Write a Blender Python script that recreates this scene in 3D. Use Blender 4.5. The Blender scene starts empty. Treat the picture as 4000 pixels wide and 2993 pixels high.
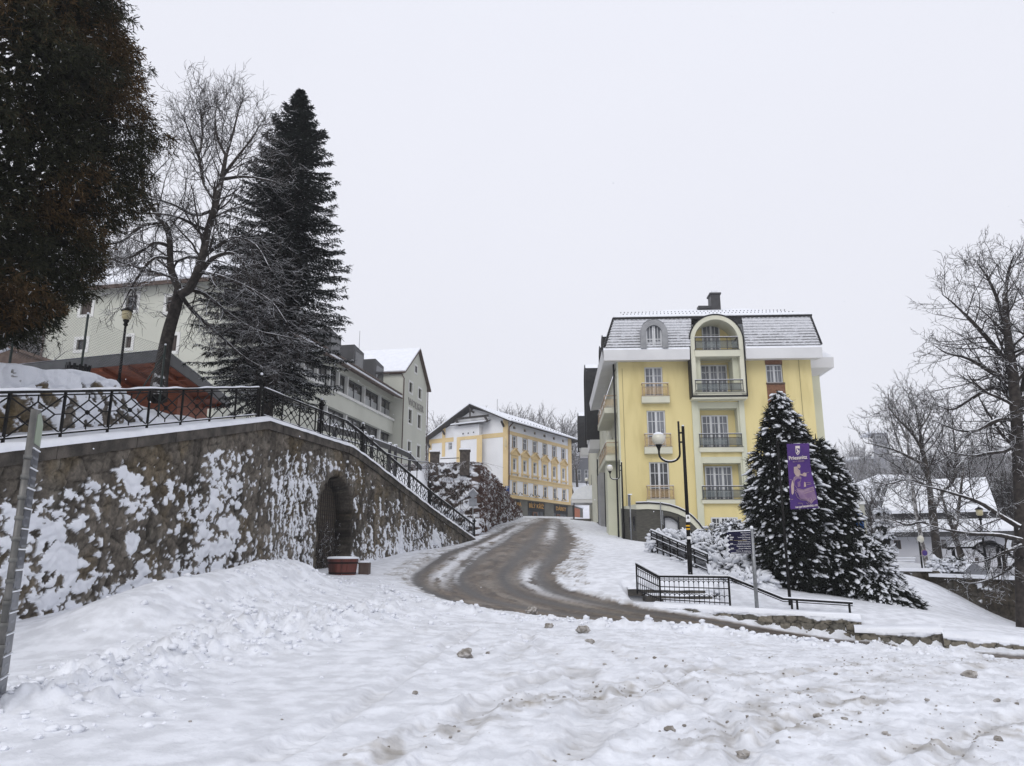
import bpy, math, random
import numpy as np
R = math.radians
scene = bpy.context.scene
COL = scene.collection
rng = np.random.default_rng(7)
random.seed(7)
# ------------------------------------------------------------------ camera model
FL = 2950.0; PW, PH = 4000.0, 2993.0
TH = R(12.87); CAMZ = 1.6
CT, ST = math.cos(TH), math.sin(TH)
def ray(px, py):
    a = px-PW/2; b = PH/2-py
    return np.array([a, FL*CT-b*ST, FL*ST+b*CT])
def at(px, py, Y):
    d = ray(px, py)
    return np.array([0, 0, CAMZ])+d*(Y/d[1])
def A(v): return np.array(v, float)
class Frame:
    """upright plane: origin (x,y), direction angle of u in plan, w = out of the wall, z = up"""
    def __init__(s, ox, oy, ang, z0=0.0):
        s.o = A([ox, oy, z0]); s.u = A([math.cos(ang), math.sin(ang), 0]); s.w = A([math.sin(ang), -math.cos(ang), 0])
    def hit(s, px, py, w=0.0):
        d = ray(px, py); c = A([0, 0, CAMZ]); o = s.o+s.w*w
        t = np.dot(o-c, s.w)/np.dot(d, s.w); p = c+d*t-o
        return float(np.dot(p, s.u)), float(p[2])
    def P(s, u, w, z): return s.o+s.u*u+s.w*w+A([0, 0, z])
# ------------------------------------------------------------------ noise
def _h(ix, iy, s):
    n = (ix.astype(np.int64)*374761393+iy.astype(np.int64)*668265263+s*974711) & 0x7fffffff
    n = ((n ^ (n >> 13))*1274126177) & 0x7fffffff
    n = ((n ^ (n >> 16))*1103515245) & 0x7fffffff
    return (n ^ (n >> 15)).astype(float) % 100003/100003.0
def vn(x, y, s=0):
    ix = np.floor(x); iy = np.floor(y); fx = x-ix; fy = y-iy
    fx = fx*fx*(3-2*fx); fy = fy*fy*(3-2*fy)
    a = _h(ix, iy, s); b = _h(ix+1, iy, s); c = _h(ix, iy+1, s); d = _h(ix+1, iy+1, s)
    return (a*(1-fx)+b*fx)*(1-fy)+(c*(1-fx)+d*fx)*fy
def fbm(x, y, o=4, s=0, g=.5):
    r = 0; a = 1; t = 0
    for i in range(o):
        r = r+a*vn(x*2**i+17.3*i, y*2**i-9.1*i, s+i); t += a; a *= g
    return r/t
def cells(x, y, s=0, jit=.9):
    ix = np.floor(x); iy = np.floor(y); f1 = np.full(x.shape, 9.); f2 = f1.copy(); idv = np.zeros(x.shape)
    for dx in (-1, 0, 1):
        for dy in (-1, 0, 1):
            cx = ix+dx; cy = iy+dy
            d = np.hypot(cx+.5+jit*(_h(cx, cy, s)-.5)-x, cy+.5+jit*(_h(cx, cy, s+5)-.5)-y)
            m = d < f1
            f2 = np.where(m, f1, np.minimum(f2, d)); idv = np.where(m, _h(cx, cy, s+9), idv); f1 = np.where(m, d, f1)
    return f1, f2-f1, idv
def sstep(a, b, x):
    t = np.clip((x-a)/(b-a), 0, 1); return t*t*(3-2*t)
def pl(xs, ys): return lambda x: np.interp(x, xs, ys)
# ------------------------------------------------------------------ materials
def mat(name, col, rough=.75, col2=None, scale=4., bump=0., bscale=None, metal=0., snow=None, spec=.4, detail=6., stretch=None, attr=None, lo=.35, hi=.65, snow_scale=6., trans=None, tint=1.0):
    m = bpy.data.materials.new(name); m.use_nodes = True; nt = m.node_tree; N = nt.nodes; L = nt.links
    b = N['Principled BSDF']; b.inputs['Roughness'].default_value = rough; b.inputs['Metallic'].default_value = metal
    b.inputs['Specular IOR Level'].default_value = spec
    tc = N.new('ShaderNodeNewGeometry'); pos = tc.outputs['Position']
    if stretch:
        mp = N.new('ShaderNodeMapping'); mp.inputs['Scale'].default_value = stretch; L.new(pos, mp.inputs['Vector']); pos2 = mp.outputs['Vector']
    else: pos2 = pos
    cur = None
    def noise(sc, vec, d=detail):
        n = N.new('ShaderNodeTexNoise'); n.inputs['Scale'].default_value = sc; n.inputs['Detail'].default_value = d; L.new(vec, n.inputs['Vector']); return n.outputs['Fac']
    def rgbmix(f, a, bb):
        x = N.new('ShaderNodeMix'); x.data_type = 'RGBA'
        for sk, v in ((x.inputs[0], f), (x.inputs[6], a), (x.inputs[7], bb)):
            if hasattr(v, 'links'): L.new(v, sk)
            elif isinstance(v, (tuple, list)): sk.default_value = (*v[:3], 1)
            else: sk.default_value = v
        return x.outputs[2]
    def mrange(v, a, bb):
        r = N.new('ShaderNodeMapRange'); r.interpolation_type = 'SMOOTHSTEP'; r.inputs[1].default_value = a; r.inputs[2].default_value = bb; L.new(v, r.inputs[0]); return r.outputs[0]
    cur = col
    if attr:
        at_ = N.new('ShaderNodeAttribute'); at_.attribute_name = attr; cur = at_.outputs['Color']
        f = mrange(noise(scale, pos2), lo, hi)
        g = N.new('ShaderNodeMix'); g.data_type = 'RGBA'; g.blend_type = 'MULTIPLY'; g.inputs[0].default_value = 1
        L.new(cur, g.inputs[6]); L.new(rgbmix(f, (tint*.86,)*3, (1.0/ max(tint,1e-3),)*3), g.inputs[7]); cur = g.outputs[2]
    elif col2: cur = rgbmix(mrange(noise(scale, pos2), lo, hi), col, col2)
    if snow is not None:
        sx = N.new('ShaderNodeSeparateXYZ'); L.new(tc.outputs['Normal'], sx.inputs[0])
        ad = N.new('ShaderNodeMath'); ad.operation = 'MULTIPLY_ADD'; L.new(noise(snow_scale, pos, 3), ad.inputs[0]); ad.inputs[1].default_value = .8; L.new(sx.outputs['Z'], ad.inputs[2])
        cur = rgbmix(mrange(ad.outputs[0], snow+.4-.06, snow+.4+.1), cur, (.80, .82, .86))
    if hasattr(cur, 'links'): L.new(cur, b.inputs['Base Color'])
    else: b.inputs['Base Color'].default_value = (*cur[:3], 1)
    if bump:
        bp = N.new('ShaderNodeBump'); bp.inputs['Strength'].default_value = min(1, bump); bp.inputs['Distance'].default_value = .02*max(1, bump)
        L.new(noise(bscale or scale*4, pos2), bp.inputs['Height']); L.new(bp.outputs['Normal'], b.inputs['Normal'])
    return m
# ------------------------------------------------------------------ mesh builder
ROOT = {}
class MB:
    def __init__(s): s.V = []; s.F = []; s.n = 0; s.C = []; s.hasc = False; s.S = []
    def add(s, v, f, mi=0, c=None, smooth=False):
        v = np.asarray(v, float).reshape(-1, 3)
        if isinstance(f, np.ndarray): s.F.append((f+s.n, mi, smooth))
        else:
            by = {}
            for q in f: by.setdefault(len(q), []).append(q)
            for k, qs in by.items(): s.F.append((np.array(qs, int)+s.n, mi, smooth))
        s.V.append(v); s.n += len(v)
        if c is not None: s.hasc = True; s.C.append(np.asarray(c, float).reshape(-1, 3) if np.ndim(c) > 1 else np.tile(A(c), (len(v), 1)))
        else: s.C.append(np.ones((len(v), 3)))
        return s
    def quad(s, a, b, c, d, mi=0): return s.add([a, b, c, d], [(0, 1, 2, 3)], mi)
    def poly(s, pts, mi=0): return s.add(pts, [tuple(range(len(pts)))], mi)
    def hexa(s, p, mi=0):   # 8 corners: bottom 4 ccw, top 4
        return s.add(p, [(3, 2, 1, 0), (4, 5, 6, 7), (0, 1, 5, 4), (1, 2, 6, 5), (2, 3, 7, 6), (3, 0, 4, 7)], mi)
    def box(s, x0, x1, y0, y1, z0, z1, mi=0):
        return s.hexa([(x0, y0, z0), (x1, y0, z0), (x1, y1, z0), (x0, y1, z0), (x0, y0, z1), (x1, y0, z1), (x1, y1, z1), (x0, y1, z1)], mi)
    def fbox(s, F, u0, u1, w0, w1, z0, z1, mi=0):   # box in a Frame, w0<w1 outwards
        P = F.P
        return s.hexa([P(u0, w1, z0), P(u1, w1, z0), P(u1, w0, z0), P(u0, w0, z0), P(u0, w1, z1), P(u1, w1, z1), P(u1, w0, z1), P(u0, w0, z1)], mi)
    def fprism(s, F, pts, w0, w1, mi=0):  # polygon (u,z) ccw seen from outside, extruded w0..w1
        n = len(pts); v = [F.P(u, w1, z) for u, z in pts]+[F.P(u, w0, z) for u, z in pts]
        f = [tuple(range(n)), tuple(range(2*n-1, n-1, -1))]+[(i, i+n, (i+1) % n+n, (i+1) % n) for i in range(n)]
        return s.add(v, f, mi)
    def bar(s, a, b, w, h=None, mi=0, up=(0, 0, 1)):   # square bar
        a = A(a); b = A(b); t = b-a; L = np.linalg.norm(t)
        if L < 1e-6: return s
        t /= L; up = A(up)
        if abs(np.dot(t, up)) > .98: up = A([0, 1, 0])
        x = np.cross(t, up); x /= np.linalg.norm(x); y = np.cross(x, t); h = h or w
        x = x*w/2; y = y*h/2
        return s.hexa([a-x-y, a+x-y, a+x+y, a-x+y, b-x-y, b+x-y, b+x+y, b-x+y], mi)
    def tube(s, pts, r, n=6, mi=0, cap=True, smooth=True):
        pts = np.asarray(pts, float); k = len(pts); r = np.broadcast_to(np.asarray(r, float), (k,))
        t = np.gradient(pts, axis=0); t /= np.linalg.norm(t, axis=1)[:, None]+1e-12
        m = np.abs(t.mean(0)); ref = np.eye(3)[int(np.argmin(m))]
        x = np.cross(t, ref); x /= np.linalg.norm(x, axis=1)[:, None]+1e-12; y = np.cross(t, x)
        a = np.arange(n)*2*np.pi/n
        ring = pts[:, None]+r[:, None, None]*(np.cos(a)[None, :, None]*x[:, None]+np.sin(a)[None, :, None]*y[:, None])
        i = np.arange(k-1)[:, None]*n; j = np.arange(n)[None]; j2 = (j+1) % n
        f = np.stack([i+j, i+n+j, i+n+j2, i+j2], -1).reshape(-1, 4)
        s.add(ring.reshape(-1, 3), f, mi, smooth=smooth)
        if cap:
            s.F.append((np.array([list(range(n))])+s.n-k*n, mi, False)); s.F.append((np.array([list(range(n-1, -1, -1))])+s.n-n, mi, False))
        return s
    def lathe(s, c, prof, n=16, mi=0, smooth=True):   # prof [(r,z)]
        c = A(c); k = len(prof); a = np.arange(n)*2*np.pi/n
        v = np.array([[c[0]+r*math.cos(t), c[1]+r*math.sin(t), c[2]+z] for r, z in prof for t in a])
        f = [(i*n+j, i*n+(j+1) % n, (i+1)*n+(j+1) % n, (i+1)*n+j) for i in range(k-1) for j in range(n)]
        return s.add(v, np.array(f), mi, smooth=smooth)
    def blob(s, c, r, mi=0, n=8, jit=.15, smooth=True):
        c = A(c); r = A(r) if np.ndim(r) else A([r]*3); m = max(3, n//2+1)
        v = [c+A([0, 0, r[2]])]
        for i in range(1, m):
            p = math.pi*i/m
            for j in range(n):
                t = 2*math.pi*(j+.5*(i % 2))/n; k = 1+jit*(random.random()*2-1)
                v.append(c+A([r[0]*math.sin(p)*math.cos(t), r[1]*math.sin(p)*math.sin(t), r[2]*math.cos(p)])*k if jit == 0 else c+k*A([r[0]*math.sin(p)*math.cos(t), r[1]*math.sin(p)*math.sin(t), r[2]*math.cos(p)]))
        v.append(c-A([0, 0, r[2]])); e = len(v)-1
        f = [(0, 1+j, 1+(j+1) % n) for j in range(n)]
        for i in range(m-2):
            for j in range(n): f.append((1+i*n+j, 1+(i+1)*n+j, 1+(i+1)*n+(j+1) % n, 1+i*n+(j+1) % n))
        f += [(e, 1+(m-2)*n+(j+1) % n, 1+(m-2)*n+j) for j in range(n)]
        return s.add(v, f, mi, smooth=smooth)
    def text(s, txt, origin, U, V, size, align='CENTER', depth=.01, mi=0, bold=0.0, sx=1.0):
        cu = bpy.data.curves.new('t', 'FONT'); cu.body = txt; cu.size = size; cu.align_x = align; cu.extrude = depth; cu.offset = bold; cu.resolution_u = 2
        ob = bpy.data.objects.new('t', cu); COL.objects.link(ob); dg = bpy.context.evaluated_depsgraph_get(); me = ob.evaluated_get(dg).to_mesh()
        U = A(U); V = A(V); W = np.cross(U, V); o = A(origin)
        v = [o+U*p.co.x*sx+V*p.co.y+W*p.co.z for p in me.vertices]; f = [tuple(p.vertices) for p in me.polygons]
        if v: s.add(v, f, mi)
        bpy.data.objects.remove(ob); bpy.data.curves.remove(cu); return s
    def mesh(s, name, mats, off):
        me = bpy.data.meshes.new(name)
        v = np.concatenate(s.V)-off; nl = sum(f.size for f, _, _ in s.F); nf = sum(len(f) for f, _, _ in s.F)
        me.vertices.add(len(v)); me.vertices.foreach_set('co', v.ravel()); me.loops.add(nl); me.polygons.add(nf)
        me.loops.foreach_set('vertex_index', np.concatenate([f.ravel() for f, _, _ in s.F]).astype(np.int32))
        tot = np.concatenate([np.full(len(f), f.shape[1]) for f, _, _ in s.F]); st = np.concatenate([[0], np.cumsum(tot)[:-1]])
        me.polygons.foreach_set('loop_start', st.astype(np.int32))
        me.polygons.foreach_set('material_index', np.concatenate([np.full(len(f), m) for f, m, _ in s.F]).astype(np.int32))
        me.polygons.foreach_set('use_smooth', np.concatenate([np.full(len(f), sm) for f, _, sm in s.F]))
        for m in (mats if isinstance(mats, (list, tuple)) else [mats]): me.materials.append(m)
        if s.hasc:
            c = np.concatenate(s.C); ca = me.color_attributes.new('tone', 'FLOAT_COLOR', 'POINT')
            ca.data.foreach_set('color', np.concatenate([c, np.ones((len(c), 1))], 1).ravel().astype(np.float32))
        me.update(calc_edges=True)
        return me
    def build(s, name, mats, parent=None, loc=None):
        if s.n == 0: return None
        off = ROOT.get(parent.name, A([0, 0, 0])) if parent else (A(loc) if loc is not None else A([0, 0, 0]))
        o = bpy.data.objects.new(name, s.mesh(name, mats, off)); COL.objects.link(o)
        if parent: o.parent = parent
        else: o.location = off
        ROOT[o.name] = off
        return o
def tag(o, label=None, cat=None, group=None, kind=None):
    if label: o['label'] = label
    if cat: o['category'] = cat
    if group: o['group'] = group
    if kind or cat: o['kind'] = kind or 'thing'
    return o
def thing(name, label, cat, loc, group=None):
    o = bpy.data.objects.new(name, None); COL.objects.link(o); o.location = A(loc); o.empty_display_size = .2
    ROOT[o.name] = A(loc); return tag(o, label, cat, group)
def dup(o, loc=None, rotz=None, label=None, group=None, scale=None, parent=None):
    c = o.copy(); COL.objects.link(c)
    if parent: c.parent = parent
    if loc is not None: c.location = A(loc); ROOT[c.name] = A(loc)
    if rotz is not None: c.rotation_euler = (0, 0, rotz)
    if scale: c.scale = (scale,)*3 if not isinstance(scale, tuple) else scale
    if label: c['label'] = label
    if group: c['group'] = group
    for ch in o.children: dup(ch, parent=c)
    return c
def wall_holes(mb, F, u0, u1, z0, z1, holes, depth=.18, w=0., mi=0, mi_rev=None):
    """front face of a wall with rectangular holes and their reveals"""
    us = sorted({u0, u1, *[h[0] for h in holes], *[h[1] for h in holes]}); zs = sorted({z0, z1, *[h[2] for h in holes], *[h[3] for h in holes]})
    us = [u for u in us if u0 <= u <= u1]; zs = [z for z in zs if z0 <= z <= z1]
    for a, b in zip(us, us[1:]):
        for c, d in zip(zs, zs[1:]):
            if any(h[0] < (a+b)/2 < h[1] and h[2] < (c+d)/2 < h[3] for h in holes): continue
            mb.quad(F.P(a, w, c), F.P(b, w, c), F.P(b, w, d), F.P(a, w, d), mi)
    mr = mi if mi_rev is None else mi_rev
    for a, b, c, d in [h[:4] for h in holes]:
        i = w-depth
        mb.quad(F.P(a, w, c), F.P(a, w, d), F.P(a, i, d), F.P(a, i, c), mr); mb.quad(F.P(b, w, d), F.P(b, w, c), F.P(b, i, c), F.P(b, i, d), mr)
        mb.quad(F.P(a, w, d), F.P(b, w, d), F.P(b, i, d), F.P(a, i, d), mr); mb.quad(F.P(b, w, c), F.P(a, w, c), F.P(a, i, c), F.P(b, i, c), mr)
def grid_faces(nr, nc):
    i = np.arange(nr-1)[:, None]*nc; j = np.arange(nc-1)[None]
    return np.stack([i+j, i+j+1, i+nc+j+1, i+nc+j], -1).reshape(-1, 4)
# ------------------------------------------------------------------ shared materials
SNOWC = (.80, .82, .865)
M_snow = mat('snow', SNOWC, .6, (.74, .76, .81), 1.2, .5, 14, spec=.25)
M_snowflat = mat('snow_cap', (.82, .84, .88), .6, (.76, .78, .83), 2.5, .3, 20, spec=.25)
M_iron = mat('black_iron', (.006, .006, .007), .6, (.016, .014, .013), 20, snow=.62, spec=.15)
M_ironp = mat('black_iron_plain', (.005, .005, .006), .6, (.012, .011, .010), 15, spec=.15)
M_grey = mat('galvanised', (.22, .23, .24), .45, (.30, .31, .32), 12, metal=.5)
M_glass = mat('window_glass', (.035, .04, .046), .08, (.10, .11, .12), .9, spec=.7)
M_glassd = mat('dark_glass', (.02, .022, .025), .08, (.045, .047, .05), 1.5, spec=.6)
M_white = mat('white_paint', (.62, .63, .64), .5, (.55, .56, .57), 3)
M_black = mat('black_sheet', (.007, .007, .008), .5, (.014, .014, .015), 3, spec=.2)
M_bark = mat('bark', (.030, .025, .022), .9, (.062, .052, .044), 6, .8, 18, snow=.54)
M_barkn = mat('bark_dark', (.020, .016, .014), .9, (.046, .038, .033), 6, .6, 18, snow=.44)
M_twig = mat('twigs', (.018, .014, .013), .9, (.036, .029, .025), 5, snow=.55)
M_twigfar = mat('hazed_frosted_twigs', (.10, .094, .093), .9, (.15, .142, .142), 5, snow=.48)  # base colour lightened to stand in for distance haze; snow lies on top
# ================================================================== TERRAIN
def catmull(P, n):
    P = np.asarray(P, float); out = []
    Q = np.vstack([2*P[0]-P[1], P, 2*P[-1]-P[-2]])
    for i in range(len(P)-1):
        a, b, c, d = Q[i:i+4]
        for t in np.arange(n)/n: out.append(.5*((2*b)+(-a+c)*t+(2*a-5*b+4*c-d)*t*t+(-a+3*b-3*c+d)*t**3))
    out.append(P[-1]); return np.array(out)
ROADPX = [((2080, 2026, 92), (2190, 2026, 95)), ((1990, 2052, 64), (2218, 2050, 67)), ((1880, 2098, 50), (2243, 2085, 52)), ((1750, 2150, 38), (2250, 2130, 42)),
          ((1640, 2215, 31), (2225, 2185, 34)), ((1588, 2268, 26), (2175, 2228, 29.5)), ((1690, 2335, 23), (2200, 2288, 26.3)), ((1950, 2390, 21), (2330, 2333, 24.7)),
          ((2400, 2437, 19.5), (2563, 2386, 23)), ((2888, 2474, 19.6), (2900, 2441, 22.2)), ((3300, 2522, 19.2), (3300, 2499, 21.3)), ((3600, 2550, 18.4), (3600, 2527, 19.9)),
          ((4000, 2585, 17.6), (4000, 2560, 18.9)), ((4800, 2650, 16.6), (4800, 2630, 17.6))]
RL = catmull([at(*a)[:2] for a, b in ROADPX], 14); RR = catmull([at(*b)[:2] for a, b in ROADPX], 14)
RC = (RL+RR)/2; RH = (RR-RL)/2; RS = np.concatenate([[0], np.cumsum(np.linalg.norm(np.diff(RC, axis=0), axis=1))])
CP = [(x, y, d) for pr in ROADPX for (x, y, d) in pr]
CP += [(-1500, 2993, 6.2), (0, 2993, 6.2), (1000, 2993, 6.3), (2000, 2993, 6.4), (3000, 2993, 6.5), (4000, 2993, 6.6), (5500, 2993, 6.7), (0, 2750, 8.9), (2000, 2750, 8.95), (4000, 2750, 9.2), (0, 2600, 11.5),
       (1000, 2600, 11.8), (2000, 2600, 11.9), (3000, 2600, 12.2), (4000, 2620, 12.4), (0, 2500, 13), (1200, 2500, 14.2), (2000, 2500, 15.2), (2700, 2510, 15.6), (3400, 2560, 14.8),
       (300, 2385, 16), (700, 2290, 20), (1050, 2262, 24), (1290, 2230, 29), (1600, 2160, 37), (1860, 2118, 50), (1400, 2300, 22), (1200, 2380, 18),
       (2028, 2021, 98), (2244, 2021, 120), (2330, 2098, 50), (2490, 2118, 54), (2450, 2250, 27), (2560, 2168, 33), (2400, 2160, 37), (2420, 2070, 66), (2300, 2040, 95), (2690, 2245, 27.2), (2560, 2240, 27.5), (2700, 2160, 35), (2800, 2150, 45),
       (3000, 2330, 25), (3400, 2388, 24), (3560, 2388, 24), (3520, 2242, 34), (3560, 2257, 35), (3640, 2280, 34.4), (3700, 2308, 34), (3760, 2338, 33.5), (3830, 2374, 33), (3900, 2408, 32.3), (4000, 2446, 31.5), (4300, 2490, 29), (3800, 2430, 26), (3681, 2470, 21.5), (4000, 2500, 20.5), (3200, 2300, 32), (3340, 2440, 22), (4600, 2480, 25),
       (3000, 2160, 48), (3300, 2180, 50), (2030, 2010, 140), (1000, 2230, 60), (500, 2300, 60), (3500, 2150, 110), (4000, 2160, 110), (4500, 2190, 80)]
CPW = np.array([at(*c) for c in CP])
CPW = np.vstack([CPW, [[-20, -6, .4], [0, -8, 0], [20, -8, -.2], [-40, 30, 2], [-60, 60, 5], [-60, 150, 8], [0, 250, 12], [60, 250, 4], [150, 150, 1], [150, 300, 6], [-200, 300, 14], [45, 20, -1], [60, 45, -.5], [-15, 3, .3], [0, 800, 16], [800, 800, 16], [-800, 800, 18], [400, 60, 0], [-300, 60, 6]]])
WALLF = [(2553, 2366, 23.3, 2372), (2671, 2373, 23.1, 2390), (2812, 2380, 22.85, 2413), (2997, 2391, 22.55, 2450), (3214, 2403, 22.15, 2488), (3362, 2412, 21.9, 2505), (3363, 2463, 21.2, 2512), (3682, 2466, 20.4, 2530), (3683, 2482, 20.2, 2530), (4000, 2512, 19.65, 2545), (4250, 2532, 19.2, 2560)]
WFP = np.array([at(p[0], p[1], p[2]) for p in WALLF]); WFB = np.array([at(p[0], p[3], p[2])[2] for p in WALLF])
STEPX = (at(2470, 2330, 25.3)[0], at(2812, 2340, 25)[0], at(2640, 2366, 24.4)[2])
def warp(x, y):
    s = np.where(y > 0, y, -y)+7.0
    return np.stack([x/s*1.5, np.sign(y)*np.log(np.abs(y)/7+1)*1.3], -1)
CQ = warp(CPW[:, 0], CPW[:, 1])
def _k(r): return np.where(r > 1e-9, r*r*np.log(r+1e-12), 0)
_n = len(CQ); _A = np.zeros((_n+3, _n+3)); _A[:_n, :_n] = _k(np.linalg.norm(CQ[:, None]-CQ[None], axis=-1))+np.eye(_n)*.004
_A[:_n, _n] = 1; _A[:_n, _n+1:] = CQ; _A[_n, :_n] = 1; _A[_n+1:, :_n] = CQ.T
_W = np.linalg.solve(_A, np.concatenate([CPW[:, 2], [0, 0, 0]]))
def hbase(x, y):
    x = np.asarray(x, float); y = np.asarray(y, float); sh = x.shape; q = warp(x.ravel(), y.ravel()); out = np.zeros(len(q))
    for i in range(0, len(q), 40000):
        d = np.linalg.norm(q[i:i+40000, None]-CQ[None], axis=-1); out[i:i+40000] = _k(d) @ _W[:_n]+_W[_n]+q[i:i+40000] @ _W[_n+1:]
    xr, yr = x.ravel(), y.ravel(); k = (xr > WFP[0, 0]-.5) & (xr < WFP[-1, 0]) & (yr > 12) & (yr < 26)
    if k.any():
        d = np.interp(xr[k], WFP[:, 0], WFP[:, 1])-yr[k]; zt = np.interp(xr[k], WFP[:, 0], WFB); w = sstep(-.12, .05, d)*sstep(1.9, .1, d)
        out[k] = out[k]+np.minimum(zt-.06-out[k], 0)*w; top = np.interp(xr[k], WFP[:, 0], WFP[:, 2]); w2 = sstep(.1, -.15, d)*sstep(-1.6, -.2, d); out[k] = out[k]+(top-out[k])*w2*.9
    sx0, sx1, sz = STEPX; k = (xr > sx0-.5) & (xr < sx1+.5) & (yr > 23.5) & (yr < 27)
    if k.any(): w = sstep(sx0-.35, sx0, xr[k])*sstep(sx1+.35, sx1, xr[k])*sstep(23.9, 24.3, yr[k])*sstep(26.35, 26.15, yr[k]); out[k] = out[k]+np.minimum(sz-out[k], 0)*w
    return out.reshape(sh)
def seg_dist(x, y, pts):
    best = np.full(x.shape, 1e9); par = np.zeros(x.shape); s0 = 0
    for a, b in zip(pts, pts[1:]):
        a = A(a[:2]); b = A(b[:2]); d = b-a; L = np.hypot(*d)
        t = np.clip(((x-a[0])*d[0]+(y-a[1])*d[1])/L**2, 0, 1); e = np.hypot(x-a[0]-t*d[0], y-a[1]-t*d[1])
        m = e < best; best = np.where(m, e, best); par = np.where(m, s0+t*L, par); s0 += L
    return best, par
def pxy(px, py):   # point of the ground seen at a pixel
    d = ray(px, py); lo, hi = 3., 200.
    c = A([0, 0, CAMZ]); Y = np.geomspace(4, 160, 300); P = c+d*(Y/d[1])[:, None]; h = hbase(P[:, 0], P[:, 1]); k = np.argmax(P[:, 2] < h) if (P[:, 2] < h).any() else 250
    return P[k]
def road_coords(x, y):
    a = np.full(x.shape, 9.); s = np.zeros(x.shape); best = np.full(x.shape, 1e9); hw = np.ones(x.shape)
    for j in range(len(RC)):
        L = np.linalg.norm(RH[j]); dx = x-RC[j, 0]; dy = y-RC[j, 1]; aj = (dx*RH[j, 0]+dy*RH[j, 1])/L**2
        e = np.hypot(dx-aj*RH[j, 0], dy-aj*RH[j, 1])+2*np.maximum(0, np.abs(aj)-1)*L
        m = e < best; best = np.where(m, e, best); a = np.where(m, aj, a); s = np.where(m, RS[j], s); hw = np.where(m, L, hw)
    return np.where(best-2*np.maximum(0, np.abs(a)-1)*hw > 1.7, 9., a), s, hw
MOUND = [at(480, 2440, 14)[:2], at(650, 2360, 15.6)[:2], at(900, 2310, 18)[:2], at(1120, 2290, 21)[:2]]
BERM = [pxy(-200, 2950)[:2], pxy(250, 2780)[:2], pxy(550, 2640)[:2], pxy(900, 2540)[:2], pxy(1250, 2480)[:2], pxy(1500, 2400)[:2]]
BERM2 = [pxy(1500, 2330)[:2], pxy(1750, 2390)[:2], pxy(2100, 2440)[:2], pxy(2500, 2468)[:2], pxy(2900, 2500)[:2], pxy(3300, 2545)[:2], pxy(3800, 2588)[:2]]
STREAK = [[(1400, 2993), (1620, 2915), (1900, 2830), (2300, 2720), (2600, 2690)], [(2730, 2950), (2830, 2890), (2990, 2800), (3150, 2740), (3300, 2700)], [(3080, 2860), (3200, 2830), (3450, 2760)],
          [(3450, 2680), (3600, 2630), (3780, 2610), (3930, 2590)], [(2000, 2780), (2250, 2740), (2500, 2720), (2750, 2640)], [(2900, 2660), (3200, 2640), (3500, 2590)], [(3600, 2993), (3800, 2900), (4000, 2860)]]
STREAK = [[pxy(*p)[:2] for p in s] for s in STREAK]
TRK = []
def relief(x, y):
    dm, _ = seg_dist(x, y, MOUND); db, sb = seg_dist(x, y, BERM); d2, s2 = seg_dist(x, y, BERM2)
    h = .66*np.exp(-(dm/1.05)**2)*(.85+.3*fbm(x*.5, y*.5, 2, 3))
    lump = fbm(x*3.1, y*3.1, 4, 11); lump2 = np.clip(fbm(x*5.2, y*5.2, 2, 12)-.5, 0, 1)
    mb = (np.exp(-(db/.7)**2)+.35*np.exp(-(((db-.2)/1.3)**2)))*sstep(0, 2, sb)
    mtop = np.exp(-(seg_dist(x, y, [BERM[3], MOUND[3]])[0]/1.4)**2)
    m2 = np.exp(-(d2/.32)**2)*(.35+.9*vn(s2*1.3, s2*0+3, 6))
    h = h+mb*(.12+.34*np.abs(lump-.5)+.30*lump2)+mtop*(.20*np.abs(lump-.5)+.16*lump2)+m2*(.10+.34*np.abs(lump-.5)+.2*lump2)
    far = 1/(1+(np.hypot(x, y)/45)**2)
    h = h+(fbm(x*.33, y*.33, 3, 2)-.5)*.06*far+(fbm(x*1.5, y*1.5, 4, 5)-.5)*.026*far
    zr = sstep(-3.5, 1.5, x+ .15*y-1)*sstep(22, 15, y)*sstep(-4, 3, y)       # rough driven snow on the right
    h = h+(.35+.65*zr)*(y < 24)*((fbm(x*5, y*5, 3, 8)-.5)*.020+np.clip(fbm(x*9, y*9, 2, 9)-.56, 0, 1)*.09+np.clip(fbm(x*15, y*15, 2, 10)-.58, 0, 1)*.10)
    if TRK and len(x.ravel()) > 0:
        k = (y > 4) & (y < 22) & (np.abs(x) < 16)
        if k.any():
            xx, yy = x[k], y[k]; hk = h[k]; wv = (fbm(xx*.9, yy*.9, 2, 14)-.5)*.22
            for i, t_ in enumerate(TRK):
                for off in (0.0, 1.5):
                    tt_ = [(a+off*.8, b-off*.35) for a, b in t_]; d, s_ = seg_dist(xx, yy, tt_); d = d+wv*0; fade = sstep(.30, .55, fbm(s_*.35+i, s_*0+off, 2, 15+i)); g = np.exp(-((d+wv)/.13)**4)*fade; rim = np.exp(-((d+wv-.24)/.10)**2)*fade
                    hk = hk*(1-.55*g)-g*(.045+.014*np.sin(s_*38))+rim*(.018+.02*np.clip(fbm(xx*7, yy*7, 2, 16)-.5, 0, 1))
            h = h.copy(); h[k] = hk
    return h, mb+mtop+m2, zr
def _pg(l): return [pxy(*p)[:2] for p in l]
TRK = [_pg(l) for l in ([(1350, 3100), (1700, 2850), (2100, 2680), (2600, 2560), (3000, 2530)], [(2000, 3100), (2450, 2840), (2950, 2680), (3500, 2595)], [(2700, 3100), (3150, 2860), (3600, 2720), (4000, 2650)], [(1050, 3000), (1450, 2760), (1650, 2600), (1850, 2470)], [(3350, 3050), (3700, 2880), (4100, 2760)], [(2250, 2993), (2330, 2800), (2250, 2620), (2050, 2500)])]
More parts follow.
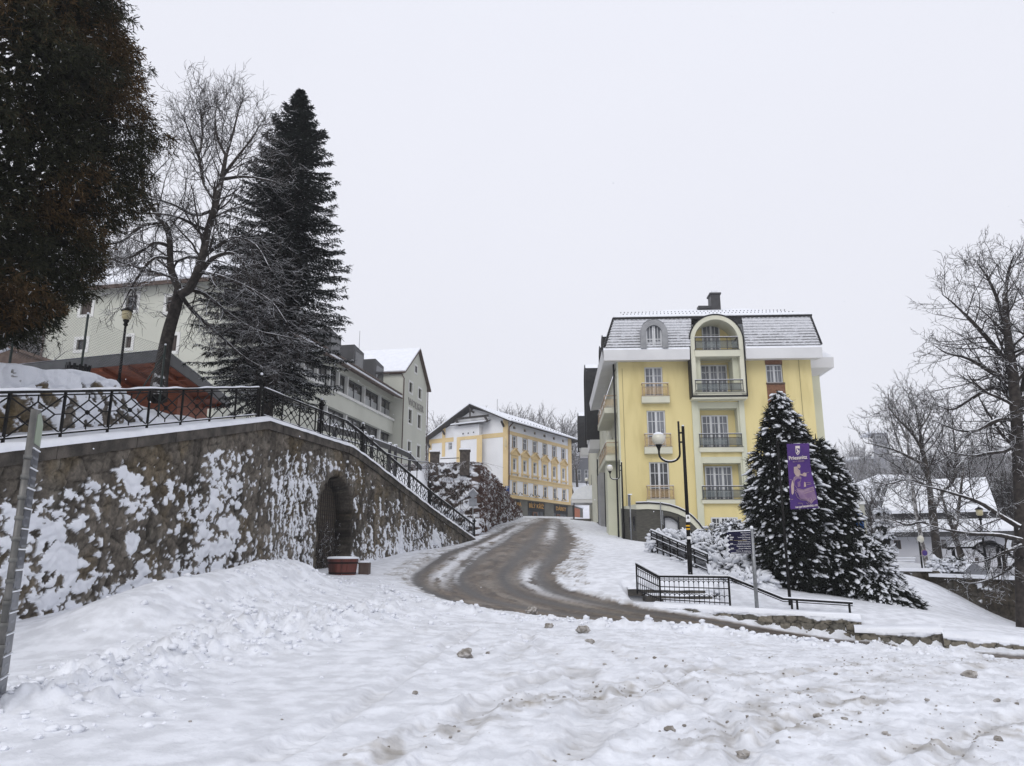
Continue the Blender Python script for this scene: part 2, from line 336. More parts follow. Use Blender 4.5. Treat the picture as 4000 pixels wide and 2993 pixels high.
def ground_h(x, y):
    x = np.atleast_1d(A(x)); y = np.atleast_1d(A(y)); return hbase(x, y)+relief(x, y)[0]
def gz(x, y): return float(ground_h([x], [y])[0])
Yr = np.concatenate([np.linspace(-40, 3.0, 24)[:-1], np.geomspace(3.0, 130, 560), np.geomspace(130, 800, 30)[1:]])
T = np.concatenate([np.linspace(-4, -1.0, 40)[:-1], np.linspace(-1.0, 1.0, 900), np.linspace(1.0, 4, 40)[1:]])
SC = np.minimum(np.where(Yr > 0, Yr, -Yr)+1.2, 212.)
gx = T[None]*SC[:, None]; gy = np.repeat(Yr[:, None], len(T), 1)
gz0 = hbase(gx, gy); rel, lumpy, zright = relief(gx, gy)
near = (gy > 8) & (gy < 130) & (np.abs(gx) < 40)
ra = np.full(gx.shape, 9.); rs = np.zeros(gx.shape); rw = np.ones(gx.shape)
ra[near], rs[near], rw[near] = road_coords(gx[near], gy[near])
sd = (1-np.abs(ra))*rw                      # metres inside the kerb line
jn = (fbm(gx*2.2, gy*2.2, 4, 21)-.5)*.55+(fbm(gx*7, gy*7, 3, 23)-.5)*.28
road_m = sstep(-.08, .10, sd+jn*np.clip(rw/2.0, .45, 1.3))
gzz = gz0+rel*(1-road_m)+(1-road_m)*.05
gzz += road_m*((fbm(rs*.8, ra*rw*5, 3, 31)-.5)*.025)
# colours: clean snow, trodden grey with rut shading painted in, brown grit
dirt_rutshade = np.zeros(gx.shape)
dirt_rutshade[near] += sstep(.9, .0, np.abs(sd[near]))*(1-road_m[near])*sstep(.45, .7, fbm(gx[near]*4, gy[near]*4, 4, 41))*.35
for k, st in enumerate(STREAK):
    d, s_ = seg_dist(gx, gy, st); dirt_rutshade += sstep(.42, .05, d+(fbm(gx*2, gy*2, 3, 50+k)-.5)*.5)*sstep(.42, .66, fbm(gx*5+k, gy*5, 4, 60+k))*.5
dirt_rutshade += zright*sstep(.56, .74, fbm(gx*1.1, gy*1.6+.7*gx, 5, 71))*.12+zright*sstep(.63, .75, fbm(gx*6, gy*6, 3, 72))*.22
dirt_rutshade += sstep(.66, .78, fbm(gx*4.5, gy*4.5, 3, 75))*.22*np.clip(lumpy, 0, 1)
kk = (gy > 4) & (gy < 22) & (np.abs(gx) < 16); xx, yy = gx[kk], gy[kk]; tv = (fbm(xx*.9, yy*.9, 2, 14)-.5)*.22; td = np.zeros(xx.shape)
for i, t_ in enumerate(TRK):
    for off in (0., 1.5): d, s_ = seg_dist(xx, yy, [(a+off*.8, b-off*.35) for a, b in t_]); td = np.maximum(td, np.exp(-((d+tv)/.15)**4)*sstep(.30, .5, fbm(s_*.35+i, s_*0+off, 2, 15+i))*(.75+.25*np.sin(s_*38)))
dirt_rutshade[kk] += td*(.10+.22*sstep(.45, .65, fbm(xx*3, yy*3, 3, 76)))  # grey of packed snow, which also paints in the shading of the ruts
dirt_rutshade = np.clip(dirt_rutshade, 0, 1); gzz += sstep(.3, .9, dirt_rutshade)*.010*(1-road_m)*(gy < 25)
c_snow = A(SNOWC)*(1-.05*fbm(gx*.8, gy*.8, 3, 81))[..., None]
c_dirt = A([.30, .27, .225])*(.7+.6*fbm(gx*9, gy*9, 2, 82))[..., None]
gcol = c_snow*(1-dirt_rutshade[..., None])+c_dirt*dirt_rutshade[..., None]
# road stains along the wheel tracks
w_ = ra; s1 = rs
def lane(c, wd, wob=0.): return np.exp(-((w_-c-wob)/wd)**2)
wob = (fbm(s1*.08, s1*0+2, 2, 90)-.5)*.25
wet = np.clip(lane(-.90, .10)+lane(-.36, .13, wob)+lane(.22, .12, wob)+lane(.72, .15), 0, 1)
streak = fbm(w_*rw*7, s1*.35, 4, 91)
clod = sstep(.50, .60, .55*fbm(w_*rw*3.2, s1*1.1, 4, 92)+.45*fbm(w_*rw*9, s1*3.2, 3, 98))
fz = sstep(118, 98, s1)                               # far straight, bend, near
snow_l = np.clip(lane(-.60, .12, wob*.2)*sstep(RS[82], RS[66], s1)+lane(.50, .10, wob*.5)*sstep(58, 40, s1)+lane(.56, .10)*np.exp(-((s1-RS[72])/4)**2)+lane(-.40, .03)*sstep(RS[80], RS[64], s1)*.7+lane(-.97, .035)*.6*(fbm(s1*.4, s1*0, 2, 94) > .45), 0, 1)
snow_l *= sstep(.36, .46, fbm(w_*rw*5, s1*.9, 5, 93)+.10*(snow_l-.5))
c_asph = A([.062, .061, .061]); c_slush = A([.128, .094, .062]); c_dark = A([.034, .024, .016])
rc = c_slush*(.35+1.25*streak)[..., None]*(.75+.5*fbm(w_*rw*16, s1*2.2, 3, 97))[..., None]
rc = rc*(1-wet[..., None]*.85)+c_asph*(.5+1.0*streak)[..., None]*wet[..., None]*.85
rc = rc*(1-clod[..., None]*.8*(1-wet[..., None]))+c_dark*clod[..., None]*.8*(1-wet[..., None])
pale = sstep(.55, .7, fbm(w_*rw*2.1+3, s1*.7, 4, 95))*(1-wet)*.35
rc = rc*(1-pale[..., None])+A([.34, .31, .27])*pale[..., None]
rc = rc*(1-snow_l[..., None])+A([.72, .73, .76])*snow_l[..., None]
edge = sstep(.16, .0, sd+jn*.6)[..., None]*.6
rc = rc*(1-edge)+A([.42, .39, .35])*edge
gzz += road_m*(clod*(1-wet)*.018+snow_l*.02)*(gy < 60)
gcol = gcol*(1-road_m[..., None])+rc*road_m[..., None]
V = np.stack([gx, gy, gzz], -1).reshape(-1, 3); FA = grid_faces(*gx.shape); Cc = gcol.reshape(-1, 3)
isroad = (road_m.reshape(-1)[FA].mean(1) > .5)
M_ground = mat('snow_ground', SNOWC, .65, scale=3, attr='tone', bump=.55, bscale=26, spec=.2, tint=.965)
M_road = mat('wet_slush_road', (.1, .1, .1), .5, scale=5, attr='tone', bump=.8, bscale=20, spec=.3, tint=.97)
for nm, sel, mt in (('ground', ~isroad, M_ground), ('road', isroad, M_road)):
    f = FA[sel]; u, inv = np.unique(f, return_inverse=True)
    o = MB().add(V[u], inv.reshape(f.shape), 0, Cc[u], smooth=True).build(nm, mt); tag(o, kind='structure')
tag(bpy.data.objects['ground'], 'trodden snow covering the square with grit and tyre marks'); tag(bpy.data.objects['road'], 'wet street with brown slush and tyre tracks curving uphill')
# ---- loose snow lumps on the ploughed banks
mb = MB(); r2 = np.random.default_rng(5)
def scatter(line, n, spread, rmin, rmax, col):
    line = np.array(line); L = np.concatenate([[0], np.cumsum(np.linalg.norm(np.diff(line, axis=0), axis=1))])
    for _ in range(n):
        s = r2.random()*L[-1]; x = np.interp(s, L, line[:, 0])+r2.normal()*spread; y = np.interp(s, L, line[:, 1])+r2.normal()*spread
        a, _, hw = road_coords(A([x]), A([y]))
        if abs(a[0]) < 1.03: continue
        r = rmin+(rmax-rmin)*r2.random()**3; pts.append((x, y, r, col))
pts = []
scatter(BERM, 760, .75, .015, .065, 0); scatter([BERM[3], MOUND[3], at(1500, 2290, 24)[:2]], 520, .9, .015, .075, 0); scatter(BERM2, 560, .25, .015, .075, 0); scatter([pxy(1700, 2380)[:2], pxy(2300, 2600)[:2]], 120, 1.6, .012, .05, 0)
scatter([pxy(2300, 2850)[:2], pxy(3900, 2700)[:2]], 120, 1.5, .006, .02, 1); scatter([pxy(3000, 2900)[:2], pxy(3900, 2600)[:2]], 100, 1.4, .006, .02, 1)
for st in STREAK: scatter(st, 60, .18, .006, .022, 1)
P_ = np.array([(p[0], p[1]) for p in pts]); hz = ground_h(P_[:, 0], P_[:, 1])+.05
lumps = [MB(), MB()]
for (x, y, r, c), z in zip(pts, hz): lumps[c].blob((x, y, z+r*.2), (r, r*(.7+.5*r2.random()), r*(.55+.35*r2.random())), n=6 if r < .05 else 8, jit=.36, smooth=r > .05)
M_clod = mat('dirty_ice', (.20, .18, .155), .8, (.42, .40, .38), 14, .7, 40)
tag(lumps[0].build('snow_lumps', M_snow), 'loose lumps of snow on the ploughed banks', kind='stuff'); tag(lumps[1].build('ice_crumbs', M_clod), 'grey ice crumbs scattered on trodden snow', kind='stuff')
# ---- dirty clods one can count
CL = [(1815, 2580, 62, 'largest grey ice clod lying alone on clean snow left of centre', None), (2075, 2408, 46, 'grey ice clod at the road edge below the bend', None), (2142, 2466, 32, 'small grey ice clod just below the road edge', None), (2276, 2487, 52, 'pale grey ice clod above a darker clod', None), (2304, 2532, 36, 'darkest of the ice clods under the pale one', None),
      (2905, 2970, 52, 'brown clod nearest the lower picture edge', None), (2617, 2888, 40, 'flat brown clod beside the lower tyre streak', None)]
SM = [(2558, 2595, 16), (2603, 2625, 16), (2487, 2580, 12), (2393, 2549, 10), (2176, 2567, 10), (2362, 2613, 14), (2331, 2697, 12), (2757, 2742, 14), (2775, 2745, 12), (3268, 2660, 18), (3195, 2830, 30), (3375, 2766, 20), (3625, 2776, 18), (3460, 2898, 24), (3905, 2932, 32), (3900, 2772, 24), (3785, 2665, 50), (2222, 2952, 14), (2165, 2984, 16), (2280, 2978, 18), (2675, 2871, 14), (3300, 2844, 22), (3978, 2788, 16), (1620, 2745, 22), (1905, 2570, 16)]
def clod(px, py, wpx):
    p = pxy(px, py); r = wpx/2/FL*p[1]; z = gz(p[0], p[1])+.05
    m = MB(); m.blob((p[0], p[1], z+r*.3), (r, r*.85, r*.62), n=10, jit=.3, smooth=False)
    for _ in range(4): m.blob((p[0]+random.uniform(-.7, .7)*r, p[1]+random.uniform(-.7, .7)*r, z+r*random.uniform(.05, .5)), r*random.uniform(.3, .55), n=7, jit=.3, smooth=False)
    return m.build('ice_clod', M_clod, loc=(p[0], p[1], z))
for px, py, w, lb, g in CL: tag(clod(px, py, w), lb, 'ice clod', 'dirty ice clods on the snow')
for px, py, w in SM: tag(clod(px, py, w), 'small dirty ice clod lying on the trodden snow', 'ice clod', 'small dirty ice clods on the snow')
# ================================================================== LEFT RETAINING WALL
KY = [4, 14, 24, 51.4]; KX = [-10.16, -9.04, -7.92, -2.12]
wx = pl(KY, KX)
zcop = pl([4, 13, 24, 30.5, 33, 41, 51.4], [1.30, 3.37, 5.89, 5.93, 5.50, 4.05, 2.42])
def stone_color(s, z, sx=2.1, sz=3.0, seed=0, warm=1.0):
    wv = fbm(s*1.3, z*1.3, 3, seed+40)*.5
    f1, dd, idv = cells(s*sx+wv, z*sz+wv, seed)
    n = fbm(s*6, z*6, 4, seed+1); n2 = fbm(s*.7, z*.9, 3, seed+2); st = fbm(s*2.6, z*.35, 4, seed+3)
    base = A([.150, .131, .108])[None]*(.45+.9*n2)[:, None]*(.66+.5*idv)[:, None]*(.7+.6*n)[:, None]
    base = base*(1-.5*sstep(.54, .68, st))[:, None]
    ochre = sstep(.55, .72, fbm(s*.9+9, z*.8, 3, seed+4))[:, None]*.42*warm
    base = base*(1-ochre)+A([.17, .125, .062])*(.5+.7*n)[:, None]*ochre
    g = sstep(.58, .75, fbm(s*1.7, z*1.2, 4, seed+6))[:, None]*.55
    base = base*(1-g)+A([.24, .22, .185])*(.6+.6*n)[:, None]*g
    joint = sstep(.08, .015, dd+(fbm(s*5, z*5, 3, seed+15)-.5)*.14)
    base = base*(1-.52*joint)[:, None]*(.55+.9*fbm(s*11, z*11, 3, seed+16))[:, None]
    return base, dd, idv
def wall_mesh(line, ztop, zbot, ds, dz, seed, snowfun, disp=.05, side=1, niche=None, sx=2.1, sz=3.0, thick=.6, warm=1.0):
    """dense masonry sheet along a plan polyline; side=+1: outward normal to the right of travel"""
    pts = np.array(line, float); L = np.concatenate([[0], np.cumsum(np.linalg.norm(np.diff(pts, axis=0), axis=1))])
    s = np.arange(0, L[-1]+ds, ds); s[-1] = L[-1]
    x = np.interp(s, L, pts[:, 0]); y = np.interp(s, L, pts[:, 1])
    tx = np.gradient(x, s); ty = np.gradient(y, s); nx, ny = ty*side, -tx*side
    zt = ztop(x, y); zb = zbot(x, y); m = int(max(4, np.ceil((zt-zb).max()/dz)))
    f = np.linspace(0, 1, m+1); Z = zb[:, None]+(zt-zb)[:, None]*f[None]; S = np.repeat(s[:, None], m+1, 1)
    sh = Z.shape; s1, z1 = S.ravel(), Z.ravel(); dtop = (np.repeat(zt[:, None], m+1, 1)-Z).ravel(); dbot = (Z-np.repeat(zb[:, None], m+1, 1)).ravel()
    col, dd, idv = stone_color(s1, z1, sx, sz, seed, warm)
    d = disp*(sstep(0, .18, dd)*.6+.5*(idv-.5)+(fbm(s1*4, z1*4, 3, seed+8)-.5)*1.2)
    sn = snowfun(s1, z1, dtop, dbot)
    col = col*(1-sn)[:, None]+A(SNOWC)*sn[:, None]
    d = d+sn*(.012+.035*fbm(s1*5, z1*5, 2, seed+12))
    if niche is not None:
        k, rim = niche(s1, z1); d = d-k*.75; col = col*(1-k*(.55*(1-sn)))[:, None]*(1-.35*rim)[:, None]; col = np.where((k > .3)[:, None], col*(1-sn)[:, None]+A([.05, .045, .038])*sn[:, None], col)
    d[dtop < 1e-6] *= .2
    X = np.repeat(x[:, None], m+1, 1).ravel()+np.repeat(nx[:, None], m+1, 1).ravel()*d; Yy = np.repeat(y[:, None], m+1, 1).ravel()+np.repeat(ny[:, None], m+1, 1).ravel()*d
    fa = grid_faces(*sh)
    if side < 0: fa = fa[:, ::-1]
    mb = MB(); fs = sn[fa].mean(1) > .5; mb.add(np.stack([X, Yy, z1], -1), fa[~fs], 0, col, smooth=True); mb.F.append((fa[fs], 1, True))
    # solid behind: top and back
    bx, by = x-nx*thick, y-ny*thick; n = len(s)
    v = np.concatenate([np.stack([x, y, zt-.01], -1), np.stack([bx, by, zt-.01], -1), np.stack([bx, by, zb], -1)]); i = np.arange(n-1)
    q = np.concatenate([np.stack([i, i+1, i+1+n, i+n], -1), np.stack([i+n, i+n+1, i+1+2*n, i+2*n], -1)])
    mb.add(v, q, 0, np.tile(A([.09, .075, .06]), (len(v), 1)))
    for e in (0, n-1): mb.add([(x[e], y[e], zb[e]), (x[e], y[e], zt[e]), (bx[e], by[e], zt[e]), (bx[e], by[e], zb[e])], [(0, 1, 2, 3)], 0, [A([.09, .075, .06])]*4)
    return mb
M_stone = mat('old_stone', (.2, .17, .13), .9, scale=14, attr='tone', bump=1.0, bscale=30, tint=.9, spec=.2)
Ysam = np.concatenate([np.linspace(5, 24, 20), np.linspace(24, 51.2, 30)[1:]])
WLINE = [(float(wx(v)), float(v)) for v in Ysam]
W0 = Frame(-7.92, 24, math.atan2(27.4, 5.8))     # plane of the stair wall
nu0, nz0 = W0.hit(1225, 2225); nu1, _ = W0.hit(1362, 2225); _, nztop = W0.hit(1290, 1848)
S24 = 24-5+0.0; L24 = float(np.hypot(1.12/10*19, 19)); ns0, ns1 = L24+nu0, L24+nu1; nsc = (ns0+ns1)/2; nr = (ns1-ns0)/2
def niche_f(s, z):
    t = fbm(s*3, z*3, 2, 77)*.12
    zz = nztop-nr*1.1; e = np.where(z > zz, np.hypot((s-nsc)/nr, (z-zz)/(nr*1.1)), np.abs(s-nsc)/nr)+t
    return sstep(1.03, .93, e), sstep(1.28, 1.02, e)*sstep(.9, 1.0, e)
def wall_snow(s, z, dt, db):
    wx_ = (fbm(s*2.1, z*2.1, 4, 110)-.5)*1.0+(fbm(s*8, z*8, 3, 111)-.5)*.75; wz_ = (fbm(s*2.1+7, z*2.1, 4, 112)-.5)*.9+(fbm(s*8+3, z*8, 3, 113)-.5)*.75; dn = fbm(s*.42, z*.55, 3, 114); r = sstep(L24-1, L24+3, s)
    top = sstep(.30, .95, dt+.5*(fbm(s*.8, z*0, 2, 115)-.5)); lowb = sstep(2.2, .6, db); pr = np.clip((dn-.27)*2.3+.20*lowb, .22, .97)*top*(1-.6*sstep(L24-2.2, L24-.2, s)*sstep(L24+2., L24+.2, s))*(1-.75*sstep(L24+19, L24+24, s))
    best = np.full(s.shape, -1.)
    for sc, asp, rm, pk, sd_ in ((1.25, 1.7, .62, .55, 120), (2.3, 1.5, .60, .75, 121), (4.6, 1.3, .56, .62, 122), (9., 1.1, .5, .52, 123)):
        a_ = asp*(1-r)+.62*r; f1, _, iv = cells((s+r*z*.45)*sc*(1+.5*r)+wx_*.8*(sc/2.3)**.5, z*sc*asp*(1-r)+z*sc*.8*r+wz_*.8*(sc/2.3)**.5, sd_); rad = rm*(.30+.70*((iv*7.13) % 1))*(iv < pr*pk*(1-.35*r*(sc < 2))*(1-.22*r))
        best = np.maximum(best, (rad-f1)/sc)
    zz = nztop-nr*1.1; e = np.where(z > zz, np.hypot((s-nsc)/nr, (z-zz)/(nr*1.1)), np.abs(s-nsc)/nr)
    return sstep(-.004, .012, best)*(dt > .2)*sstep(1.06, 1.16, e)
    c_ = fbm(s*.8+3, z*1.0, 3, 98); n = .38*c_+.62*fbm(s*2.6+.6*fbm(s*4, z*4, 2, 99), z*4.6, 6, 101, .66); n2 = .3*fbm(s*1.1, z*.9, 2, 97)+.7*fbm(s*4.2+z*1.8, z*3.0-s*.7, 5, 102, .64); r = sstep(L24-2, L24+4, s)
    v = n*(1-r)+n2*r
    th = .533+.22*sstep(.95, .3, dt)-.02*sstep(1.3, .5, db)+.07*sstep(L24-2.5, L24, s)*sstep(L24+2.5, L24+.3, s)+.06*sstep(L24+19, L24+25, s)
    fine = .05*(fbm(s*9, z*9, 2, 103)-.5)
    zz = nztop-nr*1.1; e = np.where(z > zz, np.hypot((s-nsc)/nr, (z-zz)/(nr*1.1)), np.abs(s-nsc)/nr)
    return sstep(th-.012, th+.012, v+fine)*(dt > .22)*sstep(1.05, 1.2, e)
wl = thing('retaining_wall', 'tall old stone retaining wall patched with snow below the iron railing', 'wall', (wx(20), 20, 0.5))
zb_f = lambda x, y: hbase(x, y)-.5
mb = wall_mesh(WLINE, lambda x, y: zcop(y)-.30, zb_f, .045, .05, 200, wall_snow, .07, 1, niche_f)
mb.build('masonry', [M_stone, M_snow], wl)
# coping stones
M_cop = mat('coping_stone', (.035, .031, .026), .9, (.115, .10, .085), 2.2, 1., 25, lo=.3, hi=.7)
mb = MB(); y = 5.0; k = 0
def wp(y, off, z): 
    ty = 1; dx = .112 if y < 24 else .2117; n = A([1, -dx, 0])/math.hypot(1, dx)
    return A([wx(y), y, zcop(y)+z])+n*off
while y < 51.2:
    y2 = min(y+random.uniform(.9, 1.6), 51.3)
    if y < 24 < y2: y2 = 24
    j = random.uniform(-.015, .02); a, b = y+.008, y2-.008
    mb.hexa([wp(a, .10+j, -.32), wp(b, .10+j, -.32), wp(b, -.55, -.32), wp(a, -.55, -.32), wp(a, .10+j, -.02), wp(b, .10+j, -.02), wp(b, -.55, -.02), wp(a, -.55, -.02)]); y = y2
mb.build('coping', M_cop, wl)
ys = np.arange(5, 51.2, .07); offs = [.150, .135, .0, -.2, -.45, -.6]; hs = [-.06, .045, .09, .085, .08, -.02]
v = np.array([[wp(q, o+(.05*(vn(A([q*3.1]), A([2.]), 4)[0]-.5) if i < 2 else 0), h+(.035*(vn(A([q*1.7]), A([o*4]), 3)[0]-.5) if 0 < i < 5 else 0)) for i, (o, h) in enumerate(zip(offs, hs))] for q in ys])
MB().add(v.reshape(-1, 3), grid_faces(len(ys), 6)[:, ::-1], smooth=True).build('snow_cap', M_snowflat, wl)
# iron mesh gate in the niche with bare climbers
mb = MB(); zz0 = float(hbase(A([wx(29.)]), A([29.]))[0])-.1
Wn = W0
for i in range(17):
    u = nu0+(nu1-nu0)*(i+.5)/17; e = (u-(nu0+nu1)/2)/nr; top = nztop-nr*1.1+nr*1.1*math.sqrt(max(0, 1-e*e))-.15
    mb.bar(Wn.P(u, -.42, zz0), Wn.P(u, -.42, top), .014)
z = zz0+.1
while z < nztop-.25:
    zz = nztop-nr*1.1; e = nr*(math.sqrt(max(0, 1-((z-zz)/(nr*1.1))**2)) if z > zz else 1)-.08; c = (nu0+nu1)/2
    mb.bar(Wn.P(c-e, -.41, z), Wn.P(c+e, -.41, z), .012); z += .16
mb.build('niche_grille', M_iron, wl)
mb = MB()
for _ in range(90):
    u = random.uniform(nu0+.05, nu1-.05); z = zz0+random.uniform(0, 1.3); p = [Wn.P(u, -.36, z)]
    for _ in range(7): u += random.uniform(-.14, .14); z += random.uniform(-.05, .22); p.append(Wn.P(min(max(u, nu0+.03), nu1-.03), -.36+random.uniform(-.05, .08), min(z, zz0+2.4)))
    mb.tube(p, np.linspace(.009, .004, 8), 4)
mb.build('dry_climber', M_twig, wl)
# ---- iron railings
M_rail = M_ironp
def railing(name, lab, y0, y1, n, first_fin, fins):
    t = thing(name, lab, 'railing', wp(y0, -.2, 0), None)
    Yk = np.linspace(y0, y1, n+1); bt = .16; tp = 1.03
    def q(y, h): return wp(y, -.2, h)
    mb = MB(); sub = np.linspace(y0, y1, 60)
    for a, b in zip(sub, sub[1:]): mb.bar(q(a, tp), q(b, tp), .07, .05); mb.bar(q(a, tp-.07), q(b, tp-.07), .03, .03)
    mb.build('top_rail', M_rail, t)
    mb = MB()
    for a, b in zip(sub, sub[1:]): mb.bar(q(a, bt), q(b, bt), .035, .035)
    mb.build('bottom_rail', M_rail, t)
    for y in Yk: m = MB(); m.bar(q(y, 0), q(y, tp), .045, .045, up=(0, 1, 0)); m.build('post', M_rail, t)
    hm = (bt+tp-.07)/2; h1 = tp-.08; th = .022
    for a, b in zip(Yk, Yk[1:]):
        m = MB(); c = (a+b)/2; w = b-a; g = .16*w
        m.bar(q(a, h1), q(c, hm), th); m.bar(q(c, hm), q(b, bt), th); m.bar(q(b, h1), q(c, hm), th); m.bar(q(c, hm), q(a, bt), th)
        tm, bm = h1-.12, bt+.12; m.bar(q(c, h1), q(c, tm), th); m.bar(q(c, bt), q(c, bm), th)
        for e in (a, b):
            sg = g if e == a else -g
            m.bar(q(e+sg, hm), q(c, tm), th); m.bar(q(e+sg, hm), q(c, bm), th); m.bar(q(e, hm), q(e+sg, hm), th)
        m.blob(q(c, hm), .055, n=7, jit=.1); m.build('lattice_panel', M_rail, t)
    mb = MB(); sub = np.linspace(y0, y1, int((y1-y0)/.09)); prof = [(-.033, .026), (-.02, .05), (.0, .06), (.02, .05), (.033, .026)]
    v = np.array([[q(y, tp+h*(.6+.9*vn(A([y*2.]), A([1.]), 9)[0]))+A([o, 0, 0]) for o, h in prof] for y in sub]); mb.add(v.reshape(-1, 3), grid_faces(len(sub), 5), smooth=True)
    sub = np.linspace(y0, y1, int((y1-y0)/.12)); v = np.array([[q(y, bt+.018+h)+A([o, 0, 0]) for o, h in ((-.02, 0), (0, .025), (.02, 0))] for y in sub]); mb.add(v.reshape(-1, 3), grid_faces(len(sub), 3), smooth=True)
    mb.build('snow', M_snowflat, t)
    for y in fins:   # cast newels with a crown of leaves
        m = MB(); m.bar(q(y, -.05), q(y, 1.12), .085, .085, up=(0, 1, 0)); m.lathe(q(y, 1.12), [(.05, 0), (.085, .03), (.05, .06), (.04, .09), (.09, .15), (.10, .2), (.04, .27), (.055, .3), (.0, .36)], 8)
        for a in range(6): ang = a*math.pi/3; p = q(y, 1.2); m.tube([p, p+A([.12*math.cos(ang), .12*math.sin(ang), .06]), p+A([.15*math.cos(ang), .15*math.sin(ang), .13])], [.015, .02, .006], 5)
        for sgn in (-1, 1):
            for h in (.35, .62, .88): m.tube([q(y+sgn*(.09+.055*math.cos(e)), h+.075*math.sin(e)) for e in np.linspace(0, 5.2, 9)], .011, 4)
            m.bar(q(y+sgn*.19, .1), q(y+sgn*.19, 1.0), .03, up=(0, 1, 0))
        m.blob(q(y, 1.5)+A([0, 0, .0]), (.05, .05, .05), mi=1, n=7); m.build('newel', [M_rail, M_snowflat], t)
    return t
railing('lattice_railing', 'black lattice railing on the level walk above the tall stone wall', 5.0, 23.7, 13, 0, [23.85])
y_f = [W0.hit(px, 1500)[0] for px in (1280, 1442, 1703)]; y_f = [24+u*27.4/math.hypot(27.4, 5.8) for u in y_f]
railing('stair_railing', 'black lattice railing stepping down the stair towards the street', 24.1, 50.6, 22, 0, [y_f[0], y_f[1], y_f[2], 50.6])
# ================================================================== TERRACE BEHIND THE WALL
zu = pl([0, 14, 20, 24, 30, 40, 50, 60, 72, 95, 140], [4.3, 5.4, 6.42, 6.45, 6.35, 6.45, 7.2, 7.9, 9.2, 10.5, 14])
def terr_h(x, y):
    t = wx(np.minimum(y, 51.4))+np.maximum(0, y-51.4)*.03-x; zc = zcop(y)
    up = zu(y)+.05*np.maximum(0, t-6)
    foot = np.interp(y, [4, 20, 24.5, 27, 37, 46, 51.5, 53, 54], [2.9, 2.9, 3.2, 2.3, 2.6, 4.4, 6.3, 6.3, .2]); wd = np.interp(y, [4, 24, 27, 52], [.9, 1.4, 2.2, 1.6])
    f = sstep(0, 1, (t-foot)/wd); return zc*(1-f)+up*f+(fbm(x*.6, y*.6, 4, 301)-.5)*.3*f+(fbm(x*2, y*2, 3, 302)-.5)*.06
yy = np.concatenate([np.linspace(4, 52, 330), np.linspace(52, 160, 70)[1:]]); tt = np.concatenate([np.linspace(.45, 6, 90), np.geomspace(6, 110, 40)[1:]])
YY = np.repeat(yy[:, None], len(tt), 1); XX = wx(np.minimum(YY, 51.4))+np.maximum(0, YY-51.4)*.03-tt[None]*np.where(YY > 51.4, 1, 1)
ZZ = terr_h(XX, YY); tag(MB().add(np.stack([XX, YY, ZZ], -1).reshape(-1, 3), grid_faces(*YY.shape)[:, ::-1], smooth=True).build('terrace', M_snow), 'snowy terrace and bank above the retaining wall', kind='structure')
def tz(x, y): return float(terr_h(A([x]), A([y]))[0])
# rockery wall behind the walk
def rk_snow(s, z, dt, db):
    n = fbm(s*2.1+.5*fbm(s*3, z*3, 2, 405), z*2.4+s*.8, 5, 401, .64); th = .505+.06*sstep(.2, 1.6, dt); return np.maximum(sstep(th-.015, th+.015, n+.05*(fbm(s*8, z*8, 2, 403)-.5)), sstep(.34, .16, dt+(fbm(s*2.2, z*0, 3, 404)-.5)*.7))
RLN = [(float(wx(v))-2.95-.35*(v > 20)*(v-20)/4, float(v)) for v in np.linspace(6, 25.2, 30)]
rk = wall_mesh(RLN, lambda x, y: zu(y)+.05-np.maximum(0, y-20.8)*.30+.25*(fbm(y*1.1, x*0, 3, 411)-.5), lambda x, y: zcop(y)-.2, .05, .05, 420, rk_snow, .10, 1, sx=1.9, sz=1.9, thick=1.2, warm=1.6)
o = rk.build('rockery_wall', [M_stone, M_snow], loc=(-12, 18, 4)); tag(o, 'mossy rough stone bank under a thick cap of snow behind the lattice railing', 'stone bank')
# chain-link fence on the bank
PF = [at(40, 1402, 20.3), at(322, 1398, 22), at(628, 1520, 24.2)]; PTt = [at(60, 1196, 20.3), at(340, 1229, 22), at(634, 1350, 24.2)]
cf = thing('chain_link_fence', 'thin chain-link fence with dark green posts on the snowy bank', 'fence', PF[1])
M_green = mat('green_post', (.012, .022, .018), .5, (.02, .03, .026), 10)
for b, t in zip(PF, PTt): m = MB(); b2 = b.copy(); b2[2] = min(b[2], tz(b[0], b[1]))-.1; t2 = A([b[0], b[1], t[2]]); m.tube([b2, t2], .035, 7); m.blob(t2+A([0, 0, .03]), (.04, .04, .04), mi=1, n=6); m.build('post', [M_green, M_snowflat], cf)
m = MB(); b = A([PF[2][0], PF[2][1], tz(PF[2][0], PF[2][1])]); m.tube([b+A([-.9, -.3, 0]), A([PF[2][0], PF[2][1], PTt[2][2]-.25])], .028, 6); m.build('brace', M_green, cf)
m = MB()
for k in (0, 1):
    b0, b1 = PF[k], PF[k+1]; h0, h1 = PTt[k][2]-b0[2], PTt[k+1][2]-b1[2]; L = np.linalg.norm(b1-b0); n = int(L/.09)
    def fp(a, h): p = b0+(b1-b0)*a; hh = h0+(h1-h0)*a; return A([p[0], p[1], p[2]+h*hh-.10*math.sin(a*math.pi)*h])
    for i in range(-int(1.4/.09), n):
        for sg in (0, 1):
            a0, a1 = i/n, (i+1.4/.09)/n
            if sg: a0, a1 = a1, a0
            q = [(a0+(a1-a0)*w, w) for w in np.linspace(0, 1, 9)]; q = [fp(a, h) for a, h in q if 0 <= a <= 1]
            if len(q) > 1: m.tube(q, .0028, 3, cap=False)
    m.tube([fp(a, 1) for a in np.linspace(0, 1, 12)], .004, 3)
m.build('wire_mesh', mat('wire', (.10, .10, .10), .5, (.16, .16, .16), 9, metal=.4), cf)
